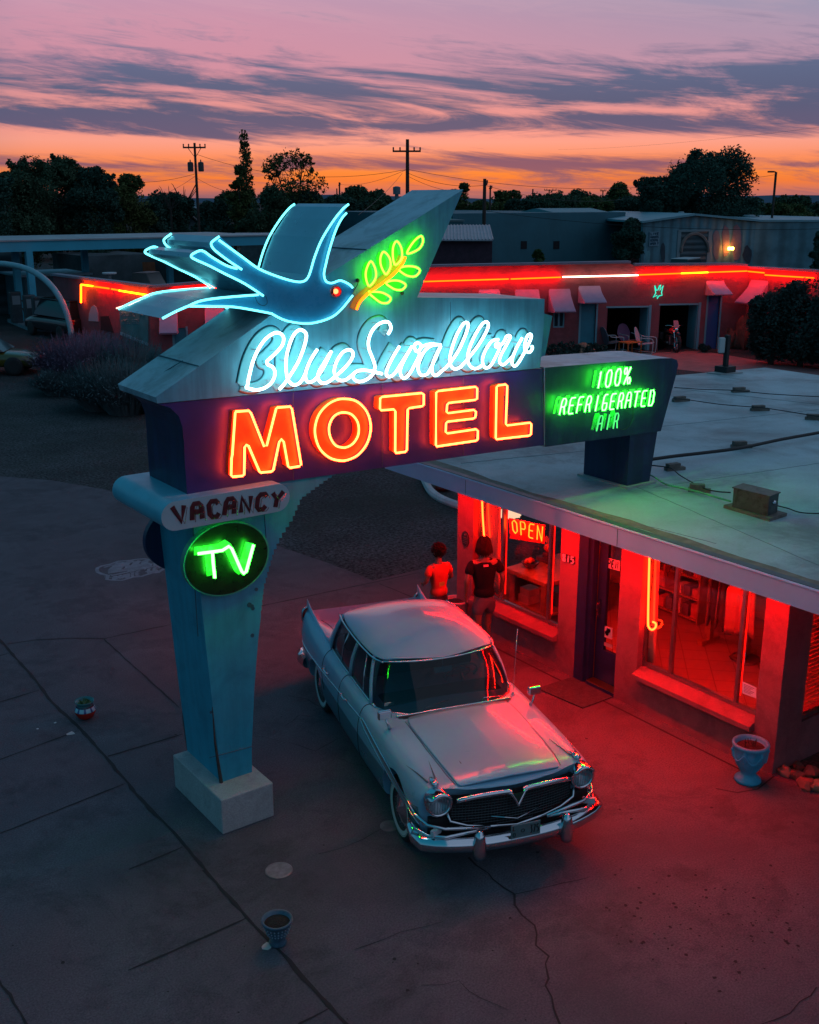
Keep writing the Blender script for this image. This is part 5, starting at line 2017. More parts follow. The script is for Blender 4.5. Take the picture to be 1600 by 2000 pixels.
# ------------------------------------------------------------------ cars in general
def shell(name, stations, mats, parent, matf=None, sub=2, cap=True, crease=None):
    """stations: (x, half profile [(y,z)...] bottom to centre top); mirrored"""
    me = bpy.data.meshes.new(name)
    vs, fs, mi = [], [], []
    n = len(stations[0][1])
    rows = []
    for x, pr in stations:
        row = []
        full = [(-y, z) for y, z in pr] + [(y, z) for y, z in reversed(pr)]
        if abs(pr[-1][0]) < 1e-6:
            full = [(-y, z) for y, z in pr] + [(y, z) for y, z in reversed(pr[:-1])]
        rows.append([len(vs) + i for i in range(len(full))])
        for y, z in full:
            vs.append((x if not callable(x) else x(y, z), y, z))
    m_ = len(rows[0])
    for i in range(len(rows) - 1):
        for j in range(m_ - 1):
            fs.append((rows[i][j], rows[i][j + 1], rows[i + 1][j + 1], rows[i + 1][j]))
            jj = j if j < m_ / 2 else m_ - 2 - j
            mi.append(matf(i, jj) if matf else 0)
        if cap:
            fs.append((rows[i][m_ - 1], rows[i][0], rows[i + 1][0], rows[i + 1][m_ - 1]))
            mi.append(0)
    if cap:
        half = m_ // 2
        for rw in (rows[0], rows[-1]):
            for j in range(half):
                k2 = m_ - 1 - j
                a_ = [rw[j], rw[j + 1], rw[k2 - 1], rw[k2]]
                a_ = [v for i_, v in enumerate(a_) if v not in a_[:i_]]
                if len(a_) >= 3:
                    fs.append(tuple(a_))
                    mi.append(0)
                if k2 - 1 <= j + 1:
                    break
    me.from_pydata(vs, [], fs)
    for mm in mats:
        me.materials.append(mm)
    me.polygons.foreach_set('material_index', mi)
    me.polygons.foreach_set('use_smooth', [True] * len(fs))
    bm_ = bmesh.new()
    bm_.from_mesh(me)
    bmesh.ops.recalc_face_normals(bm_, faces=bm_.faces)
    bm_.to_mesh(me)
    bm_.free()
    o2 = bpy.data.objects.new(name, me)
    COL.objects.link(o2)
    o2.parent = parent
    if sub:
        md = o2.modifiers.new('sub', 'SUBSURF')
        md.levels = sub
        md.render_levels = sub
    return o2


M_tyre = mat('tyre_rubber', (.015, .015, .016), .7, bump=.003, bscale=60)
M_carglass = mat('dark_car_glass', (.01, .02, .025), .06)


def plain_car(loc, rz, paint, label, kind='suv'):
    root = empty('parked_car', loc, label, 'car', None, rz)
    if kind == 'suv':
        L_, H1, H2, Wd = 2.45, 1.05, 1.85, .97
        cab = [(-2.3, 1.0), (-2.15, .0), (.75, .0), (1.25, 1.0)]
    else:
        L_, H1, H2, Wd = 2.25, .88, 1.42, .90
        cab = [(-1.9, 1.0), (-1.1, .0), (.35, .0), (1.05, 1.0)]
    st = []
    for x, k_, zt_ in [(-L_, .82, H1 * .95), (-L_ + .12, .97, H1), (-.9, 1, H1 * 1.03), (.9, 1, H1), (L_ - .5, .97, H1 * .88), (L_ - .08, .88, H1 * .74), (L_, .74, H1 * .62)]:
        st.append((x, [(.5 * Wd, .28), (Wd * k_ * .95, .30), (Wd * k_, .55), (Wd * k_ * .97, zt_ * .86), (Wd * k_ * .85, zt_), (0, zt_ + .03)]))
    shell('body', st, [paint], root)
    st = []
    xb0, xt0, xt1, xb1 = cab[0][0], cab[1][0], cab[2][0], cab[3][0]
    for t_ in (0, .5, 1):
        pass
    g_ = MB()
    zt2 = H2
    y0, y1 = Wd * .88, Wd * .70
    vs = [(xb0, -y0, H1), (xb0, y0, H1), (xb1, y0, H1), (xb1, -y0, H1), (xt0, -y1, zt2 - .05), (xt0, y1, zt2 - .05), (xt1, y1, zt2 - .05), (xt1, -y1, zt2 - .05)]
    g_.add([Vector(v) for v in vs], [(0, 1, 5, 4), (1, 2, 6, 5), (2, 3, 7, 6), (3, 0, 4, 7), (4, 5, 6, 7)])
    w2 = g_.build('windows', M_carglass, root, local=False)
    bevel(w2, .05, 2)
    g_ = MB()
    g_.box(xt0 - .03, xt1 + .03, -y1 - .02, y1 + .02, zt2 - .06, zt2)
    bevel(g_.build('roof', paint, root, local=False), .05, 3)
    for x in (-L_ * .6, L_ * .62):
        for s_ in (-1, 1):
            g_ = MB()
            g_.mat(0).lathe([(.2, -.1), (.33, -.1), (.35, -.07), (.35, .07), (.33, .1), (.2, .1)], (0, 0, 0), 24)
            g_.mat(1).lathe([(.001, .09), (.2, .085), (.21, .05)], (0, 0, 0), 24, cap=False)
            g_.v = [(x + a, s_ * (Wd * .88 + c_ if s_ > 0 else Wd * .88 + c_), .35 + b_) for a, b_, c_ in g_.v]
            g_.build('wheel', [M_tyre, M_alu], root, smooth=True, local=False)
    for s_ in (-1, 1):
        g_ = MB()
        g_.sphere((L_ - .12, s_ * Wd * .62, H1 * .66), .09, .19, .08, 12, 8)
        g_.build('headlight', mat('headlamp_lens', (.5, .55, .6), .1), root, smooth=True, local=False)
        g_ = MB()
        g_.sphere((-L_ + .06, s_ * Wd * .74, H1 * .85), .06, .10, .14, 12, 8)
        g_.build('tail_light', mat('tail_lens', (.4, .01, .01), .15), root, smooth=True, local=False)
    return root


p = onZ(20, 716)
plain_car((p.x - 1.3, p.y - 1.0, 0), R(-32), mat('paint_mustard', (.075, .065, .008), .2, coat=.6), 'mustard yellow car nosing in at the left edge of the picture', 'sedan')
p = onZ(143, 668)
plain_car((p.x + .4, p.y + 2.4, 0), R(98), mat('paint_black', (.012, .013, .016), .18, coat=.6), 'black high bodied car parked between the white arch and the red end wall', 'suv')

# white pipe arch
dA = (onZ(143, 690)).length
pa = onZ(143, 690)
pb = onZ(-140, 640)
g = MB()
P = []
for (px, py) in [(143, 690), (141, 660), (136, 632), (128, 605), (116, 580), (100, 558), (80, 540), (55, 526), (25, 518), (-5, 515), (-40, 518), (-75, 530), (-105, 550), (-128, 580), (-140, 610), (-145, 640)]:
    P.append(onV(px, py, Vector((pa.x, pa.y, 0)), Vector((pb.x, pb.y, 0))))
P[0].z = -.05
g.tube(spline(P, 4), .13, 10)
ar = g.build('pipe_arch', mat('arch_white_pipe', (.20, .36, .42), .45, var=.1), None, smooth=True)
tag(ar, 'tall pale pipe arch rising from the shrubs at the left', 'arch')

# ------------------------------------------------------------------ filling station
cA, cB = far(-160, 480, 57), far(520, 480, 64)
cA.z = cB.z = 0
cu = (cB - cA).normalized()
cn = Vector((cu.y, -cu.x, 0))
zt0, zb0 = onV(60, 471, cA, cB).z, onV(60, 491, cA, cB).z
st = empty('station_canopy', tuple(cA + cu * 12 - cn * 4), 'long flat pale blue filling station canopy on slim columns', 'canopy')
M_can = mat('canopy_pale_blue', (.03, .36, .50), .5, var=.08, vscale=1)
g = MB()
q = [cA, cB, cB - cn * 7, cA - cn * 7]
g.prism([Vector((v.x, v.y, zb0)) for v in q], (0, 0, zt0 - zb0))
g.build('fascia', M_can, st)
g = MB()
g.prism([Vector((v.x, v.y, zt0)) for v in [cA + cn * .08, cB + cn * .08, cB - cn * 7, cA - cn * 7]], (0, 0, .07))
g.build('roof_edge', mat('canopy_roof_grey', (.28, .33, .36), .6, var=.2, vscale=1), st)
for px, py in ((43, 632), (70, 642), (165, 560), (330, 560)):
    pz = onZ(px, py) if py > 600 else None
    base_p = pz if pz else (onV(px, 500, cA - cn * 5, cB - cn * 5))
    g = MB()
    g.box(-.16, .16, -.16, .16, 0, zb0 + .01)
    g.v = [(base_p.x + x, base_p.y + y, z) for x, y, z in g.v]
    g.build('column', M_can, st)
# pump island and pumps
isl = [onZ(*p) for p in [(15, 629), (30, 627), (104, 640), (98, 646), (60, 648)]]
g = MB()
g.prism(isl, (0, 0, .16))
tag(g.build('pump_island', mat('island_concrete', (.16, .22, .26), .8, var=.15)), 'raised concrete pump island under the station canopy', 'kerb island')
for i, (px, py) in enumerate(((34, 630), (62, 638), (79, 642))):
    p = onZ(px, py, .16)
    r_ = empty('fuel_pump', (p.x, p.y, .16), ['dark fuel pump at the left end of the island', 'dark fuel pump in the middle of the island', 'dark fuel pump at the right end of the island'][i], 'fuel pump', 'fuel pumps on the island')
    g = MB()
    g.box(p.x - .28, p.x + .28, p.y - .2, p.y + .2, .16, 1.75)
    bevel(g.build('cabinet', mat('pump_dark', (.03, .05, .06), .4, var=.3, vscale=4), r_), .05)
    g = MB()
    g.box(p.x - .2, p.x + .2, p.y - .212, p.y - .202, 1.1, 1.55)
    g.build('dial', mat('pump_dial', (.2, .25, .28), .3), r_)
    g = MB()
    g.tube(spline([(p.x + .3, p.y - .1, 1.3), (p.x + .55, p.y - .3, .9), (p.x + .45, p.y - .25, .4), (p.x + .31, p.y - .1, .9)], 4), .03, 5)
    g.build('hose', M_dark, r_)
# station building
def vbox(px0, px1, ytop, dist0, dist1, depth, label, cat, m_wall, m_roof=None, name='building', thick=.12, over=.0, base=0):
    a_, b_ = far(px0, ytop, dist0), far(px1, ytop, dist1)
    z_ = a_.z
    a_.z = b_.z = 0
    u2 = (b_ - a_).normalized()
    n2 = Vector((u2.y, -u2.x, 0))
    root = empty(name, tuple((a_ + b_) / 2), label, cat)
    g_ = MB()
    g_.prism([a_, b_, b_ + Vector((0, 0, z_)), a_ + Vector((0, 0, z_))], -n2 * depth)
    g_.build('wall', m_wall, root)
    if m_roof:
        g_ = MB()
        c4 = [a_ - u2 * over + n2 * over, b_ + u2 * over + n2 * over, b_ + u2 * over - n2 * (depth + over), a_ - u2 * over - n2 * (depth + over)]
        g_.prism([Vector((v.x, v.y, z_ + .002)) for v in c4], (0, 0, thick))
        g_.build('roof', m_roof, root)
    return root, a_, b_, u2, n2, z_


def siding(name, col, scale=6.0, horiz=False, contrast=.3, rough=.6, dirt=None):
    """ribbed sheet: stripes across the wall plus blotchy wear"""
    if name in MATS:
        return MATS[name]
    m_ = bpy.data.materials.new(name)
    m_.use_nodes = True
    t_ = NT(m_.node_tree)
    o2 = t_.n('ShaderNodeOutputMaterial')
    p2 = t_.n('ShaderNodeBsdfPrincipled')
    t_.put(o2.inputs[0], p2.outputs[0])
    tc2 = t_.n('ShaderNodeTexCoord')
    s2 = t_.n('ShaderNodeSeparateXYZ')
    t_.put(s2.inputs[0], tc2.outputs['Object'])
    co = s2.outputs[2] if horiz else t_.m('ADD', s2.outputs[0], t_.m('MULTIPLY', s2.outputs[1], .35))
    wv2 = t_.m('SINE', t_.m('MULTIPLY', co, scale * 6.283))
    rib = t_.ramp(t_.m('ADD', t_.m('MULTIPLY', wv2, .5), .5), [(0, 1 - contrast), (.5, 1.0), (1, 1.0)])
    nz = t_.noise(tc2.outputs['Object'], .45, 5, .6)
    c2 = t_.mix(t_.ramp(nz, [(.40, 0.0), (.62, 1.0)]), col, dirt or tuple(x * .6 for x in col))
    t_.put(p2.inputs['Base Color'], t_.mix(1.0, c2, rib, 'MULTIPLY'))
    p2.inputs['Roughness'].default_value = rough
    bmp = t_.n('ShaderNodeBump')
    bmp.inputs['Distance'].default_value = .03
    t_.put(bmp.inputs['Height'], wv2)
    t_.put(p2.inputs['Normal'], bmp.outputs[0])
    MATS[name] = m_
    return m_


M_whroof = mat('pale_sheet_roof', (.20, .32, .38), .5, var=.15, vscale=.5)
vbox(-120, 42, 496, 66, 67, 8, 'dark slatted service bay wall under the filling station canopy', 'building', siding('slats_dark_teal', (.035, .085, .10), 1.6, True), None, 'service_bay')
vbox(48, 168, 541, 63, 64, 4, 'low kiosk with a pale flat roof under the station canopy', 'kiosk', mat('kiosk_wall', (.05, .12, .15), .6, var=.3, vscale=.8), M_whroof, 'kiosk', .10, .3)
vbox(165, 300, 500, 78, 80, 6, 'grey rough wall of the yard behind the red end wall', 'building', mat('yard_wall', (.045, .07, .08), .9, var=.5, vscale=.5, dirt=(.10, .12, .14), dscale=.5, damt=.6), None, 'yard_building')
vbox(300, 395, 497, 76, 74, 5, 'dark boarded shed with a rust orange hatch behind the swallow', 'shed', mat('shed_dark', (.03, .04, .045), .9, var=.5, vscale=.8), None, 'boarded_shed')
g = MB()
a_ = far(278, 512, 75.5)
b_ = far(302, 530, 75.5)
g.prism([Vector((a_.x, a_.y, b_.z)), Vector((b_.x, b_.y, b_.z)), Vector((b_.x, b_.y, a_.z)), Vector((a_.x, a_.y, a_.z))], (.05, -.05, 0))
tag(g.build('hatch_board', mat('hatch_rust', (.16, .05, .02), .8, var=.3)), 'rust orange board leaning on the dark shed behind the swallow', 'board')
# small work truck seen over the end wall
p = far(255, 560, 66)
tr = empty('work_truck', (p.x, p.y, 0), 'pale boxy work truck standing beyond the red end wall', 'truck', None, R(-50))
g = MB()
g.box(-2.4, .6, -.95, .95, .7, 1.5)
bevel(g.build('bed', mat('truck_dark', (.05, .05, .05), .5), tr, local=False), .05)
g = MB()
g.add([(.6, -.95, .7), (.6, .95, .7), (2.4, .95, .7), (2.4, -.95, .7), (.6, -.9, 2.3), (.6, .9, 2.3), (1.5, .85, 2.3), (1.5, -.85, 2.3), (1.9, -.95, 1.45), (1.9, .95, 1.45), (2.4, -.95, 1.35), (2.4, .95, 1.35)],
      [(0, 1, 5, 4), (4, 5, 6, 7), (7, 6, 9, 8), (8, 9, 11, 10), (10, 11, 2, 3), (0, 4, 7, 8, 10, 3), (1, 2, 11, 9, 6, 5)])
bevel(g.build('cab', mat('truck_pale', (.18, .22, .22), .4), tr, local=False), .05)
for x in (-1.6, 1.5):
    for s_ in (-1, 1):
        g = MB()
        g.lathe([(.2, -.12), (.4, -.12), (.42, 0), (.4, .12), (.2, .12)], (0, 0, 0), 18)
        g.v = [(x + a, s_ * .85 + c_, .42 + b2) for a, b2, c_ in g.v]
        g.build('wheel', M_tyre, tr, smooth=True, local=False)

# ------------------------------------------------------------------ buildings behind the wing
M_big = mat('teal_block_wall', (.035, .14, .18), .8, var=.12, vscale=.25, dirt=(.03, .09, .11), dscale=.15, damt=.7, bump=.02, bscale=3)
r_, a_, b_, u2, n2, z_ = vbox(885, 1222, 417, 98, 112, 26, 'long windowless looking teal commercial building behind the wing', 'building', M_big, None, 'commercial_building')
for px in (1023, 1086.5):
    for_ = MB()
    c1, c2 = onV(px - 5.5, 471, a_, b_), onV(px + 5.5, 486, a_, b_)
    for_.prism([Vector((c1.x, c1.y, c2.z)) + n2 * .05, Vector((c2.x, c2.y, c2.z)) + n2 * .05, Vector((c2.x, c2.y, c1.z)) + n2 * .05, Vector((c1.x, c1.y, c1.z)) + n2 * .05], -n2 * .08)
    for_.build('window', M_dk, r_)
g = MB()
c1, c2 = onV(1122, 413, a_, b_), onV(1230, 413, a_, b_)
ridge = [Vector((c1.x, c1.y, z_)) - n2 * 3, Vector((c2.x, c2.y, z_)) - n2 * 3]
g.prism([ridge[0], ridge[0] - n2 * 5, ridge[0] - n2 * 2.5 + Z2 * .35], ridge[1] - ridge[0])
g.build('roof', mat('roof_pale_teal', (.12, .26, .30), .6), r_)
vbox(820, 905, 433, 92, 93, 9, 'lower dark teal annex at the left end of the long commercial building', 'building', M_big, mat('annex_roof', (.10, .18, .20), .7), 'annex', .15, .1)
r_, a_, b_, u2, n2, z_ = vbox(800, 962, 470, 72, 72, 7, 'shed with a dark maroon wall and corrugated pale lean-to roof', 'shed', mat('shed_maroon', (.045, .018, .035), .7, var=.3), None, 'lean_to_shed')
g = MB()
q = [a_ + n2 * .5 + Z2 * (z_ - .0), b_ + n2 * .5 + Z2 * (z_ - .0), b_ - n2 * 7 + Z2 * (z_ + .75), a_ - n2 * 7 + Z2 * (z_ + .75)]
g.prism(q, (0, 0, .08))
for k in range(24):
    a2, b2 = q[1].lerp(q[0], k / 24), q[2].lerp(q[3], k / 24)
    g.tube([a2 + Z2 * .09, b2 + Z2 * .09], .06, 4)
g.build('roof', mat('corrugated_roof', (.30, .31, .36), .55, var=.15, vscale=1), r_)
# left shed behind the wing of the swallow
r_, a_, b_, u2, n2, z_ = vbox(470, 560, 462, 78, 78, 5, 'small shed with a pale ribbed roof behind the tail of the swallow', 'shed', mat('shed_teal_grey', (.04, .08, .09), .8, var=.3), mat('corrugated_roof', (.3, .3, .3)), 'small_shed', .10, .5)
# warehouse
F1, F2 = far(1253, 500, 100), far(1471, 500, 108)
F1.z = F2.z = 0
wu = (F2 - F1).normalized()
wn = Vector((wu.y, -wu.x, 0))
ze = onV(1253, 436, F1, F2).z
zp = onV(1353, 422, F1, F2).z
M_corr = siding('corrugated_wall', (.10, .25, .31), 1.1, False, .35, .6, (.055, .15, .19))
wh = empty('warehouse', tuple((F1 + F2) / 2), 'corrugated metal warehouse with a muralled gable front and pale low pitched roof', 'warehouse')
tpk = (onV(1353, 422, F1, F2) - F1).dot(wu) / (F2 - F1).length
PK = F1.lerp(F2, tpk)
g = MB()
g.prism([F1, F2, F2 + Z2 * ze, PK + Z2 * zp, F1 + Z2 * ze], -wn * .3)
SB = far(1800, 500, 112)
SB.z = 0
sdir = (SB - F2)
g.prism([F2 + Vector((0, 0, 0)), SB, SB + Z2 * (ze), F2 + Z2 * ze], -wn * .3)
g.build('wall', M_corr, wh)
g = MB()
back = -wn * 24 + wu * 8
e0, e1, pk = F1 + Z2 * (ze + .02) - wu * .4 + wn * .4, F2 + Z2 * (ze + .02) + wu * .4 + wn * .4, PK + Z2 * (zp + .05) + wn * .4
g.prism([e0, pk, pk + back, e0 + back], (0, 0, .18))
e2 = SB + Z2 * (ze + .02)
g.prism([pk + wu * .02, e1, e2, e2 + back, pk + back], (0, 0, .18))
tri(g.build('roof', mat('warehouse_roof', (.13, .30, .36), .5, var=.1, vscale=.4), wh))
g = MB()
for px0, px1, y0, y1 in ((1324, 1386, 449, 452), (1324, 1326, 452, 516), (1384, 1386, 452, 516)):
    c1, c2 = onV(px0, y0, F1, F2), onV(px1, y1, F1, F2)
    g.prism([Vector((c1.x, c1.y, c2.z)) + wn * .06, Vector((c2.x, c2.y, c2.z)) + wn * .06, Vector((c2.x, c2.y, c1.z)) + wn * .06, Vector((c1.x, c1.y, c1.z)) + wn * .06], -wn * .1)
g.build('door_frame', mat('frame_pale', (.16, .24, .27), .6), wh)
g = MB()
g.prism([onV(*p, F1, F2) + wn * .03 for p in [(1326, 452), (1384, 452), (1384, 518), (1326, 518)]], -wn * .05)
g.build('roller_door', siding('roller_slats', (.045, .09, .11), 2.0, True), wh)
g = MB()
arc = [onV(1329 + 54 * (.5 - .5 * math.cos(math.pi * k / 14)), 492 - 36 * math.sin(math.pi * k / 14), F1, F2) + wn * .08 for k in range(15)]
g.tube(arc, .16, 6)
flat_k = MB()
g.build('mural_arch', mat('mural_tan', (.20, .16, .15), .8, var=.3, vscale=2), wh)
rr = random.Random(11)
for i, (x0, y0, x1_, y1_, colr) in enumerate([(1256, 470, 1264, 516, (.10, .26, .32)), (1262, 486, 1270, 518, (.12, .30, .34)), (1392, 441, 1406, 512, (.13, .13, .17)), (1410, 437, 1426, 505, (.15, .13, .18)), (1428, 440, 1450, 512, (.14, .12, .17)), (1290, 470, 1300, 515, (.03, .05, .07)), (1450, 480, 1468, 516, (.025, .04, .06))]):
    g = MB()
    P = []
    n = 12
    for k in range(n):
        a = 6.283 * k / n
        P.append(onV((x0 + x1_) / 2 + (x1_ - x0) / 2 * math.cos(a) * rr.uniform(.75, 1.2), (y0 + y1_) / 2 + (y1_ - y0) / 2 * math.sin(a) * rr.uniform(.75, 1.1), F1, F2) + wn * (.02 + .004 * i))
    g.prism(P, -wn * .01)
    tri(g.build('mural_patch', mat('mural_%d' % i, colr, .8, var=.3, vscale=1.2), wh))
q = [onV(*p, F1, F2) + wn * .1 for p in [(1268, 453), (1287, 452), (1267, 481), (1286, 480)]]
g = MB()
g.mat(0).prism([q[0], q[1], q[3], q[2]], -wn * .05)
g.mat(1)
for i in range(4):
    for st in word(['LIVE', 'HOURS', 'RENTAL', 'OPEN 7'][i], .25):
        P = [Vector(quadmap(q, .08 + .84 * u, .80 - i * .23 + .14 * v)) + wn * .02 for u, v in st]
        g.tube(P, .035, 4)
g.build('sign_board', [mat('board_pale', (.16, .27, .34), .6), mat('board_ink', (.03, .09, .14), .6)], wh)
for (px, py, r2, h2) in ((1330, 423, .28, .9), (1463, 425, .55, .55)):
    c1 = onV(px, py, F1 - wn * 8, F2 - wn * 8)
    g = MB()
    g.lathe([(r2 * .7, 0), (r2 * .7, h2 * .5), (r2 * 1.1, h2 * .55), (r2 * 1.1, h2 * .9), (r2 * .8, h2), (.001, h2)], (c1.x, c1.y, zp - .6), 14)
    g.build('roof_vent', mat('vent_pale', (.22, .30, .33), .5), wh)
# sodium lamps on the warehouse
g = MB()
for px in (1418, 1424):
    c1 = onV(px, 485, F1, F2) + wn * .45
    g.sphere(c1, .16, n=10, m_=7)
g.build('wall_lamp', emat('sodium_lamp', (60, 16, 1.6)), wh, smooth=True)
# white pickup cab in front of the warehouse
p = far(1345, 512, 92)
r_ = plain_car((p.x, p.y, 0), R(20), mat('paint_white', (.35, .40, .42), .4), 'white car standing before the roller door of the warehouse', 'suv')
# houses
def house(px0, px1, yeave, yridge, dist, lab, m_w, m_r, dep=8, name='house', turn=0.0, chim=None):
    a_, b_ = far(px0, yeave, dist), far(px1, yeave, dist * (1 + turn))
    ze_ = a_.z
    zr_ = far((px0 + px1) / 2, yridge, dist).z
    a_.z = b_.z = 0
    u3 = (b_ - a_).normalized()
    n3 = Vector((u3.y, -u3.x, 0))
    root = empty(name, tuple((a_ + b_) / 2), lab, 'house')
    g_ = MB()
    m3 = (a_ + b_) / 2
    g_.prism([a_, b_, b_ + Z2 * ze_, m3 + Z2 * zr_, a_ + Z2 * ze_], -n3 * dep)
    g_.build('wall', m_w, root)
    g_ = MB()
    for e, s3 in ((a_, -1), (b_, 1)):
        lo = e + Z2 * (ze_ - .15) + u3 * (s3 * .5) + n3 * .4
        hi = m3 + Z2 * (zr_ + .06) + n3 * .4
        g_.prism([lo, hi, hi - n3 * (dep + .8), lo - n3 * (dep + .8)], (0, 0, .16))
    g_.build('roof', m_r, root)
    g_ = MB()
    c3 = (a_ + b_) / 2 + n3 * .02
    g_.prism([c3 - u3 * .4 + Z2 * (ze_ * .35), c3 + u3 * .4 + Z2 * (ze_ * .35), c3 + u3 * .4 + Z2 * (ze_ * .8), c3 - u3 * .4 + Z2 * (ze_ * .8)], n3 * .03)
    g_.build('window', mat('house_window', (.02, .03, .04), .2), root)
    if chim:
        g_ = MB()
        c4 = m3 - n3 * dep * .5
        g_.box(c4.x - .3, c4.x + .3, c4.y - .3, c4.y + .3, zr_ - .5, zr_ + .8)
        g_.build('chimney', m_w, root)
    return root


M_hw = mat('house_pale', (.12, .22, .26), .7, var=.15)
M_hr = mat('house_white_roof', (.34, .44, .50), .6, var=.1)
M_hd = mat('house_dark_roof', (.05, .07, .08), .8)
house(362, 388, 440, 424, 120, 'small pale gabled outbuilding beside the utility pole with transformers', M_hw, M_hd, 6)
house(352, 410, 416, 407, 170, 'white roofed house with a chimney beyond the outbuilding', M_hw, M_hr, 10, chim=True)
house(398, 450, 418, 408, 175, 'white roofed house half hidden by trees right of the transformer pole', M_hw, M_hr, 10)
house(300, 332, 408, 402, 200, 'far white roofed house at the right edge of the big trees', M_hw, M_hr, 9)
house(893, 935, 418, 410, 150, 'white roofed house just right of the tip of the arrow', M_hw, M_hr, 9)
house(958, 985, 411, 404, 180, 'far pale house between the two bare poles', M_hw, M_hr, 8)
house(1000, 1030, 412, 405, 190, 'far pale house right of the two bare poles', M_hw, M_hr, 8)
house(1200, 1232, 424, 415, 140, 'pale house between the commercial building and the dark tree', M_hw, M_hr, 8)
# water tank on the skyline
c1 = far(775, 378, 420)
wt = empty('water_tank', (c1.x, c1.y, 0), 'small pale water tank on the skyline left of the tall utility pole', 'water tank')
g = MB()
g.lathe([(1.4, c1.z - .3), (1.45, c1.z + 2.3), (.6, c1.z + 2.6), (.001, c1.z + 2.65)], (c1.x, c1.y, 0), 16)
g.build('tank', mat('tank_pale', (.12, .16, .20), .6), wt)
g = MB()
g.lathe([(.9, 0), (.7, c1.z - .3)], (c1.x, c1.y, 0), 10)
g.build('stem', mat('tank_pale', (.12, .16, .20)), wt)
# distant hills
g = MB()
n = 90
a0 = YAW - R(45)
vs, fs = [], []
for k in range(n + 1):
    a = a0 + R(90) * k / n
    h = 14 + 16 * mnoise.noise(Vector((k * .11, 3.3, 0))) + 6 * mnoise.noise(Vector((k * .4, 1.3, 0)))
    vs += [(3100 * math.sin(a), 3100 * math.cos(a), -1), (3150 * math.sin(a), 3150 * math.cos(a), max(6, h)), (3500 * math.sin(a), 3500 * math.cos(a), max(5, h) * .9)]
for k in range(n):
    for j in range(2):
        fs.append((3 * k + j, 3 * k + 3 + j, 3 * k + 4 + j, 3 * k + 1 + j))
g.add(vs, fs)
tag(g.build('hills', mat('far_hills', (.06, .11, .17), .95, var=.1, vscale=.002)), kind='structure')

# ------------------------------------------------------------------ utility poles and wires
M_pole_w = mat('pole_timber', (.045, .030, .025), .9, var=.3, vscale=2)


def upole(px, ytop, dist, lab, arms=(), rad=.14, trafo=False, lowarms=(), brace=False, name='utility_pole'):
    p_ = far(px, ytop, dist)
    root = empty(name, (p_.x, p_.y, 0), lab, 'utility pole', 'utility poles')
    g_ = MB()
    g_.tube([(p_.x, p_.y, 0), (p_.x, p_.y, p_.z)], rad, 8, rads=[rad * 1.15, rad * .8])
    g_.build('pole', M_pole_w, root)
    side = Vector((RGT.x, RGT.y, 0))
    for (ya, xa, xb) in arms:
        la, lb = far(xa, ya, dist), far(xb, ya, dist)
        c_ = Vector((p_.x, p_.y, la.z)) - Vector((FWD.x, FWD.y, 0)) * .12
        h0 = (la - c_).dot(side)
        h1 = (lb - c_).dot(side)
        g_ = MB()
        g_.beam(c_ + side * h0, c_ + side * h1, .12, .14)
        arm_ = g_.build('crossarm', M_pole_w, root)
        for s_ in (h0 * .95, h0 * .5, h1 * .5, h1 * .95) if abs(h0) > .5 else (h1 * .9,):
            g_ = MB()
            q_ = c_ + side * s_
            g_.lathe([(.05, .05), (.07, .12), (.05, .18), (.08, .24), (.04, .32), (.001, .33)], tuple(q_), 8)
            g_.build('insulator', mat('insulator_brown', (.06, .03, .03), .3), arm_)
        if brace:
            g_ = MB()
            g_.tube([c_ + side * h0 * .6, Vector((p_.x, p_.y, c_.z - .9)), c_ + side * h1 * .6], .035, 5)
            g_.build('brace', M_pole_w, arm_)
    if trafo:
        for s_ in (-1, 1):
            q_ = far(px, 325, dist)
            q_ = Vector((p_.x, p_.y, q_.z)) + side * (s_ * .48)
            g_ = MB()
            g_.lathe([(.20, -.45), (.26, -.4), (.26, .3), (.2, .38), (.06, .4), (.05, .58), (.001, .6)], tuple(q_), 14)
            g_.build('transformer', mat('transformer_grey', (.05, .05, .06), .5), root)
    return p_


pA = upole(380, 279, 105, 'utility pole with two transformer cans left of the swallow', [(288, 357, 403)], brace=True, trafo=True)
pB = upole(796, 272, 92, 'tall utility pole with a plain crossarm behind the arrow tip', [(295.5, 767, 822)], .17, lowarms=())
for yy_, x0_, x1_ in ((331, 796, 812), (337, 786, 820), (343.5, 796, 820), (341, 784, 796)):
    c1, c2 = far(x0_, yy_, 91.7), far(x1_, yy_ + 2, 91.7)
    pass
pC = upole(947, 349, 88, 'bare black pole standing before the long teal building', [(360, 947, 952)], .16)
pD = upole(958, 362, 130, 'thinner bare pole just right of the bare black pole', [(368, 955, 961)], .12)
upole(131, 309, 120, 'utility pole head rising above the big left hand trees', [(318, 107, 148)], .13, brace=True)
upole(663, 356, 150, 'distant bare pole between the sparse tree and the arrow', [(362, 661, 665)], .13)
upole(658, 368, 155, 'short distant pole beside a taller bare one left of the arrow', [], .11)
upole(1041, 369, 190, 'distant bare pole on the skyline above the teal building', [(378, 1038, 1050)], .15)
upole(1073, 370, 230, 'distant pole with a wide crossarm on the skyline', [(371.5, 1063, 1087)], .15)
upole(1178, 371, 240, 'distant pole with a short crossarm near the sunset glow', [(373, 1172, 1184)], .15)
c1 = far(1516, 336, 118)
sl = empty('street_light', (c1.x, c1.y, 0), 'tall single arm street light right of the large dark tree', 'street light')
g = MB()
g.tube([(c1.x, c1.y, 0), (c1.x, c1.y, c1.z)], .12, 8)
g.build('pole', M_pole_w, sl)
g = MB()
e = far(1506, 335, 118)
g.tube([c1, (e.x, e.y, c1.z + .05)], .06, 6)
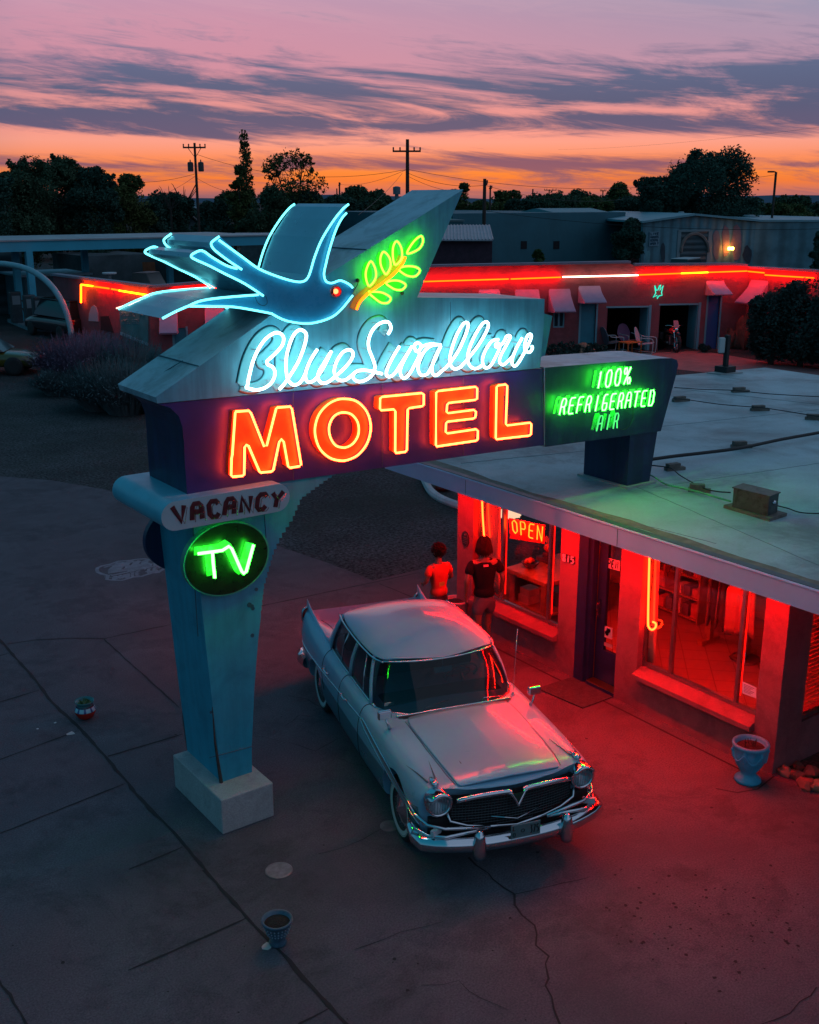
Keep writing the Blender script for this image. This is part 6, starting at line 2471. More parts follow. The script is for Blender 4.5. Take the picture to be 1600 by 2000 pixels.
g.obox(Vector((e.x, e.y, c1.z + .03)), RGT, (FWD.x, FWD.y, 0), (0, 0, 1), .3, .15, .08)
g.build('lamp_head', M_pole_w, sl)


def wire(p, q, sag, lab, r=.018):
    p, q = Vector(p), Vector(q)
    P_ = [p.lerp(q, k / 14) - Z2 * (sag * 4 * (k / 14) * (1 - k / 14)) for k in range(15)]
    g_ = MB()
    g_.tube(P_, r, 4)
    tag(g_.build('overhead_wire', M_dark, None), lab, 'wire', 'overhead wires')


wl = ['from the transformer pole to the tall plain pole', 'from the tall plain pole towards the lower right']
for i, (a, b, sg, lb) in enumerate([
    (far(380, 300, 105), far(796, 331, 92), 1.2, 'upper slack wire between the transformer pole and the tall plain pole'),
    (far(380, 340, 105), far(131, 330, 120), 1.0, 'wire from the transformer pole to the pole above the left trees'),
    (far(380, 345, 105), far(300, 384, 160), .3, 'wire dropping left from the transformer pole'),
    (far(380, 345, 105), far(480, 375, 130), .5, 'wire dropping right from the transformer pole'),
    (far(797, 338, 92), far(947, 362, 88), .4, 'upper wire from the tall plain pole to the bare black pole'),
    (far(797, 344, 92), far(905, 375, 100), .3, 'lower wire dropping right from the tall plain pole'),
    (far(797, 331, 92), far(1300, 362, 110), .8, 'long wire running right over the long teal building'),
    (far(786, 338, 92), far(700, 420, 60), .2, 'service wire dropping left behind the arrow'),
    (far(797, 330, 92), far(663, 360, 150), .5, 'wire going left from the tall plain pole to a distant bare pole'),
    (far(947, 362, 88), far(1260, 381, 120), .9, 'wire from the bare black pole towards the large dark tree'),
    (far(950, 412, 88), far(1600, 447, 80), .5, 'thick cable sagging across the front of the warehouse'),
    (far(1090, 292, 400), far(1700, 236, 200), 1.0, 'high wire crossing the cloud at the upper right'),
    (far(1516, 341, 118), far(1300, 330, 150), .8, 'wire between the street light and the large dark tree')]):
    wire(a, b, sg, lb, .016)

# ------------------------------------------------------------------ vegetation
def leafmat(name, col, var=.5):
    return mat(name, col, .8, var=var, vscale=.9, dirt=tuple(x * .45 for x in col), dscale=.6, damt=.7, spec=.15)


def leaves(blobs, n_per, size, rng, shell_=.55, gap=.35, sq=.55, gs=.35):
    """leaf-sized faces through blob volumes; blobs: (c, rx, ry, rz, weight)"""
    vs, fs = [], []
    for (c_, rx_, ry_, rz2, w_) in blobs:
        c_ = Vector(c_)
        k = 0
        cnt = int(n_per * w_)
        tries = 0
        while k < cnt and tries < cnt * 4:
            tries += 1
            d = Vector((rng.gauss(0, 1), rng.gauss(0, 1), rng.gauss(0, 1)))
            if d.length < 1e-3:
                continue
            d.normalize()
            rr_ = shell_ + (1.06 - shell_) * rng.random() ** .7
            lump = 1 + .28 * mnoise.noise(d * 2.1 + c_ * .37)
            p_ = c_ + Vector((d.x * rx_, d.y * ry_, d.z * rz2)) * (rr_ * lump)
            if p_.z < .15:
                continue
            if mnoise.noise(p_ * gs) < -gap + .25 * (rr_ - .8):
                continue
            k += 1
            s_ = size * rng.uniform(.6, 1.5)
            u3 = Vector((rng.gauss(0, 1), rng.gauss(0, 1), rng.gauss(0, .7)))
            u3.normalize()
            v3 = u3.orthogonal().normalized()
            v3.rotate(Matrix.Rotation(rng.uniform(0, 6.28), 3, u3))
            b0 = len(vs)
            vs += [p_ - u3 * s_, p_ + v3 * s_ * sq, p_ + u3 * s_, p_ - v3 * s_ * sq]
            fs.append((b0, b0 + 1, b0 + 2, b0 + 3))
    return vs, fs


def tree(px, ytop, dist, wpx, lab, colr, seed, dens=1.0, sparse=0.0, hbase=.12, name='broadleaf_tree', group='trees beyond the motel', lsize=None, kind='round', sprigs=14):
    rng = random.Random(seed)
    top = far(px, ytop, dist)
    zc2 = dist
    W_ = wpx / 2100.0 * zc2 * .97 / 2
    H_ = top.z
    root = empty(name, (top.x, top.y, 0), lab, 'tree', group)
    base = Vector((top.x, top.y, 0))
    ls = lsize or max(.08, zc2 * .00105)
    blobs = []
    if kind == 'round':
        cz = H_ * (.5 + hbase)
        ch = (H_ - H_ * hbase) / 2
        nb = 11
        blobs.append((base + Z2 * (H_ * hbase + ch), W_ * .62, W_ * .62, ch * .80, 2.2))
        for i in range(nb):
            a = 6.283 * i / nb + rng.uniform(-.3, .3)
            t_ = rng.uniform(.15, .92)
            z_ = H_ * hbase + 2 * ch * t_
            rad_ = W_ * math.sqrt(max(.08, 1 - (2 * t_ - 1) ** 2)) * .66
            br_ = W_ * rng.uniform(.26, .44)
            blobs.append((base + Vector((math.cos(a) * rad_, math.sin(a) * rad_, min(z_, H_ - br_ * .7))), br_, br_, br_ * .8, 1.0))
        blobs.append((base + Z2 * (H_ - W_ * .28) + Vector((rng.uniform(-.2, .2) * W_, 0, 0)), W_ * .36, W_ * .36, W_ * .28, 1.0))
    elif kind == 'poplar':
        for i in range(9):
            t_ = i / 8
            z_ = H_ * (.35 + .62 * t_)
            br_ = W_ * (1.0 - .62 * t_)
            blobs.append((base + Vector((rng.uniform(-.12, .12) * W_, rng.uniform(-.2, .2) * W_, z_)), br_, br_, H_ * .085, .8))
    elif kind == 'hedge':
        for i in range(9):
            t_ = (i + .5) / 9 * 2 - 1
            q_ = base + Vector((RGT.x, RGT.y, 0)) * (t_ * W_ * .9)
            hh = H_ * rng.uniform(.84, 1.0) * (1 - .22 * t_ * t_)
            br_ = W_ * .24
            blobs.append((q_ + Z2 * (hh * .5), br_, br_, hh * .52, 1.1))
    # twigs: small sprays beyond the crown edge
    for i in range(sprigs):
        b_ = rng.choice(blobs)
        d = Vector((rng.gauss(0, 1), rng.gauss(0, 1), abs(rng.gauss(0, 1)) + .3)).normalized()
        p_ = Vector(b_[0]) + Vector((d.x * b_[1], d.y * b_[2], d.z * b_[3])) * 1.1
        if p_.z + W_ * .1 < H_ * 1.02:
            blobs.append((p_, W_ * .07, W_ * .07, W_ * .10, .05))
    n_per = int(1500 * dens * (.75 if sparse > .3 else 1))
    vs, fs = leaves(blobs, n_per, ls, rng, .35 if sparse else .5, .30 - sparse * .42, .55, (2.4 if sparse > .3 else .9) / max(.6, W_ * .25))
    g_ = MB()
    g_.add(vs, fs)
    g_.build('crown', leafmat('leaf_' + str(round(colr[0], 3)) + '_' + str(round(colr[1], 3)), colr), root)
    g_ = MB()
    tr_ = max(.12, W_ * .055)
    fork = base + Z2 * (H_ * (.16 if kind != 'poplar' else .5))
    g_.tube([base - Z2 * .1, base.lerp(fork, .5) + Vector((.05, .03, 0)), fork], tr_, 8, rads=[tr_ * 1.25, tr_, tr_ * .85])
    ends = blobs[:12] if kind != 'hedge' else blobs[:9]
    for b_ in ends:
        c_ = Vector(b_[0])
        mid = fork.lerp(c_, .5) + Vector((rng.uniform(-.1, .1) * W_, rng.uniform(-.1, .1) * W_, .08 * H_ * rng.random()))
        g_.tube(spline([fork, mid, c_], 3), tr_ * .4, 5, rads=[tr_ * .6, tr_ * .5, tr_ * .42, tr_ * .34, tr_ * .25, tr_ * .16, tr_ * .1][:len(spline([fork, mid, c_], 3))])
        if sparse:
            for k in range(7):
                d = Vector((rng.gauss(0, 1), rng.gauss(0, 1), rng.gauss(.4, .8))).normalized()
                g_.tube([mid.lerp(c_, rng.uniform(.2, 1)), c_ + Vector((d.x * b_[1], d.y * b_[2], d.z * b_[3]))], tr_ * .12, 4, rads=[tr_ * .2, tr_ * .05])
    g_.build('trunk', mat('bark_dark', (.035, .028, .024), .9, var=.3, vscale=2), root)
    return root


G1, G2, G3 = (.050, .095, .055), (.075, .100, .035), (.030, .080, .060)
tree(30, 331, 82, 150, 'dark broad tree at the far left edge of the skyline', G1, 1, 1.6)
tree(100, 305, 86, 170, 'tallest of the big left trees, with ragged sprigs on top', G1, 2, 2.0, sprigs=40, sparse=.25)
tree(178, 326, 84, 110, 'dark tree filling the gap right of the tallest left tree', G3, 3, 1.4, sprigs=26)
tree(245, 338, 92, 125, 'smooth rounded tree at the right end of the big left trees', G2, 4, 1.6)
tree(330, 376, 118, 105, 'low dark tree with dead branches left of the transformer pole', G3, 5, 1.0)
tree(-30, 345, 78, 130, 'dark tree cut by the left edge of the picture', G3, 31, 1.0)
tree(290, 395, 95, 110, 'low bushy tree in front of the smooth rounded one', G3, 32, 1.0)
tree(478, 267, 112, 46, 'slender poplar rising above the bushes left of the sparse tree', G2, 6, .34, .6, name='poplar_tree', kind='poplar', sprigs=18)
tree(473, 322, 110, 66, 'bushy tree at the foot of the slender poplar', G2, 7, .7, .2)
tree(563, 291, 112, 145, 'sparse spreading tree with bare limbs showing against the sky', G2, 8, .42, .95, sprigs=60)
tree(420, 392, 112, 90, 'dark bushy tree right of the white roofed house', G3, 9, 1.0)
tree(520, 366, 106, 120, 'dark bushy tree below the sparse spreading tree', G1, 10, 1.1)
tree(608, 376, 112, 100, 'dark bushy tree at the lower right of the sparse tree', G3, 11, 1.0)
tree(690, 364, 150, 76, 'bushy tree behind the tall wing of the swallow', G1, 12, .8, .1)
tree(740, 370, 150, 80, 'bushy tree just left of the water tank', G1, 13, .8, .2)
tree(800, 385, 140, 110, 'low dark tree behind the arrow panel', G3, 14, .7)
tree(903, 357, 135, 58, 'tree peeping over the tip of the arrow', G2, 15, .6, .3)
tree(985, 371, 150, 90, 'thin topped tree behind the two bare poles', G2, 16, .9, .3)
tree(1062, 380, 165, 105, 'left tree of the low band above the teal building', G1, 17, 1.0)
tree(1125, 373, 165, 120, 'middle tree of the low band above the teal building', G1, 18, 1.1)
tree(1180, 380, 160, 90, 'right tree of the low band above the teal building', G1, 19, .9)
tree(1215, 356, 150, 80, 'ragged tree against the brightest part of the sunset', G2, 20, .8, .35)
tree(1372, 294, 122, 236, 'largest dark tree on the skyline, behind the warehouse', G3, 21, 2.6, .08, sprigs=60)
tree(1290, 345, 118, 110, 'dark tree on the left shoulder of the largest tree', G3, 22, 1.0)
tree(1230, 428, 96, 66, 'dark tree hanging over the left corner of the warehouse', G3, 23, .9, .15, hbase=.25)
tree(1555, 381, 165, 80, 'small rounded tree far right on the skyline', G1, 24, .7)
tree(1620, 392, 170, 90, 'low tree at the right edge of the skyline', G1, 25, .6)
tree(1490, 398, 160, 90, 'low tree between the largest tree and the street light', G3, 26, .6)
tree(640, 392, 170, 90, 'low far tree right of the sparse spreading tree', G1, 27, .6)
tree(860, 392, 170, 80, 'low far tree behind the arrow tip', G1, 28, .5)
for i, (px, yt_, wd_, lb) in enumerate([(60, 372, 150, 'low dense tree filling in under the far left crown'), (160, 372, 150, 'low dense tree filling in under the ragged crown'), (350, 398, 120, 'low tree beyond the dead trees'),
                                    (455, 372, 110, 'dense tree low behind the poplar'), (575, 368, 130, 'dense low tree under the sparse spreading crown'), (660, 380, 110, 'dense low tree left of the arrow top'),
                                    (720, 384, 110, 'dense low tree below the water tank'), (940, 392, 90, 'low tree behind the white house right of the arrow'), (1020, 390, 90, 'low tree right of the two bare poles'),
                                    (1090, 384, 120, 'full tree in the middle of the low band'), (1155, 384, 110, 'full tree right of middle in the low band'), (1240, 384, 110, 'low tree against the glow left of the largest tree'), (1440, 388, 120, 'low tree at the right foot of the largest tree'), (1530, 398, 110, 'low tree beneath the street light')]):
    tree(px, yt_, 128 + 3 * (i % 5), wd_, lb, (G1, G2, G3)[i % 3], 100 + i, .75, hbase=.04)
tree(1602, 452, 66, 36, 'dark upright tree at the right edge before the warehouse', G3, 29, .6, hbase=.05)
# bare dead branches
for i, (px, yt2, dd) in enumerate(((331, 366, 116), (356, 357, 118))):
    c1 = far(px, yt2, dd)
    rt = empty('dead_tree', (c1.x, c1.y, 0), ['left of the two small dead trees beside the transformer pole', 'right of the two small dead trees beside the transformer pole'][i], 'dead tree', 'dead trees')
    rng = random.Random(50 + i)
    g = MB()
    f0 = Vector((c1.x, c1.y, c1.z - 2.2))
    g.tube([(c1.x, c1.y, 0), f0], .12, 6)
    g.build('trunk', mat('bark_dark', (.03, .03, .03)), rt)
    for k in range(9):
        g = MB()
        side = Vector((RGT.x, RGT.y, 0)) * rng.uniform(-1.4, 1.4)
        e = f0 + side + Z2 * rng.uniform(.9, 2.2)
        g.tube([f0, f0.lerp(e, .5) + Z2 * -.15, e, e + side * .2 + Z2 * .2], .05, 4, rads=[.07, .05, .03, .012])
        g.build('branch', mat('bark_dark', (.03, .03, .03)), rt)
# weed tree before the teal building
tree(1052, 487, 68, 36, 'small weedy bush before the long teal building', (.05, .09, .03), 40, .25, .1, hbase=.02, group='bushes', name='bush')


def blade_bush(px, py, rad, h, n, lab, colr, seed, name='lavender_shrub'):
    rng = random.Random(seed)
    c_ = onZ(px, py)
    root = empty(name, (c_.x, c_.y, 0), lab, 'shrub', 'grey purple shrubs by the parking lot')
    g_ = MB()
    vs, fs = [], []
    for k in range(n):
        a = rng.uniform(0, 6.283)
        r0 = rad * .45 * math.sqrt(rng.random())
        b = Vector((c_.x + r0 * math.cos(a), c_.y + r0 * math.sin(a), 0))
        out = rng.uniform(.1, 1.0)
        L_ = h * rng.uniform(.65, 1.1) * (1 - .35 * out)
        d = Vector((math.cos(a) * out * .9, math.sin(a) * out * .9, 1)).normalized()
        p1 = b + d * L_ * .55
        p2 = b + d * L_ + Vector((math.cos(a), math.sin(a), 0)) * out * rad * .35
        w_ = .014
        s3 = Vector((-math.sin(a + .7), math.cos(a + .7), 0)) * w_
        i0 = len(vs)
        vs += [b - s3, b + s3, p1 + s3, p1 - s3, p2 + s3 * .4, p2 - s3 * .4]
        fs += [(i0, i0 + 1, i0 + 2, i0 + 3), (i0 + 3, i0 + 2, i0 + 4, i0 + 5)]
        for j in range(3):
            t_ = rng.uniform(.45, 1)
            q_ = b.lerp(p1, min(1, t_ / .55)) if t_ < .55 else p1.lerp(p2, (t_ - .55) / .45)
            dd_ = Vector((rng.gauss(0, 1), rng.gauss(0, 1), rng.gauss(.5, .6))).normalized() * rng.uniform(.05, .12)
            i0 = len(vs)
            vs += [q_, q_ + dd_ * .5 + s3 * 1.2, q_ + dd_, q_ + dd_ * .5 - s3 * 1.2]
            fs.append((i0, i0 + 1, i0 + 2, i0 + 3))
    g_.add(vs, fs)
    g_.build('foliage', leafmat('blade_' + str(round(colr[0], 3)), colr, .4), root)
    return root


LV, LG = (.17, .12, .18), (.09, .14, .15)
for i, (px, py, rad, h, cc, lb) in enumerate([(140, 742, 1.5, 1.7, LV, 'purple tinged shrub nearest the foot of the white arch'), (188, 758, 1.5, 1.9, LV, 'big purple shrub in the middle of the clump'), (228, 745, 1.3, 1.7, LG, 'grey green shrub against the base of the red wall'),
                                      (205, 798, 1.4, 1.6, LG, 'grey green shrub at the near left of the clump'), (250, 806, 1.3, 1.6, LG, 'grey green shrub just left of the arrow tail'), (262, 765, 1.3, 1.7, LG, 'shrub half hidden behind the arrow tail'), (118, 770, 1.0, .9, LG, 'low shrub at the left foot of the clump'),
                                      (170, 715, 1.2, 1.4, LV, 'purple shrub at the back of the clump behind the others')]):
    blade_bush(px, py, rad, h, 1500, lb, cc, 60 + i)


def juniper(px, py, wpx, hpx, lab, seed, n=5200):
    rng = random.Random(seed)
    b = onZ(px, py)
    dist = math.hypot(b.x, b.y)
    top = far(px, py - hpx, dist)
    W_ = wpx / 2100 * dist / 2
    root = empty('juniper_bush', (b.x, b.y, 0), lab, 'bush', 'junipers by the wing')
    blobs = [((b.x, b.y, top.z * .45), W_ * .85, W_ * .85, top.z * .47, 3)]
    for i in range(14):
        a = rng.uniform(0, 6.283)
        t_ = rng.uniform(.15, .85)
        rd = W_ * math.sqrt(max(.1, 1 - (2 * t_ - 1) ** 2)) * .75
        br_ = W_ * rng.uniform(.25, .38)
        blobs.append(((b.x + math.cos(a) * rd, b.y + math.sin(a) * rd, top.z * t_), br_, br_, br_ * 1.1, .8))
    vs, fs = leaves(blobs, n / 14, .065, rng, .55, .5, .5, 1.2)
    g_ = MB()
    g_.add(vs, fs)
    g_.build('foliage', leafmat('juniper_green', (.028, .062, .055), .5), root)
    g_ = MB()
    g_.tube([(b.x, b.y, 0), (b.x + .05, b.y, top.z * .5)], .12, 6)
    g_.build('trunk', mat('bark_dark', (.03, .03, .03)), root)


juniper(1505, 712, 92, 160, 'left juniper with a ragged crown before the right arm of the wing', 71, 16000)
juniper(1562, 716, 110, 178, 'large rounded juniper behind the far corner of the office roof', 72, 17000)
juniper(1620, 722, 100, 165, 'juniper cut by the right edge of the picture', 73, 12000)
juniper(1490, 690, 50, 70, 'low juniper at the left foot of the group', 74, 5000)
# dark low plants before the wing
for i, (px, py, hp, wp_) in enumerate([(1100, 700, 26, 60), (1140, 697, 22, 40), (1170, 692, 18, 30), (1375, 688, 14, 22), (1020, 706, 24, 60)]):
    juniper(px, py, wp_, hp, ['low plants under the window right of the arrow end', 'low plants under the teal door of the wing', 'low plants left of the lawn chairs', 'small plant at the foot of the blue door', 'low plants hidden by the sign end'][i], 80 + i, 2200)
p = onZ(1136, 696)
tag(rock((p.x, p.y, .2), .42, 21, M_rock2, sq=(1.3, 1, .8)), 'rounded pale boulder at the foot of the wing above the sign end', 'boulder')
for i, (px, py, hh) in enumerate([(1408, 679, .85), (1419, 680, 1.15), (1428, 681, .9), (1438, 681, 1.0), (1448, 681, 1.6), (1455, 683, 1.3)]):
    p = onZ(px, py)
    k_ = hh * .45
    tag(rock((p.x, p.y, hh * .42), k_, 30 + i, M_rock, 'standing_stone', (.42, .42, 1.1)), ['first standing stone from the blue door', 'second standing stone from the blue door, taller', 'third standing stone from the blue door', 'fourth standing stone from the blue door', 'tallest standing stone, fifth from the blue door', 'sixth standing stone, nearest the junipers'][i], 'standing stone', 'standing stones by the blue door')

# ------------------------------------------------------------------ lawn chairs, table, motorcycle
def lawn_chair(px, py, rz, colr, lab):
    p_ = onZ(px, py)
    root = empty('lawn_chair', (p_.x, p_.y, 0), lab, 'lawn chair', 'shell back lawn chairs', rz)
    m_ = mat('chair_' + str(colr[0]), colr, .35)
    g_ = MB()
    n = 20
    P_ = []
    for k in range(n):
        a = 6.283 * k / n
        r2 = .36 * (1 + .05 * math.cos(6 * a))
        P_.append(Vector((r2 * math.cos(a), .27 + .25 * (.5 + .5 * math.sin(a)), .70 + .40 * math.sin(a))))
    g_.prism(P_, (0, .03, -.01))
    bevel(g_.build('backrest', m_, root, local=False), .01)
    g_ = MB()
    g_.prism([Vector((-.30, -.28, .44)), Vector((.30, -.28, .44)), Vector((.27, .27, .36)), Vector((-.27, .27, .36))], (0, 0, .03))
    bevel(g_.build('seat', m_, root, local=False), .02)
    for s_ in (-1, 1):
        g_ = MB()
        g_.tube(spline([(s_ * .34, .30, .70), (s_ * .36, .1, .66), (s_ * .36, -.25, .66), (s_ * .36, -.34, .55), (s_ * .35, -.32, .05), (s_ * .34, -.20, .02), (s_ * .33, .40, .02)], 3), .018, 7)
        g_.build('arm_frame', mat('chair_frame_white', (.5, .52, .55), .4), root, smooth=True, local=False)
    return root


lawn_chair(1262, 690, R(30), (.42, .44, .50), 'pale round backed lawn chair nearest the motorcycle')
lawn_chair(1196, 687, R(70), (.05, .12, .16), 'dark teal lawn chair before the left garage')
lawn_chair(1229, 683, R(-5), (.26, .10, .20), 'purple lawn chair in the mouth of the left garage')
p = onZ(1230, 692)
tt = empty('side_table', (p.x, p.y, 0), 'small orange table between the lawn chairs', 'table')
g = MB()
g.box(p.x - .45, p.x + .45, p.y - .3, p.y + .3, .50, .54)
bevel(g.build('tabletop', mat('table_orange', (.45, .14, .03), .5), tt), .01)
for sx_ in (-.4, .4):
    for sy_ in (-.25, .25):
        g = MB()
        g.box(p.x + sx_ - .02, p.x + sx_ + .02, p.y + sy_ - .02, p.y + sy_ + .02, 0, .5)
        g.build('leg', mat('table_orange', (.45, .14, .03)), tt)
# motorcycle, front wheel to the left-front
p = onZ(1308, 684)
mc = empty('motorcycle', (p.x, p.y, 0), 'motorcycle with a red tank and windscreen parked in the right garage mouth', 'motorcycle', None, R(-118))
for x, r2 in ((.78, .34), (-.70, .33)):
    g = MB()
    g.tube([(x + r2 * math.cos(6.283 * k / 28), 0, r2 + .06 + r2 * math.sin(6.283 * k / 28)) for k in range(28)], .065, 8, closed=True)
    wl_ = g.build('wheel', M_tyre, mc, smooth=True, local=False)
    g = MB()
    for k in range(10):
        a = 6.283 * k / 10
        g.tube([(x, 0, r2 + .06), (x + r2 * .85 * math.cos(a), 0, r2 + .06 + r2 * .85 * math.sin(a))], .008, 4)
    g.tube([(x + r2 * .84 * math.cos(6.283 * k / 24), 0, r2 + .06 + r2 * .84 * math.sin(6.283 * k / 24)) for k in range(24)], .02, 6, closed=True)
    g.build('rim', M_chrome, wl_, local=False)
g = MB()
for s_ in (-.09, .09):
    g.tube([(.80, s_, .40), (.52, s_, 1.02)], .028, 8)
g.build('fork', M_chrome, mc, smooth=True, local=False)
g = MB()
g.sphere((.18, 0, .86), .30, .15, .14, 14, 10)
g.build('fuel_tank', mat('tank_red', (.5, .02, .03), .2, coat=.5), mc, smooth=True, local=False)
g = MB()
g.sphere((-.32, 0, .78), .34, .15, .09, 14, 8)
g.build('seat', M_dark, mc, smooth=True, local=False)
g = MB()
g.box(-.2, .3, -.16, .16, .28, .66)
g.tube([(.1, .17, .35), (-.9, .2, .32)], .04, 8)
g.tube([(.1, -.17, .35), (-.9, -.2, .32)], .04, 8)
bevel(g.build('engine', M_alu, mc, local=False), .03)
g = MB()
g.tube(spline([(.30, .40, 1.10), (.42, .22, 1.12), (.50, 0, 1.05), (.42, -.22, 1.12), (.30, -.40, 1.10)], 4), .016, 7)
g.build('handlebar', M_chrome, mc, smooth=True, local=False)
g = MB()
g.sphere((.62, 0, .95), .10, n=12, m_=8)
g.build('headlight', M_chrome, mc, smooth=True, local=False)
g = MB()
P = [(.60 - .22 * t_, .24 * math.cos(a), 1.12 + .42 * t_) for t_ in (0, 1) for a in [0]]
g.add([(.62, -.12, 1.05), (.62, .12, 1.05), (.46, .10, 1.34), (.46, -.10, 1.34)], [(0, 1, 2, 3)])
ws_ = g.build('windscreen', mat('screen_pink', (.45, .15, .20), .1), mc, local=False)
g = MB()
g.tube([(x, 0, z) for x, z in [(.36, .56), (.45, .72), (.62, .84), (.80, .86), (.98, .78)]], .06, 6)
g.tube([(x, 0, z) for x, z in [(-.40, .72), (-.55, .80), (-.75, .82), (-.98, .72), (-1.06, .50)]], .09, 6)
g.build('mudguard', mat('guard_dark', (.03, .04, .06), .2, coat=.5), mc, smooth=True, local=False)
for s_ in (-1, 1):
    g = MB()
    g.box(-.88, -.40, s_ * .24 - .10, s_ * .24 + .10, .42, .74)
    bevel(g.build('pannier', M_dark, mc, local=False), .04)
# inner darkness of garages gets some stored things

# ------------------------------------------------------------------ the old two-tone sedan
def evalmesh(o2):
    dg = bpy.context.evaluated_depsgraph_get()
    dg.update()
    ev = o2.evaluated_get(dg)
    return bpy.data.meshes.new_from_object(ev)


TH = R(16.2)
CARP = Vector((6.93, 9.10, 0))
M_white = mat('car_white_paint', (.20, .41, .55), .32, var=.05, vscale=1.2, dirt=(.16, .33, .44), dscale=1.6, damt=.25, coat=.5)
M_aqua = mat('car_aqua_paint', (.035, .15, .20), .3, var=.08, vscale=1.2, coat=.4)
M_cglass = glassmat('windscreen_glass', (.17, .32, .35), rough=.01)
M_seam = mat('panel_gap', (.02, .025, .03), .8)
M_trim = mat('trim_grey_lilac', (.30, .27, .32), .35, .3)
car = empty('vintage_sedan', tuple(CARP), 'old white and aqua finned sedan with chrome grille parked beside the sign', 'car', None, math.atan2(-math.cos(TH), -math.sin(TH)))


def prof(zb, yb, ym, zs, ys, zf, yf, zv, yv_, zh, zc2):
    return [(yb * .80, zb), (yb, zb + .02), (ym * .985, zb + .17), (ym, zb + .36), (ym * .99, zb + .36 + (zs - zb - .36) * .55), (ys, zs), (yf, zf), (yv_, zv), (yv_ * .55, zh), (0, zc2)]


ST = [(-2.50, prof(.40, .78, .84, .90, .84, 1.06, .80, .78, .70, .77, .77)),
      (-2.46, prof(.34, .84, .90, .92, .88, 1.10, .81, .80, .66, .80, .80)),
      (-2.25, prof(.30, .90, .945, .92, .90, 1.07, .80, .86, .64, .86, .865)),
      (-1.90, prof(.27, .93, .965, .915, .92, 1.03, .80, .93, .62, .925, .93)),
      (-1.45, prof(.25, .94, .975, .92, .92, .985, .82, .965, .64, .975, .98)),
      (-.90, prof(.24, .94, .975, .92, .92, .97, .83, .965, .62, .97, .97)),
      (0.0, prof(.24, .94, .975, .92, .92, .965, .83, .96, .60, .965, .965)),
      (.62, prof(.24, .94, .975, .92, .92, .965, .84, .965, .62, .985, .99)),
      (1.05, prof(.25, .935, .97, .915, .915, .965, .83, .955, .64, .99, 1.00)),
      (1.55, prof(.27, .93, .965, .905, .905, .96, .82, .94, .62, .975, .985)),
      (1.95, prof(.31, .92, .955, .89, .89, .95, .80, .915, .60, .945, .955)),
      ((lambda y, z: 2.24 - .09 * (y / .9) ** 2), prof(.36, .90, .93, .87, .88, .94, .80, .89, .58, .915, .925)),
      ((lambda y, z: 2.335 - .13 * (y / .9) ** 2), prof(.42, .87, .90, .85, .85, .915, .79, .855, .56, .868, .872))]
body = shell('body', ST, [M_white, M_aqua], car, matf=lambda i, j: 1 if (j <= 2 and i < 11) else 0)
me_b = evalmesh(body)
bpy.data.objects.remove(body, do_unlink=True)
body = bpy.data.objects.new('body', me_b)
COL.objects.link(body)
body.parent = car
# wheel arches cut out of the body
cutters = []
for x, rad_ in ((1.54, .405), (-1.54, .385)):
    for s_ in (-1, 1):
        bm_ = bmesh.new()
        bmesh.ops.create_cone(bm_, cap_ends=True, segments=40, radius1=rad_, radius2=rad_, depth=.62)
        bmesh.ops.rotate(bm_, verts=bm_.verts, matrix=Matrix.Rotation(R(90), 3, 'X'))
        zc3 = .37 if x > 0 else .30
        bmesh.ops.translate(bm_, verts=bm_.verts, vec=(x, s_ * .93, zc3))
        me_c = bpy.data.meshes.new('cut')
        bm_.to_mesh(me_c)
        bm_.free()
        oc = bpy.data.objects.new('cut', me_c)
        COL.objects.link(oc)
        oc.parent = car
        cutters.append(oc)
        md = body.modifiers.new('b', 'BOOLEAN')
        md.operation = 'DIFFERENCE'
        md.object = oc
        md.solver = 'EXACT'
me_b2 = evalmesh(body)
if len(me_b2.polygons) > 200:
    body.modifiers.clear()
    body.data = me_b2
for oc in cutters:
    bpy.data.objects.remove(oc, do_unlink=True)
try:
    body.data.set_sharp_from_angle(angle=R(42))
except Exception:
    pass
bmv = bmesh.new()
bmv.from_mesh(me_b)
BV = BVHTree.FromBMesh(bmv)
bmv.free()


def top_z(x, y):
    h = BV.ray_cast(Vector((x, y, 3)), Vector((0, 0, -1)))
    return h[0].z if h[0] else 1.0


def side_y(x, z, s_):
    h = BV.ray_cast(Vector((x, 3 * s_, z)), Vector((0, -s_, 0)))
    return h[0].y if h[0] else .95 * s_


def topline(pts, off=.002, n=10):
    P_ = []
    for a_, b_ in zip(pts, pts[1:]):
        for k in range(n):
            t_ = k / n
            x, y = a_[0] + (b_[0] - a_[0]) * t_, a_[1] + (b_[1] - a_[1]) * t_
            P_.append(Vector((x, y, top_z(x, y) + off)))
    x, y = pts[-1]
    P_.append(Vector((x, y, top_z(x, y) + off)))
    return P_


def sideline(pts, s_, off=.002, n=8):
    P_ = []
    for a_, b_ in zip(pts, pts[1:]):
        for k in range(n):
            t_ = k / n
            x, z = a_[0] + (b_[0] - a_[0]) * t_, a_[1] + (b_[1] - a_[1]) * t_
            P_.append(Vector((x, side_y(x, z, s_) + off * s_, z)))
    x, z = pts[-1]
    P_.append(Vector((x, side_y(x, z, s_) + off * s_, z)))
    return P_


def B(mb, name, mats, prnt=car, smooth=False):
    return mb.build(name, mats, prnt, smooth=smooth, local=False)


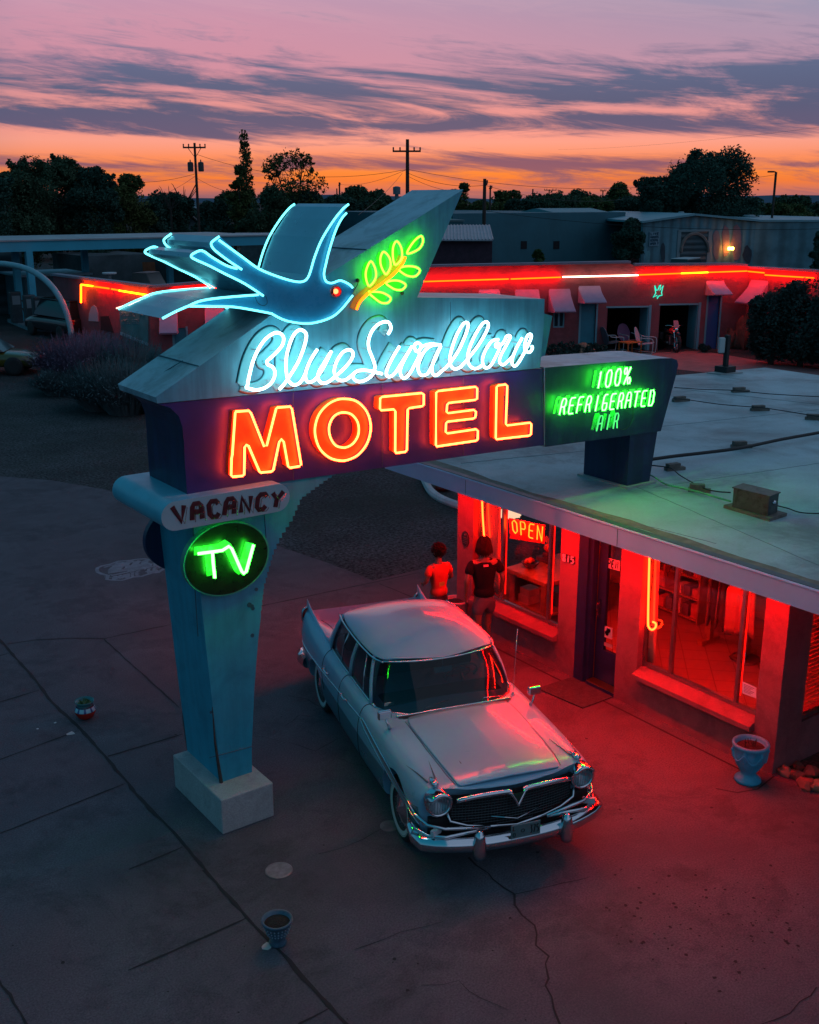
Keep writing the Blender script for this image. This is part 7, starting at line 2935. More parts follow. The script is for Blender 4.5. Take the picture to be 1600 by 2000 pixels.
# bonnet: its own raised panel
HP = []
hx = [(.86, .60), (1.15, .61), (1.55, .595), (1.90, .575), (2.08, .56), (2.17, .55), (2.215, .535)]
g = MB()
rows = []
for i, (x, w_) in enumerate(hx):
    for k in range(-8, 9):
        t_ = k / 8
        y = w_ * t_
        z = top_z(min(x, 2.13), y) - max(0, x - 2.13) * .22 + .006 + .008 * (1 - abs(t_) ** 4) + (.006 * math.exp(-(t_ / .05) ** 2))
        if i == 6:
            z -= .004
        xx = x + .035 * (1 - t_ * t_) * (1 if i >= 4 else .3)
        rows.append((xx, y, z))
fs = [(i * 17 + k, i * 17 + k + 1, (i + 1) * 17 + k + 1, (i + 1) * 17 + k) for i in range(6) for k in range(16)]
g.add(rows, fs)
hood = B(g, 'bonnet', M_white, smooth=True)
md = hood.modifiers.new('sub', 'SUBSURF')
md.levels = md.render_levels = 2
md = hood.modifiers.new('thick', 'SOLIDIFY')
md.thickness = .016
g = MB()
rr = random.Random(9)
for (x, y, l_) in [(1.62, -.22, .05), (1.60, -.20, .03), (1.72, -.37, .02), (1.80, -.42, .06), (1.85, -.40, .07), (1.78, -.30, .05), (1.82, -.27, .06), (1.86, -.26, .03), (1.3, .16, .04), (1.9, .44, .04), (1.7, -.20, .02), (1.55, .3, .02), (1.95, .05, .03), (1.4, -.1, .012)]:
    a = rr.uniform(0, 3)
    z = top_z(x, y) + .0225
    g.tube([(x, y, z), (x + l_ * math.cos(a), y + l_ * math.sin(a), z)], .004, 5)
B(g, 'paint_chips', M_seam, hood)
g = MB()
for s_ in (-1, 1):
    g.tube(topline([(2.18, s_ * .565), (2.0, s_ * .590), (1.5, s_ * .612), (.90, s_ * .618)], -.001), .004, 5)
g.tube(topline([(.84, -.62), (.87, 0), (.84, .62)], .002), .006, 5)
for s_ in (-1, 1):
    # doors
    g.tube(sideline([(.30, .26), (.31, .6), (.33, .90)], s_) + topline([(.33, s_ * .90), (.36, s_ * .80)]), .0045, 5)
    g.tube(sideline([(-.46, .26), (-.46, .9)], s_) + topline([(-.46, s_ * .90), (-.46, s_ * .80)]), .0045, 5)
    g.tube(sideline([(-1.10, .50), (-1.18, .70), (-1.20, .90)], s_) + topline([(-1.20, s_ * .90), (-1.22, s_ * .80)]), .0045, 5)
    g.tube(topline([(-2.48, s_ * .60), (-1.70, s_ * .62), (-1.62, s_ * .3), (-1.60, 0)]), .0045, 5)
B(g, 'panel_gaps', M_seam)
# cowl vent behind the bonnet
g = MB()
P = topline([(.80, -.66), (.845, -.4), (.865, 0), (.845, .4), (.80, .66)], .006)
g.strip([p + Vector((0, 0, .004)) for p in P], .045)
B(g, 'cowl_vent', M_dark)
g = MB()
P = topline([(.775, -.68), (.815, -.4), (.835, 0), (.815, .4), (.775, .68)], .012)
g.tube(P, .012, 7)
B(g, 'cowl_trim', M_chrome, smooth=True)
# side trim: bright edged spear along the flank
for s_ in (-1, 1):
    up_ = [(2.13, .60), (1.9, .655), (1.3, .74), (.55, .825), (.40, .835)]
    lo_ = [(2.13, .52), (1.9, .575), (1.3, .655), (.55, .765), (.40, .80)]
    U_, L_ = sideline(up_, s_, .006), sideline(lo_, s_, .006)
    g = MB()
    g.add(U_ + L_, [(i, i + 1, len(U_) + i + 1, len(U_) + i) for i in range(len(U_) - 1)])
    tp_ = B(g, 'side_spear', M_trim)
    g = MB()
    g.tube(U_, .008, 6)
    g.tube(L_, .006, 6)
    g.tube(sideline([(-2.42, .66), (-1.2, .72), (-.2, .78), (.42, .82)], s_, .004), .007, 6)
    g.tube(sideline([(1.08, .275), (0, .262), (-1.12, .272)], s_, .008), .012, 6)
    B(g, 'bright_strip', M_chrome, tp_, smooth=True)
    for x in (-.30, -1.06):
        g = MB()
        p0 = sideline([(x, .80), (x + .16, .80)], s_, .035, 3)
        g.tube(p0, .010, 7)
        g.tube([p0[0], p0[0] - Vector((0, .04 * s_, 0))], .010, 6)
        g.tube([p0[-1], p0[-1] - Vector((0, .04 * s_, 0))], .014, 6)
        B(g, 'door_handle', M_chrome, smooth=True)
# tail fins
for s_ in (-1, 1):
    g = MB()
    secs = []
    for x, zt_, th_ in ((-1.35, .985, .05), (-1.70, 1.0, .045), (-2.05, 1.04, .035), (-2.33, 1.10, .022), (-2.52, 1.165, .008)):
        yc = .79 * s_
        zb_ = .90
        secs.append([(x, yc + .075 * s_, zb_), (x, yc + th_ * .8 * s_, (zb_ + zt_) / 2), (x, yc + th_ * .3 * s_, zt_ - .004), (x, yc - th_ * .3 * s_, zt_ - .004), (x, yc - th_ * .8 * s_, (zb_ + zt_) / 2), (x, yc - .085 * s_, zb_)])
    secs.append([(-2.50 - .0 * k, p[1], [.88, .96, 1.05, 1.05, .96, .88][k]) for k, p in enumerate(secs[-1])])
    vs = [v for sc_ in secs for v in sc_]
    fs = [(i * 6 + k, i * 6 + k + 1, (i + 1) * 6 + k + 1, (i + 1) * 6 + k) for i in range(len(secs) - 1) for k in range(5)]
    g.add(vs, fs)
    fn = B(g, 'tail_fin', M_white, smooth=True)
    md = fn.modifiers.new('thick', 'SOLIDIFY')
    md.thickness = .006
    g = MB()
    g.lathe([(.06, -.05), (.075, -.02), (.06, .03), (.001, .05)], (0, 0, 0), 16)
    g.v = [(-2.52 - z * .8, .80 * s_ + y, .93 + x * 1.6) for x, y, z in g.v]
    tl = B(g, 'tail_light', mat('tail_lens', (.4, .01, .01)), smooth=True)
    g = MB()
    g.tube([(-2.50, .80 * s_ + .075 * math.cos(6.283 * k / 20), .93 + .12 * math.sin(6.283 * k / 20)) for k in range(20)], .014, 6, closed=True)
    B(g, 'chrome_ring', M_chrome, tl, smooth=True)
# cabin: glass shell
bl = [(.84, 0), (.82, .28), (.755, .52), (.63, .70), (.45, .80), (.35, .815), (-.05, .82), (-.42, .82), (-.80, .82), (-1.22, .81), (-1.42, .77), (-1.62, .60), (-1.72, .3), (-1.75, 0)]
tl_ = [(.42, 0), (.41, .26), (.37, .45), (.29, .60), (.18, .675), (.10, .69), (-.10, .70), (-.40, .705), (-.75, .705), (-1.08, .69), (-1.18, .66), (-1.28, .53), (-1.36, .28), (-1.38, 0)]
ZB_, ZT_ = .955, 1.405
zt_curve = lambda x, y: ZT_ + .035 * (1 - (y / .70) ** 2) * (1 if (x > .2 or x < -1.05) else .2)
loopb = [(x, y, max(ZB_, top_z(x, y) - .004)) for x, y in bl] + [(x, -y, max(ZB_, top_z(x, -y) - .004)) for x, y in reversed(bl[1:-1])]
loopt = [(x, y, zt_curve(x, y)) for x, y in tl_] + [(x, -y, zt_curve(x, y)) for x, y in reversed(tl_[1:-1])]
n = len(loopb)
g = MB()
lev = 5
vs = []
for j in range(lev):
    t_ = j / (lev - 1)
    for a_, b_ in zip(loopb, loopt):
        p_ = Vector(a_).lerp(Vector(b_), t_)
        out_ = Vector((p_.x + .35, p_.y * 1.2, 0)).normalized()
        vs.append(p_ + out_ * (.028 * math.sin(math.pi * t_)))
g.add(vs, [(j * n + k, j * n + (k + 1) % n, (j + 1) * n + (k + 1) % n, (j + 1) * n + k) for j in range(lev - 1) for k in range(n)])
gl = B(g, 'window_glass', M_cglass, smooth=True)


def cab(t_, idx, off=.004):
    a_, b_ = Vector(loopb[idx % n]), Vector(loopt[idx % n])
    p_ = a_.lerp(b_, t_)
    out_ = Vector((p_.x + .35, p_.y * 1.2, 0)).normalized()
    return p_ + out_ * (.028 * math.sin(math.pi * t_) + off)


# roof cap
RS = []
for x, ed, zt2, cv_ in ((.48, .60, 1.435, .30), (.38, .68, 1.460, .28), (.15, .725, 1.495, .14), (-.25, .742, 1.52, .04), (-.65, .742, 1.52, -.04), (-1.02, .728, 1.50, -.14), (-1.30, .69, 1.46, -.24), (-1.47, .63, 1.415, -.28)):
    ze_ = 1.392 if -1.25 < x < .30 else 1.40
    pr = [(ed * 1.0, ze_), (ed * 1.008, ze_ + .022), (ed * .95, ze_ + (zt2 - ze_) * .62), (ed * .78, ze_ + (zt2 - ze_) * .88), (ed * .45, zt2 - .004), (0, zt2)]
    RS.append(((lambda y, z, x=x, cv_=cv_: x - cv_ * y * y * 1.25), pr))
roof_ = shell('roof', RS, [M_white], car, cap=True)
g = MB()
for s_ in (-1, 1):
    P = [Vector((x, s_ * y, 1.40)) for x, y in [(.30, .66), (.15, .722), (-.10, .745), (-.40, .753), (-.80, .748), (-1.10, .728), (-1.24, .705)]]
    g.tube(spline(P, 4), .011, 6)
B(g, 'drip_rail', M_chrome, smooth=True)
g = MB()
P = [Vector((.445 - .29 * 1.25 * y * y, y, 1.418 - .02 * abs(y))) for y in [-.66 + 1.32 * k / 16 for k in range(17)]]
g.tube(P, .013, 7)
B(g, 'windscreen_header', M_chrome, smooth=True)
# pillars
for s_ in (-1, 1):
    ix = lambda k: k if s_ > 0 else (n - k) % n
    g = MB()
    g.tube([cab(t_, ix(5), .006) for t_ in (0, .25, .5, .75, 1)], .024, 7)
    B(g, 'a_pillar', M_white, smooth=True)
    g = MB()
    g.tube([cab(t_, ix(7), .004) for t_ in (0, .25, .5, .75, 1)], .026, 7)
    B(g, 'b_pillar', M_white, smooth=True)
    g = MB()
    pts_ = []
    for j in range(5):
        t_ = j / 4
        pts_.append([cab(t_, ix(k), .010) for k in (9, 10, 11)])
    vs = [p for row in pts_ for p in row]
    g.add(vs, [(j * 3 + k, j * 3 + k + 1, (j + 1) * 3 + k + 1, (j + 1) * 3 + k) for j in range(4) for k in range(2)])
    c_p = B(g, 'c_pillar', M_white, smooth=True)
    md = c_p.modifiers.new('thick', 'SOLIDIFY')
    md.thickness = .02
    g = MB()
    g.tube([cab(.03, ix(k), .012) for k in range(4, 11)], .009, 6)
    for kk in (6, 8):
        a_, b_ = cab(.02, ix(kk), .006), cab(.98, ix(kk), .006)
        if kk == 6:
            a_ = cab(.02, ix(6), .006).lerp(cab(.02, ix(5), .006), .3)
        g.tube([a_, cab(.5, ix(kk), .008).lerp(cab(.5, ix(5 if kk == 6 else 8), .008), .25 if kk == 6 else 0), b_], .008, 6)
    B(g, 'window_frame', M_chrome, smooth=True)
g = MB()
g.tube([cab(.0, k, .012) + Vector((.006, 0, .004)) for k in list(range(n - 5, n)) + list(range(0, 6))], .012, 6)
B(g, 'windscreen_surround', M_chrome, smooth=True)
g = MB()
for s_ in (-.36, .30):
    b0 = Vector((.815 - .12 * abs(s_), s_, top_z(.80, s_) + .015))
    e0 = cab(.16, n - 3 if s_ < 0 else 1, .02)
    e0 = Vector((.70, s_ + .32, 1.03)) if s_ < 0 else Vector((.745, s_ + .28, 1.0))
    g.tube([b0, b0 + Vector((-.015, .06, .022)), e0], .006, 5)
B(g, 'wiper', M_chrome, smooth=True)
# interior
g = MB()
g.box(.18, .52, -.70, .70, .86, .985)
bevel(B(g, 'dashboard', mat('dash_teal', (.03, .10, .12), .5)), .04, 3)
for x in (-.32, -1.12):
    g = MB()
    g.box(x - .02, x + .48, -.66, .66, .55, .80)
    g.box(x - .14, x + .04, -.66, .66, .60, 1.16)
    bevel(B(g, 'seat', mat('seat_cloth', (.05, .09, .10), .8)), .05, 3)
g = MB()
cw, ax_ = Vector((.08, .36, 1.03)), Vector((-.82, 0, .57)).normalized()
u_, v_ = Vector((0, 1, 0)), ax_.cross(Vector((0, 1, 0)))
g.tube([cw + u_ * (.20 * math.cos(6.283 * k / 28)) + v_ * (.20 * math.sin(6.283 * k / 28)) for k in range(28)], .012, 7, closed=True)
g.tube([cw + u_ * .2, cw - u_ * .2], .010, 6)
g.tube([cw, cw - ax_ * .3], .022, 7)
sw_ = B(g, 'steering_wheel', mat('wheel_cream', (.35, .36, .36), .3), smooth=True)
g = MB()
g.tube([cw + u_ * (.11 * math.cos(6.283 * k / 20)) + v_ * (.11 * math.sin(6.283 * k / 20)) for k in range(20)], .007, 6, closed=True)
B(g, 'horn_ring', M_chrome, sw_, smooth=True)
g = MB()
g.obox((.42, 0, 1.27), (1, 0, .3), (0, 1, 0), (-.3, 0, 1), .01, .105, .032)
g.tube([(.42, 0, 1.29), (.40, 0, 1.40)], .006, 5)
bevel(B(g, 'rear_view_mirror', mat('mirror_pale', (.25, .36, .40), .3)), .008)
g = MB()
g.obox(tuple(cab(.12, n - 3, -.012) + Vector((-.01, 0, .02))), (0, 1, 0), (.4, 0, 1), (1, 0, -.4), .055, .022, .002)
B(g, 'parking_sticker', M_plate)
# headlights with hooded rims
M_lens = mat('headlamp_lens', (.5, .55, .6), .1)
for s_ in (-1, 1):
    g = MB()
    hp = [(.120, -.26), (.128, -.05), (.135, .03), (.128, .055), (.110, .058), (.104, .035)]
    g.lathe(hp, (0, 0, 0), 32, cap=False)
    hc = Vector((2.235, .765 * s_, .785))
    tilt = .10
    g.v = [(hc.x + z - x * tilt * 0, hc.y + y, hc.z + x) for x, y, z in g.v]
    # hood over the upper edge
    g.v = [(x + (.045 if z > hc.z + .05 and x > hc.x - .02 else 0), y, z) for x, y, z in g.v]
    hl = B(g, 'headlight', M_chrome, smooth=True)
    g = MB()
    g.lathe([(.001, .052), (.05, .048), (.09, .036), (.106, .018)], (0, 0, 0), 32, cap=False)
    g.v = [(hc.x + .016 + z, hc.y + y, hc.z + x) for x, y, z in g.v]
    lens = B(g, 'lens', glassmat('lamp_glass', (.8, .85, .88), rough=.08) if 'lamp_glass' not in MATS else MATS['lamp_glass'], hl, smooth=True)
    g = MB()
    g.lathe([(.001, -.05), (.05, -.035), (.09, .0), (.105, .018)], (0, 0, 0), 24, cap=False)
    g.v = [(hc.x + .010 + z, hc.y + y, hc.z + x) for x, y, z in g.v]
    for k in range(7):
        yy_ = -.08 + .16 * k / 6
        hh = math.sqrt(max(0, .1 ** 2 - yy_ ** 2))
        g.tube([(hc.x + .045, hc.y + yy_, hc.z - hh), (hc.x + .058, hc.y + yy_, hc.z), (hc.x + .045, hc.y + yy_, hc.z + hh)], .003, 4)
    B(g, 'reflector', mat('reflector_silver', (.45, .50, .52), .25, .7), hl, smooth=True)
    # chrome ornaments and creases on top of the wings
    g = MB()
    g.lathe([(.001, -.10), (.022, -.06), (.034, .0), (.036, .05), (.028, .075), (.001, .08)], (0, 0, 0), 14)
    zt3 = top_z(2.10, .765 * s_)
    g.v = [(2.10 + z, .765 * s_ + y, zt3 + .012 + x * .8) for x, y, z in g.v]
    B(g, 'wing_ornament', M_chrome, smooth=True)
    g = MB()
    for dy, x1_ in ((-.045, 1.72), (.055, 1.66)):
        g.tube(topline([(2.08, (.765 + dy * .8) * s_), (x1_, (.765 + dy * 2.2) * s_)], .002), .012, 5, rads=[.012 - .011 * k / 10 for k in range(11)])
    B(g, 'wing_crease', mat('crease_shadow_chrome', (.18, .22, .24), .25, .8), smooth=True)
# grille: dark recess, egg crate bars, chrome surround with a V
def gx(y):
    return 2.375 - .11 * (y / .7) ** 2


upe = [(-.64, .71), (-.60, .785), (-.40, .82), (-.12, .83), (-.08, .82), (0, .70), (.08, .82), (.12, .83), (.40, .82), (.60, .785), (.64, .71)]
loe = [(-.66, .60), (-.50, .545), (-.30, .515), (0, .485), (.30, .515), (.50, .545), (.66, .60)]


def interp(pl, y):
    for (y0, z0), (y1, z1) in zip(pl, pl[1:]):
        if y0 <= y <= y1:
            return z0 + (z1 - z0) * (y - y0) / (y1 - y0)
    return pl[0][1] if y < pl[0][0] else pl[-1][1]


g = MB()
vs_ = []
for j in range(25):
    y = -.66 + 1.32 * j / 24
    vs_ += [(gx(y) - .048, y, .42), (gx(y) - .048, y, .84)]
g.add(vs_, [(2 * j, 2 * j + 2, 2 * j + 3, 2 * j + 1) for j in range(24)])
g.box(2.0, 2.245, -.85, .85, .38, .62)
gr = B(g, 'grille', M_dark)
g = MB()
y = -.63
while y <= .631:
    za, zb = interp(loe, y), interp(upe, y)
    if zb - za > .04:
        g.tube([(gx(y) - .03, y, za), (gx(y) - .02, y, zb)], .0032, 4)
    y += .0315
for k in range(12):
    z = .50 + k * .029
    seg = []
    for j in range(61):
        y = -.64 + 1.28 * j / 60
        ok = interp(loe, y) - .005 <= z <= interp(upe, y) + .002
        if ok:
            seg.append((gx(y) - .024, y, z))
        if (not ok or j == 60) and len(seg) > 1:
            g.tube(seg, .0030, 4)
        if not ok:
            seg = []
o3 = B(g, 'grille_bars', mat('bars_dull_chrome', (.07, .085, .095), .4, .7), gr)
g = MB()
UP = [Vector((gx(y) + .005, y, z + .018)) for y, z in upe]
g.tube(spline(UP[1:5], 4), .026, 8)
g.tube(spline(UP[6:10], 4), .026, 8)
g.tube([Vector((gx(.12) + .01, -.125, .853)), Vector((gx(.1) + .02, -.072, .83)), Vector((gx(0) + .035, 0, .70)), Vector((gx(.1) + .02, .072, .83)), Vector((gx(.12) + .01, .125, .853))], .018, 8)
LO = [Vector((gx(y) + .01, y, z - .012)) for y, z in loe]
g.tube([LO[0] + Vector((-.03, -.02, .08))] + LO + [LO[-1] + Vector((-.03, .02, .08))], .016, 8)
B(g, 'grille_surround', M_chrome, gr, smooth=True)
g = MB()
g.prism([Vector((2.405, -.06, .83)), Vector((2.415, 0, .73)), Vector((2.405, .06, .83))], (.004, 0, 0))
B(g, 'v_badge', mat('badge_dark_green', (.01, .05, .035), .2), gr)
g = MB()
g.tube([(gx(.3) + .0, -.26, .60), (gx(0) + .02, 0, .545), (gx(.3) + .0, .26, .60)], .007, 6)
B(g, 'v_bar', M_chrome, gr, smooth=True)
# front bumper with two bullets, corner bars and lamps
def bump_path(x0, y1, wrap, n_=18):
    out = []
    for k in range(n_ + 1):
        y = -y1 + 2 * y1 * k / n_
        out.append(Vector((x0 - .20 * (abs(y) / y1) ** 2.6, y, 0)))
    return [out[0] + Vector((-wrap, .0, 0)), out[0] + Vector((-wrap * .45, -.03, 0))] + out + [out[-1] + Vector((-wrap * .45, .03, 0)), out[-1] + Vector((-wrap, .0, 0))]


def sweep(mb, path, prof_):
    """prof_: (out, z) section swept along a horizontal path"""
    N_ = len(path)
    rings = []
    for i in range(N_):
        t_ = (path[min(i + 1, N_ - 1)] - path[max(i - 1, 0)]).normalized()
        nrm = Vector((t_.y, -t_.x, 0))
        rings.append([path[i] + nrm * a + Vector((0, 0, b)) for a, b in prof_])
    m_ = len(prof_)
    vs = [v for r2 in rings for v in r2]
    fs = [(i * m_ + k, i * m_ + (k + 1) % m_, (i + 1) * m_ + (k + 1) % m_, (i + 1) * m_ + k) for i in range(N_ - 1) for k in range(m_)]
    fs += [tuple(range(m_)), tuple((N_ - 1) * m_ + k for k in reversed(range(m_)))]
    mb.add(vs, fs)


g = MB()
sweep(g, bump_path(2.50, .93, .30), [(-.03, .33), (.02, .335), (.055, .36), (.07, .41), (.055, .46), (.01, .485), (-.04, .48)])
bp_ = B(g, 'front_bumper', M_chrome, smooth=True)
for s_ in (-1, 1):
    g = MB()
    g.lathe([(.058, .30), (.066, .36), (.062, .46), (.050, .54), (.028, .585), (.001, .595)], (2.545, .46 * s_, 0), 18)
    B(g, 'bumper_guard', M_chrome, bp_, smooth=True)
    g = MB()
    g.tube([(1.98, .955 * s_, .64), (2.12, .95 * s_, .62), (2.27, .885 * s_, .585), (2.36, .74 * s_, .565), (2.43, .30 * s_, .535)], .018, 8)
    g.tube([(1.98, .965 * s_, .50), (2.14, .965 * s_, .495), (2.31, .895 * s_, .495), (2.40, .74 * s_, .50), (2.43, .30 * s_, .528)], .018, 8)
    cb = B(g, 'corner_bars', M_chrome, smooth=True)
    g = MB()
    g.obox((2.325, .82 * s_, .535), (.5, .9 * s_, 0), (-.9 * s_, .5, 0), (0, 0, 1), .06, .02, .028)
    B(g, 'parking_lamp', M_lens, cb)
# rear bumper
g = MB()
pth = [Vector((-p.x - .08, -p.y, 0)) for p in bump_path(2.50, .92, .30)]
sweep(g, pth, [(-.03, .36), (.02, .365), (.055, .39), (.07, .44), (.055, .50), (.01, .525), (-.04, .52)])
B(g, 'rear_bumper', M_chrome, smooth=True)
# number plate
g = MB()
M_npl = mat('plate_dull_teal', (.10, .17, .18), .5, var=.15, vscale=20)
g.box(2.575, 2.580, -.155, .155, .455, .605)
npl = B(g, 'number_plate', M_npl)
q = [Vector((2.583, .0, 0))] * 4
def plate_txt(txt, y0, y1, z0, z1, r2):
    g_ = MB()
    for st_ in word(txt, .35):
        g_.tube([Vector((2.582, y0 + (y1 - y0) * u, z0 + (z1 - z0) * v)) for u, v in st_], r2, 4)
    return g_


g = plate_txt('375', .045, .14, .49, .57, .0065)
g2 = plate_txt('L', -.135, -.105, .545, .59, .004)
g3 = plate_txt('O', -.135, -.105, .475, .52, .004)
for gg in (g2, g3):
    g.add(gg.v, gg.f)
g.tube([(2.582, -.03 + .018 * math.cos(6.283 * k / 10), .53 + .018 * math.sin(6.283 * k / 10)) for k in range(10)], .004, 4, closed=True)
B(g, 'plate_lettering', M_ink, npl)
g = MB()
g.tube([(2.581, -.15, .46), (2.581, .15, .46), (2.581, .15, .60), (2.581, -.15, .60)], .004, 4, closed=True)
B(g, 'plate_rim', mat('rim_dull', (.2, .25, .26), .4), npl)
# door mirrors, aerial, marker
for s_ in (-1, 1):
    zt3 = top_z(.98, .80 * s_)
    b0 = Vector((.98, .82 * s_, zt3))
    g = MB()
    g.tube([b0, b0 + Vector((.01, .02 * s_, .05)), b0 + Vector((-.01, .045 * s_, .12))], .013, 7, rads=[.022, .011, .010])
    mr = B(g, 'wing_mirror', M_chrome, smooth=True)
    g = MB()
    g.obox(tuple(b0 + Vector((-.02, .05 * s_, .16))), (1, 0, 0), (0, 1, 0), (0, 0, 1), .028, .075, .048)
    bevel(B(g, 'mirror_head', M_chrome, mr), .016, 3)
g = MB()
ba = Vector((.70, .74, top_z(.70, .74)))
g.tube([ba, ba + Vector((0, 0, .04))], .018, 8, rads=[.022, .008])
g.tube([ba + Vector((0, 0, .03)), ba + Vector((.02, .02, .80))], .0035, 5)
B(g, 'aerial', M_chrome, smooth=True)
# wheels with whitewalls
for x in (1.54, -1.54):
    for s_ in (-1, 1):
        g = MB()
        yo = .86 if x > 0 else .84
        g.mat(0).lathe([(.20, -.09), (.30, -.095), (.342, -.07), (.35, -.04), (.35, .04), (.342, .07), (.30, .092), (.27, .094)], (0, 0, 0), 40, cap=False)
        g.mat(1).lathe([(.283, .0945), (.225, .088)], (0, 0, 0), 40, cap=False)
        g.mat(0).lathe([(.225, .088), (.205, .07)], (0, 0, 0), 40, cap=False)
        g.v = [(x + a, s_ * (yo - .04 + c_), .35 + b2) for a, b2, c_ in g.v]
        wh_ = B(g, 'wheel', [M_tyre, mat('whitewall', (.5, .5, .5), .6)], smooth=True)
        g = MB()
        g.lathe([(.205, .06), (.20, .075), (.17, .06), (.13, .085), (.06, .10), (.03, .115), (.001, .12)], (0, 0, 0), 32, cap=False)
        g.v = [(x + a, s_ * (yo - .04 + c_), .35 + b2) for a, b2, c_ in g.v]
        B(g, 'hubcap', M_chrome, wh_, smooth=True)

# ------------------------------------------------------------------ people
def skinned(name, joints, links, mats, parent, sub=2, root=0, smooth=True):
    """joints: name -> (pos, (rx, ry)); grown into one continuous surface"""
    keys = list(joints)
    me = bpy.data.meshes.new(name)
    me.from_pydata([joints[k][0] for k in keys], [(keys.index(a), keys.index(b)) for a, b in links], [])
    o2 = bpy.data.objects.new(name, me)
    COL.objects.link(o2)
    md = o2.modifiers.new('skin', 'SKIN')
    md.use_smooth_shade = True
    md.branch_smoothing = .6
    sk = me.skin_vertices[0].data
    for i, k in enumerate(keys):
        r2 = joints[k][1]
        sk[i].radius = r2 if isinstance(r2, tuple) else (r2, r2)
        sk[i].use_root = (i == root)
    md = o2.modifiers.new('sub', 'SUBSURF')
    md.levels = md.render_levels = sub
    m3 = evalmesh(o2)
    bpy.data.objects.remove(o2, do_unlink=True)
    m3.materials.clear()
    for mm in (mats if isinstance(mats, list) else [mats]):
        m3.materials.append(mm)
    for p2 in m3.polygons:
        p2.use_smooth = True
    m3.name = name
    o3 = bpy.data.objects.new(name, m3)
    COL.objects.link(o3)
    o3.parent = parent
    return o3


M_skin = mat('skin_warm', (.17, .085, .06), .55, var=.08, vscale=12)


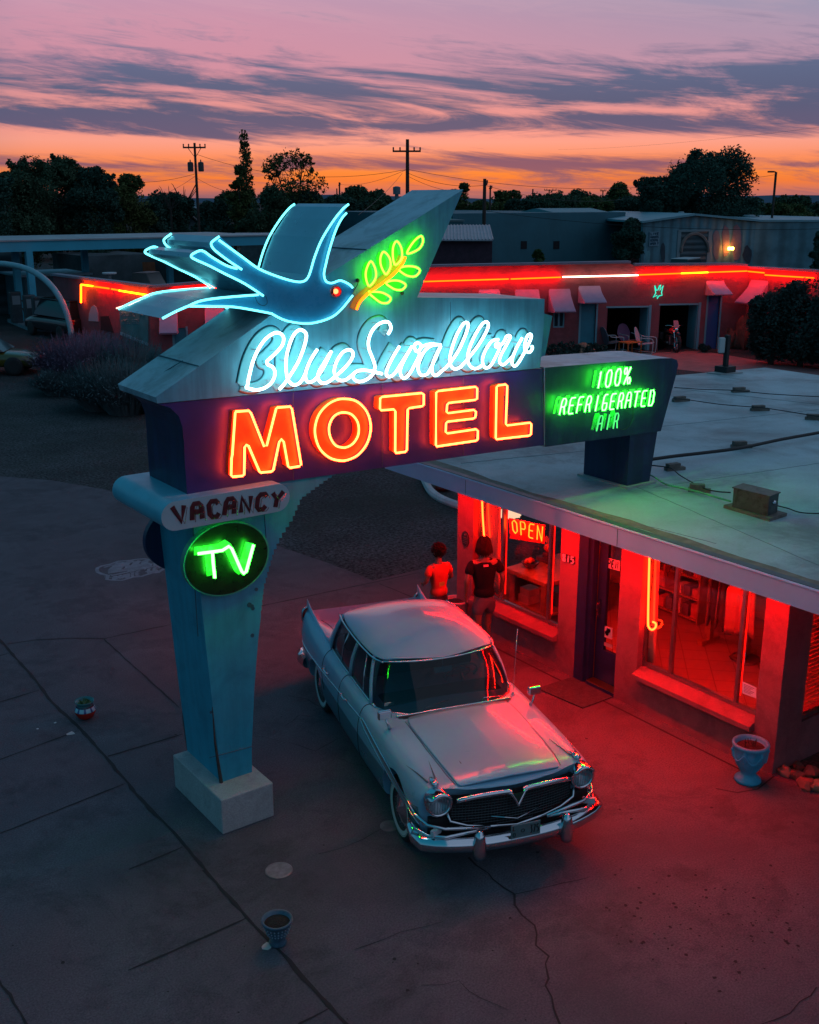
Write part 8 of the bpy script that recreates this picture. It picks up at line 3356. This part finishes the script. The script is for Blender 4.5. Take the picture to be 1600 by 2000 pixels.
def person(loc, heading, h, lab, shirt, shorts, hairc, pose, hair='bob', emblem=None):
    k = h / 1.70
    root = empty('person', loc, lab, 'person', None, heading)
    P = {}

    def s(x, y, z):
        return (x * k, y * k, z * k)
    lean = pose.get('lean', 0)
    ht = pose.get('headturn', 0)
    step = pose.get('step', .12)
    sh = .185 if hair == 'bob' else .165
    # legs: right foot forward
    feet = {'l': (-.10, -step, .0), 'r': (.10, step, .0)}
    J = {
        'pelvis': (s(0, 0, .93), (.135 * k, .10 * k)), 'waist': (s(0, .01, 1.06), (.125 * k, .085 * k)), 'chest': (s(0, .02 + lean * .5, 1.24), (.15 * k, .10 * k)),
        'neckb': (s(0, .01 + lean, 1.415), (.075 * k, .06 * k)), 'neck': (s(0, .02 + lean, 1.47), (.048 * k, .05 * k)), 'headb': (s(0, .035 + lean, 1.535), (.062 * k, .072 * k)),
        'head': (s(0, .03 + lean, 1.60), (.078 * k, .095 * k)), 'crown': (s(0, .02 + lean, 1.655), (.055 * k, .068 * k))}
    L = [('pelvis', 'waist'), ('waist', 'chest'), ('chest', 'neckb'), ('neckb', 'neck'), ('neck', 'headb'), ('headb', 'head'), ('head', 'crown')]
    for sd_, sg in (('l', -1), ('r', 1)):
        fx, fy, _ = feet[sd_]
        J['hip' + sd_] = (s(sg * .095, 0, .88), .088 * k)
        J['knee' + sd_] = (s(sg * .095, fy * .5 + .03, .48), .055 * k)
        J['ank' + sd_] = (s(fx, fy, .09), .036 * k)
        J['heel' + sd_] = (s(fx, fy - .04, .045), .036 * k)
        J['toe' + sd_] = (s(fx * 1.15, fy + .17, .03), (.038 * k, .024 * k))
        L += [('pelvis', 'hip' + sd_), ('hip' + sd_, 'knee' + sd_), ('knee' + sd_, 'ank' + sd_), ('ank' + sd_, 'heel' + sd_), ('ank' + sd_, 'toe' + sd_)]
        el_, wr = pose['elbow_' + sd_], pose['wrist_' + sd_]
        J['sho' + sd_] = (s(sg * sh, .01 + lean * .9, 1.365), .056 * k)
        J['elb' + sd_] = (s(*el_), .040 * k)
        J['wri' + sd_] = (s(*wr), .026 * k)
        L += [('chest', 'sho' + sd_), ('sho' + sd_, 'elb' + sd_), ('elb' + sd_, 'wri' + sd_)]
        # palm and fingers
        w_ = Vector(wr)
        d = (w_ - Vector(el_)).normalized()
        fwd_ = Vector((0, 1, -.15)).normalized()
        fwd_ = (fwd_ - d * fwd_.dot(d)).normalized()
        pm = w_ + d * .055
        J['palm' + sd_] = (s(*pm), (.034 * k, .020 * k))
        L.append(('wri' + sd_, 'palm' + sd_))
        nrm = d.cross(fwd_).normalized()
        for fi, (off, ln) in enumerate(((.030, .070), (.010, .080), (-.010, .074), (-.028, .058))):
            b_ = pm + fwd_ * off + d * .028
            m_ = b_ + d * ln * .55 + nrm * (.004 * -sg)
            e_ = m_ + d * ln * .35 + fwd_ * .012 + nrm * (.016 * -sg)
            J['f%d%sa' % (fi, sd_)] = (s(*b_), .0095 * k)
            J['f%d%sb' % (fi, sd_)] = (s(*m_), .0085 * k)
            J['f%d%sc' % (fi, sd_)] = (s(*e_), .007 * k)
            L += [('palm' + sd_, 'f%d%sa' % (fi, sd_)), ('f%d%sa' % (fi, sd_), 'f%d%sb' % (fi, sd_)), ('f%d%sb' % (fi, sd_), 'f%d%sc' % (fi, sd_))]
        t0 = w_ + d * .025 + fwd_ * .03
        t1 = t0 + fwd_ * .022 + d * .035
        J['t' + sd_ + 'a'] = (s(*t0), .011 * k)
        J['t' + sd_ + 'b'] = (s(*t1), .009 * k)
        L += [('palm' + sd_, 't' + sd_ + 'a'), ('t' + sd_ + 'a', 't' + sd_ + 'b')]
    skinned('body', J, L, M_skin, root, sub=2)
    # face details, turned with the head
    hc_ = Vector(J['head'][0])
    rot = Matrix.Rotation(ht, 3, 'Z')

    def hp(x, y, z):
        return hc_ + rot @ (Vector((x, y, z)) * k)
    g_ = MB()
    g_.sphere(hp(0, .098, -.012), .013 * k, .020 * k, .024 * k, 10, 8)
    g_.sphere(hp(0, .088, -.062), .03 * k, .012 * k, .010 * k, 10, 6)
    for sg in (-1, 1):
        g_.sphere(hp(sg * .083, .0, -.01), .012 * k, .020 * k, .032 * k, 10, 8)
    g_.build('face', M_skin, root, smooth=True, local=False)
    for sg in (-1, 1):
        g_ = MB()
        g_.sphere(hp(sg * .030, .086, .012), .014 * k, .010 * k, .009 * k, 10, 6)
        g_.build('eye', mat('eye_dark', (.03, .02, .02), .2), root, smooth=True, local=False)
    # shirt
    J2, L2 = {}, []
    e = .027 * k
    for a in ('pelvis', 'waist', 'chest', 'neckb'):
        p_, r2 = J[a]
        J2[a] = (p_, (r2[0] + e * (1.3 if a != 'neckb' else .5), r2[1] + e * (1.5 if a != 'neckb' else .5)))
    J2['neckb'] = (s(0, .012 + lean, 1.405), (.115 * k, .088 * k))
    J2['hem'] = (s(0, 0, pose.get('hem', .84)), (.170 * k, .130 * k))
    L2 = [('hem', 'pelvis'), ('pelvis', 'waist'), ('waist', 'chest'), ('chest', 'neckb')]
    for sd_ in 'lr':
        J2['sho' + sd_] = (J['sho' + sd_][0], .070 * k)
        q_ = Vector(J['sho' + sd_][0]).lerp(Vector(J['elb' + sd_][0]), .72)
        J2['slv' + sd_] = (tuple(q_), .070 * k)
        L2 += [('chest', 'sho' + sd_), ('sho' + sd_, 'slv' + sd_)]
    sh_o = skinned('shirt', J2, L2, shirt, root, sub=2, root=1)
    # shorts
    J3 = {'pelvis': (s(0, 0, .94), (.150 * k, .118 * k)), 'low': (s(0, 0, .86), (.155 * k, .12 * k))}
    L3 = [('pelvis', 'low')]
    for sd_, sg in (('l', -1), ('r', 1)):
        fy = feet[sd_][1]
        J3['th' + sd_] = (s(sg * .098, fy * .12 + .01, .74), .110 * k)
        J3['cuff' + sd_] = (s(sg * .105, fy * .36 + .02, pose.get('cuff', .56)), .098 * k)
        L3 += [('low', 'th' + sd_), ('th' + sd_, 'cuff' + sd_)]
    skinned('shorts', J3, L3, shorts, root, sub=2)
    # shoes
    for sd_ in 'lr':
        a_, b_ = Vector(J['heel' + sd_][0]), Vector(J['toe' + sd_][0])
        skinned('shoe', {'a': (tuple(a_ + Vector((0, -.012, .002)) * k), (.048 * k, .045 * k)), 'b': (tuple(a_.lerp(b_, .5)), (.052 * k, .042 * k)), 'c': (tuple(b_ + Vector((0, .02, .005)) * k), (.046 * k, .030 * k))},
                [('a', 'b'), ('b', 'c')], mat('shoe_dark', (.04, .03, .035), .7), root)
    # hair: strands laid over the skull
    rng = random.Random(int(h * 100))
    g_ = MB()
    cap_r = (.092, .108, .100)
    g_.sphere(hp(0, -.014, .022), cap_r[0] * 1.06 * k, cap_r[1] * k, cap_r[2] * k, 20, 14)
    if hair == 'bob':
        g_.sphere(hp(0, -.045, -.055), .094 * k, .074 * k, .085 * k, 18, 12)
        for i in range(260):
            a = rng.uniform(-2.6, 2.6)
            ph = rng.uniform(.15, 1.35)
            r3 = Vector((math.sin(a) * .098, -math.cos(a) * .112, 0))
            p0 = hp(r3.x * math.sin(ph), r3.y * math.sin(ph) - .012, .022 + .112 * math.cos(ph))
            p1 = hp(r3.x * 1.08, r3.y * 1.08 - .014, -.01 + rng.uniform(-.01, .01))
            p2 = hp(r3.x * 1.12 + rng.uniform(-.02, .02), r3.y * 1.05 - .02, -.07 - rng.uniform(.0, .08) * (1 - abs(a) / 4))
            g_.tube(spline([p0, p1, p2], 3), .006 * k, 4, rads=[.007 * k] * 4 + [.006 * k, .004 * k, .0015 * k], cap=False)
    else:
        for i in range(420):
            d = Vector((rng.gauss(0, 1), rng.gauss(-.15, 1), rng.gauss(.35, 1))).normalized()
            if d.y > .75 and d.z < .3:
                continue
            p0 = hp(d.x * .088, d.y * .104 - .012, d.z * .096 + .022)
            cu = Vector((rng.gauss(0, 1), rng.gauss(0, 1), rng.gauss(0, 1))).normalized() * .02
            g_.tube([p0, p0 + (rot @ (d * .02 + cu)) * k, p0 + (rot @ (d * .034 - cu * .4)) * k], .006 * k, 4, rads=[.008 * k, .007 * k, .003 * k], cap=False)
    hm = mat('hair_' + hair, hairc, .75, var=.3, vscale=30, spec=.15)
    g_.build('hair', hm, root, smooth=True, local=False)
    if emblem:
        (x0, x1_, z0, z1), em_ = emblem
        bv = BVHTree.FromPolygons([v.co for v in sh_o.data.vertices], [tuple(p2.vertices) for p2 in sh_o.data.polygons])
        g_ = MB()
        nx, nz = 7, 4
        vs = []
        for j in range(nz + 1):
            for i in range(nx + 1):
                x, z = (x0 + (x1_ - x0) * i / nx) * k, (z0 + (z1 - z0) * j / nz) * k
                hit = bv.ray_cast(Vector((x, -1, z)), Vector((0, 1, 0)))
                vs.append((x, (hit[0].y if hit[0] else -.13 * k) - .003, z))
        g_.add(vs, [(j * (nx + 1) + i, j * (nx + 1) + i + 1, (j + 1) * (nx + 1) + i + 1, (j + 1) * (nx + 1) + i) for j in range(nz) for i in range(nx)])
        g_.build('shirt_print', em_, sh_o, local=False)
    return root


c = onZ(948, 1053, 1.72)
person((c.x, c.y, 0), R(-24), 1.72, 'adult in a dark T-shirt and grey shorts walking beside the neon lit office window', mat('shirt_dark', (.008, .009, .014), .9, spec=.1), mat('shorts_grey', (.08, .08, .10), .85, var=.2, vscale=9), (.012, .007, .007),
       {'elbow_l': (-.27, -.06, 1.12), 'wrist_l': (-.26, .02, .88), 'elbow_r': (.27, -.03, 1.12), 'wrist_r': (.27, .09, .89), 'headturn': R(-18), 'lean': .02, 'step': .14}, 'bob', ((-.035, .035, 1.315, 1.345), mat('print_pink', (.75, .22, .30), .6)))
c = onZ(858, 1066, 1.50)
person((c.x, c.y, 0), R(-5), 1.50, 'youngster with short curly hair and an orange red T-shirt at the corner of the office', mat('shirt_orange', (.50, .035, .012), .8, var=.1, vscale=8), mat('shorts_dark', (.03, .02, .03), .85), (.012, .009, .010),
       {'elbow_l': (-.25, .0, 1.12), 'wrist_l': (-.19, .17, 1.02), 'elbow_r': (.25, .0, 1.12), 'wrist_r': (.20, .18, 1.03), 'headturn': R(10), 'lean': .0, 'step': .08, 'hem': .82}, 'curly', ((-.05, .05, 1.03, 1.10), mat('print_lime', (.30, .42, .04), .6, var=.3, vscale=40)))


# ------------------------------------------------------------------ each loose piece of a repeated small part is its own part
def split_loose(o2):
    me = o2.data
    n_ = len(me.vertices)
    par = list(range(n_))

    def find(a):
        while par[a] != a:
            par[a] = par[par[a]]
            a = par[a]
        return a
    for e_ in me.edges:
        a, b = find(e_.vertices[0]), find(e_.vertices[1])
        if a != b:
            par[a] = b
    groups = {}
    for p2 in me.polygons:
        groups.setdefault(find(p2.vertices[0]), []).append(p2)
    if len(groups) < 2 or len(groups) > 90:
        return
    first = True
    for ps in groups.values():
        idx = {}
        vs, fs, mi = [], [], []
        for p2 in ps:
            f_ = []
            for v in p2.vertices:
                if v not in idx:
                    idx[v] = len(vs)
                    vs.append(me.vertices[v].co[:])
                f_.append(idx[v])
            fs.append(f_)
            mi.append(p2.material_index)
        m2 = bpy.data.meshes.new(o2.name.split('.')[0])
        m2.from_pydata(vs, [], fs)
        for mm in me.materials:
            m2.materials.append(mm)
        m2.polygons.foreach_set('material_index', mi)
        m2.polygons.foreach_set('use_smooth', [ps[0].use_smooth] * len(fs))
        if first:
            keep, first = m2, False
        else:
            c2 = o2.copy()
            c2.data = m2
            COL.objects.link(c2)
            c2.parent = o2.parent
    o2.data = keep


SPLIT = ('seams', 'seam', 'rust_strip', 'membrane_seam', 'panel_joint', 'lead_wire', 'drip_rail', 'panel_gaps', 'paint_chips', 'fascia_joint', 'base_post', 'wing_crease', 'wiper', 'wall_lamp', 'tube_support', 'corner_bars', 'window_frame', 'mural_patch')
for o2 in list(SC.objects):
    if o2.type == 'MESH' and o2.name.split('.')[0] in SPLIT:
        split_loose(o2)
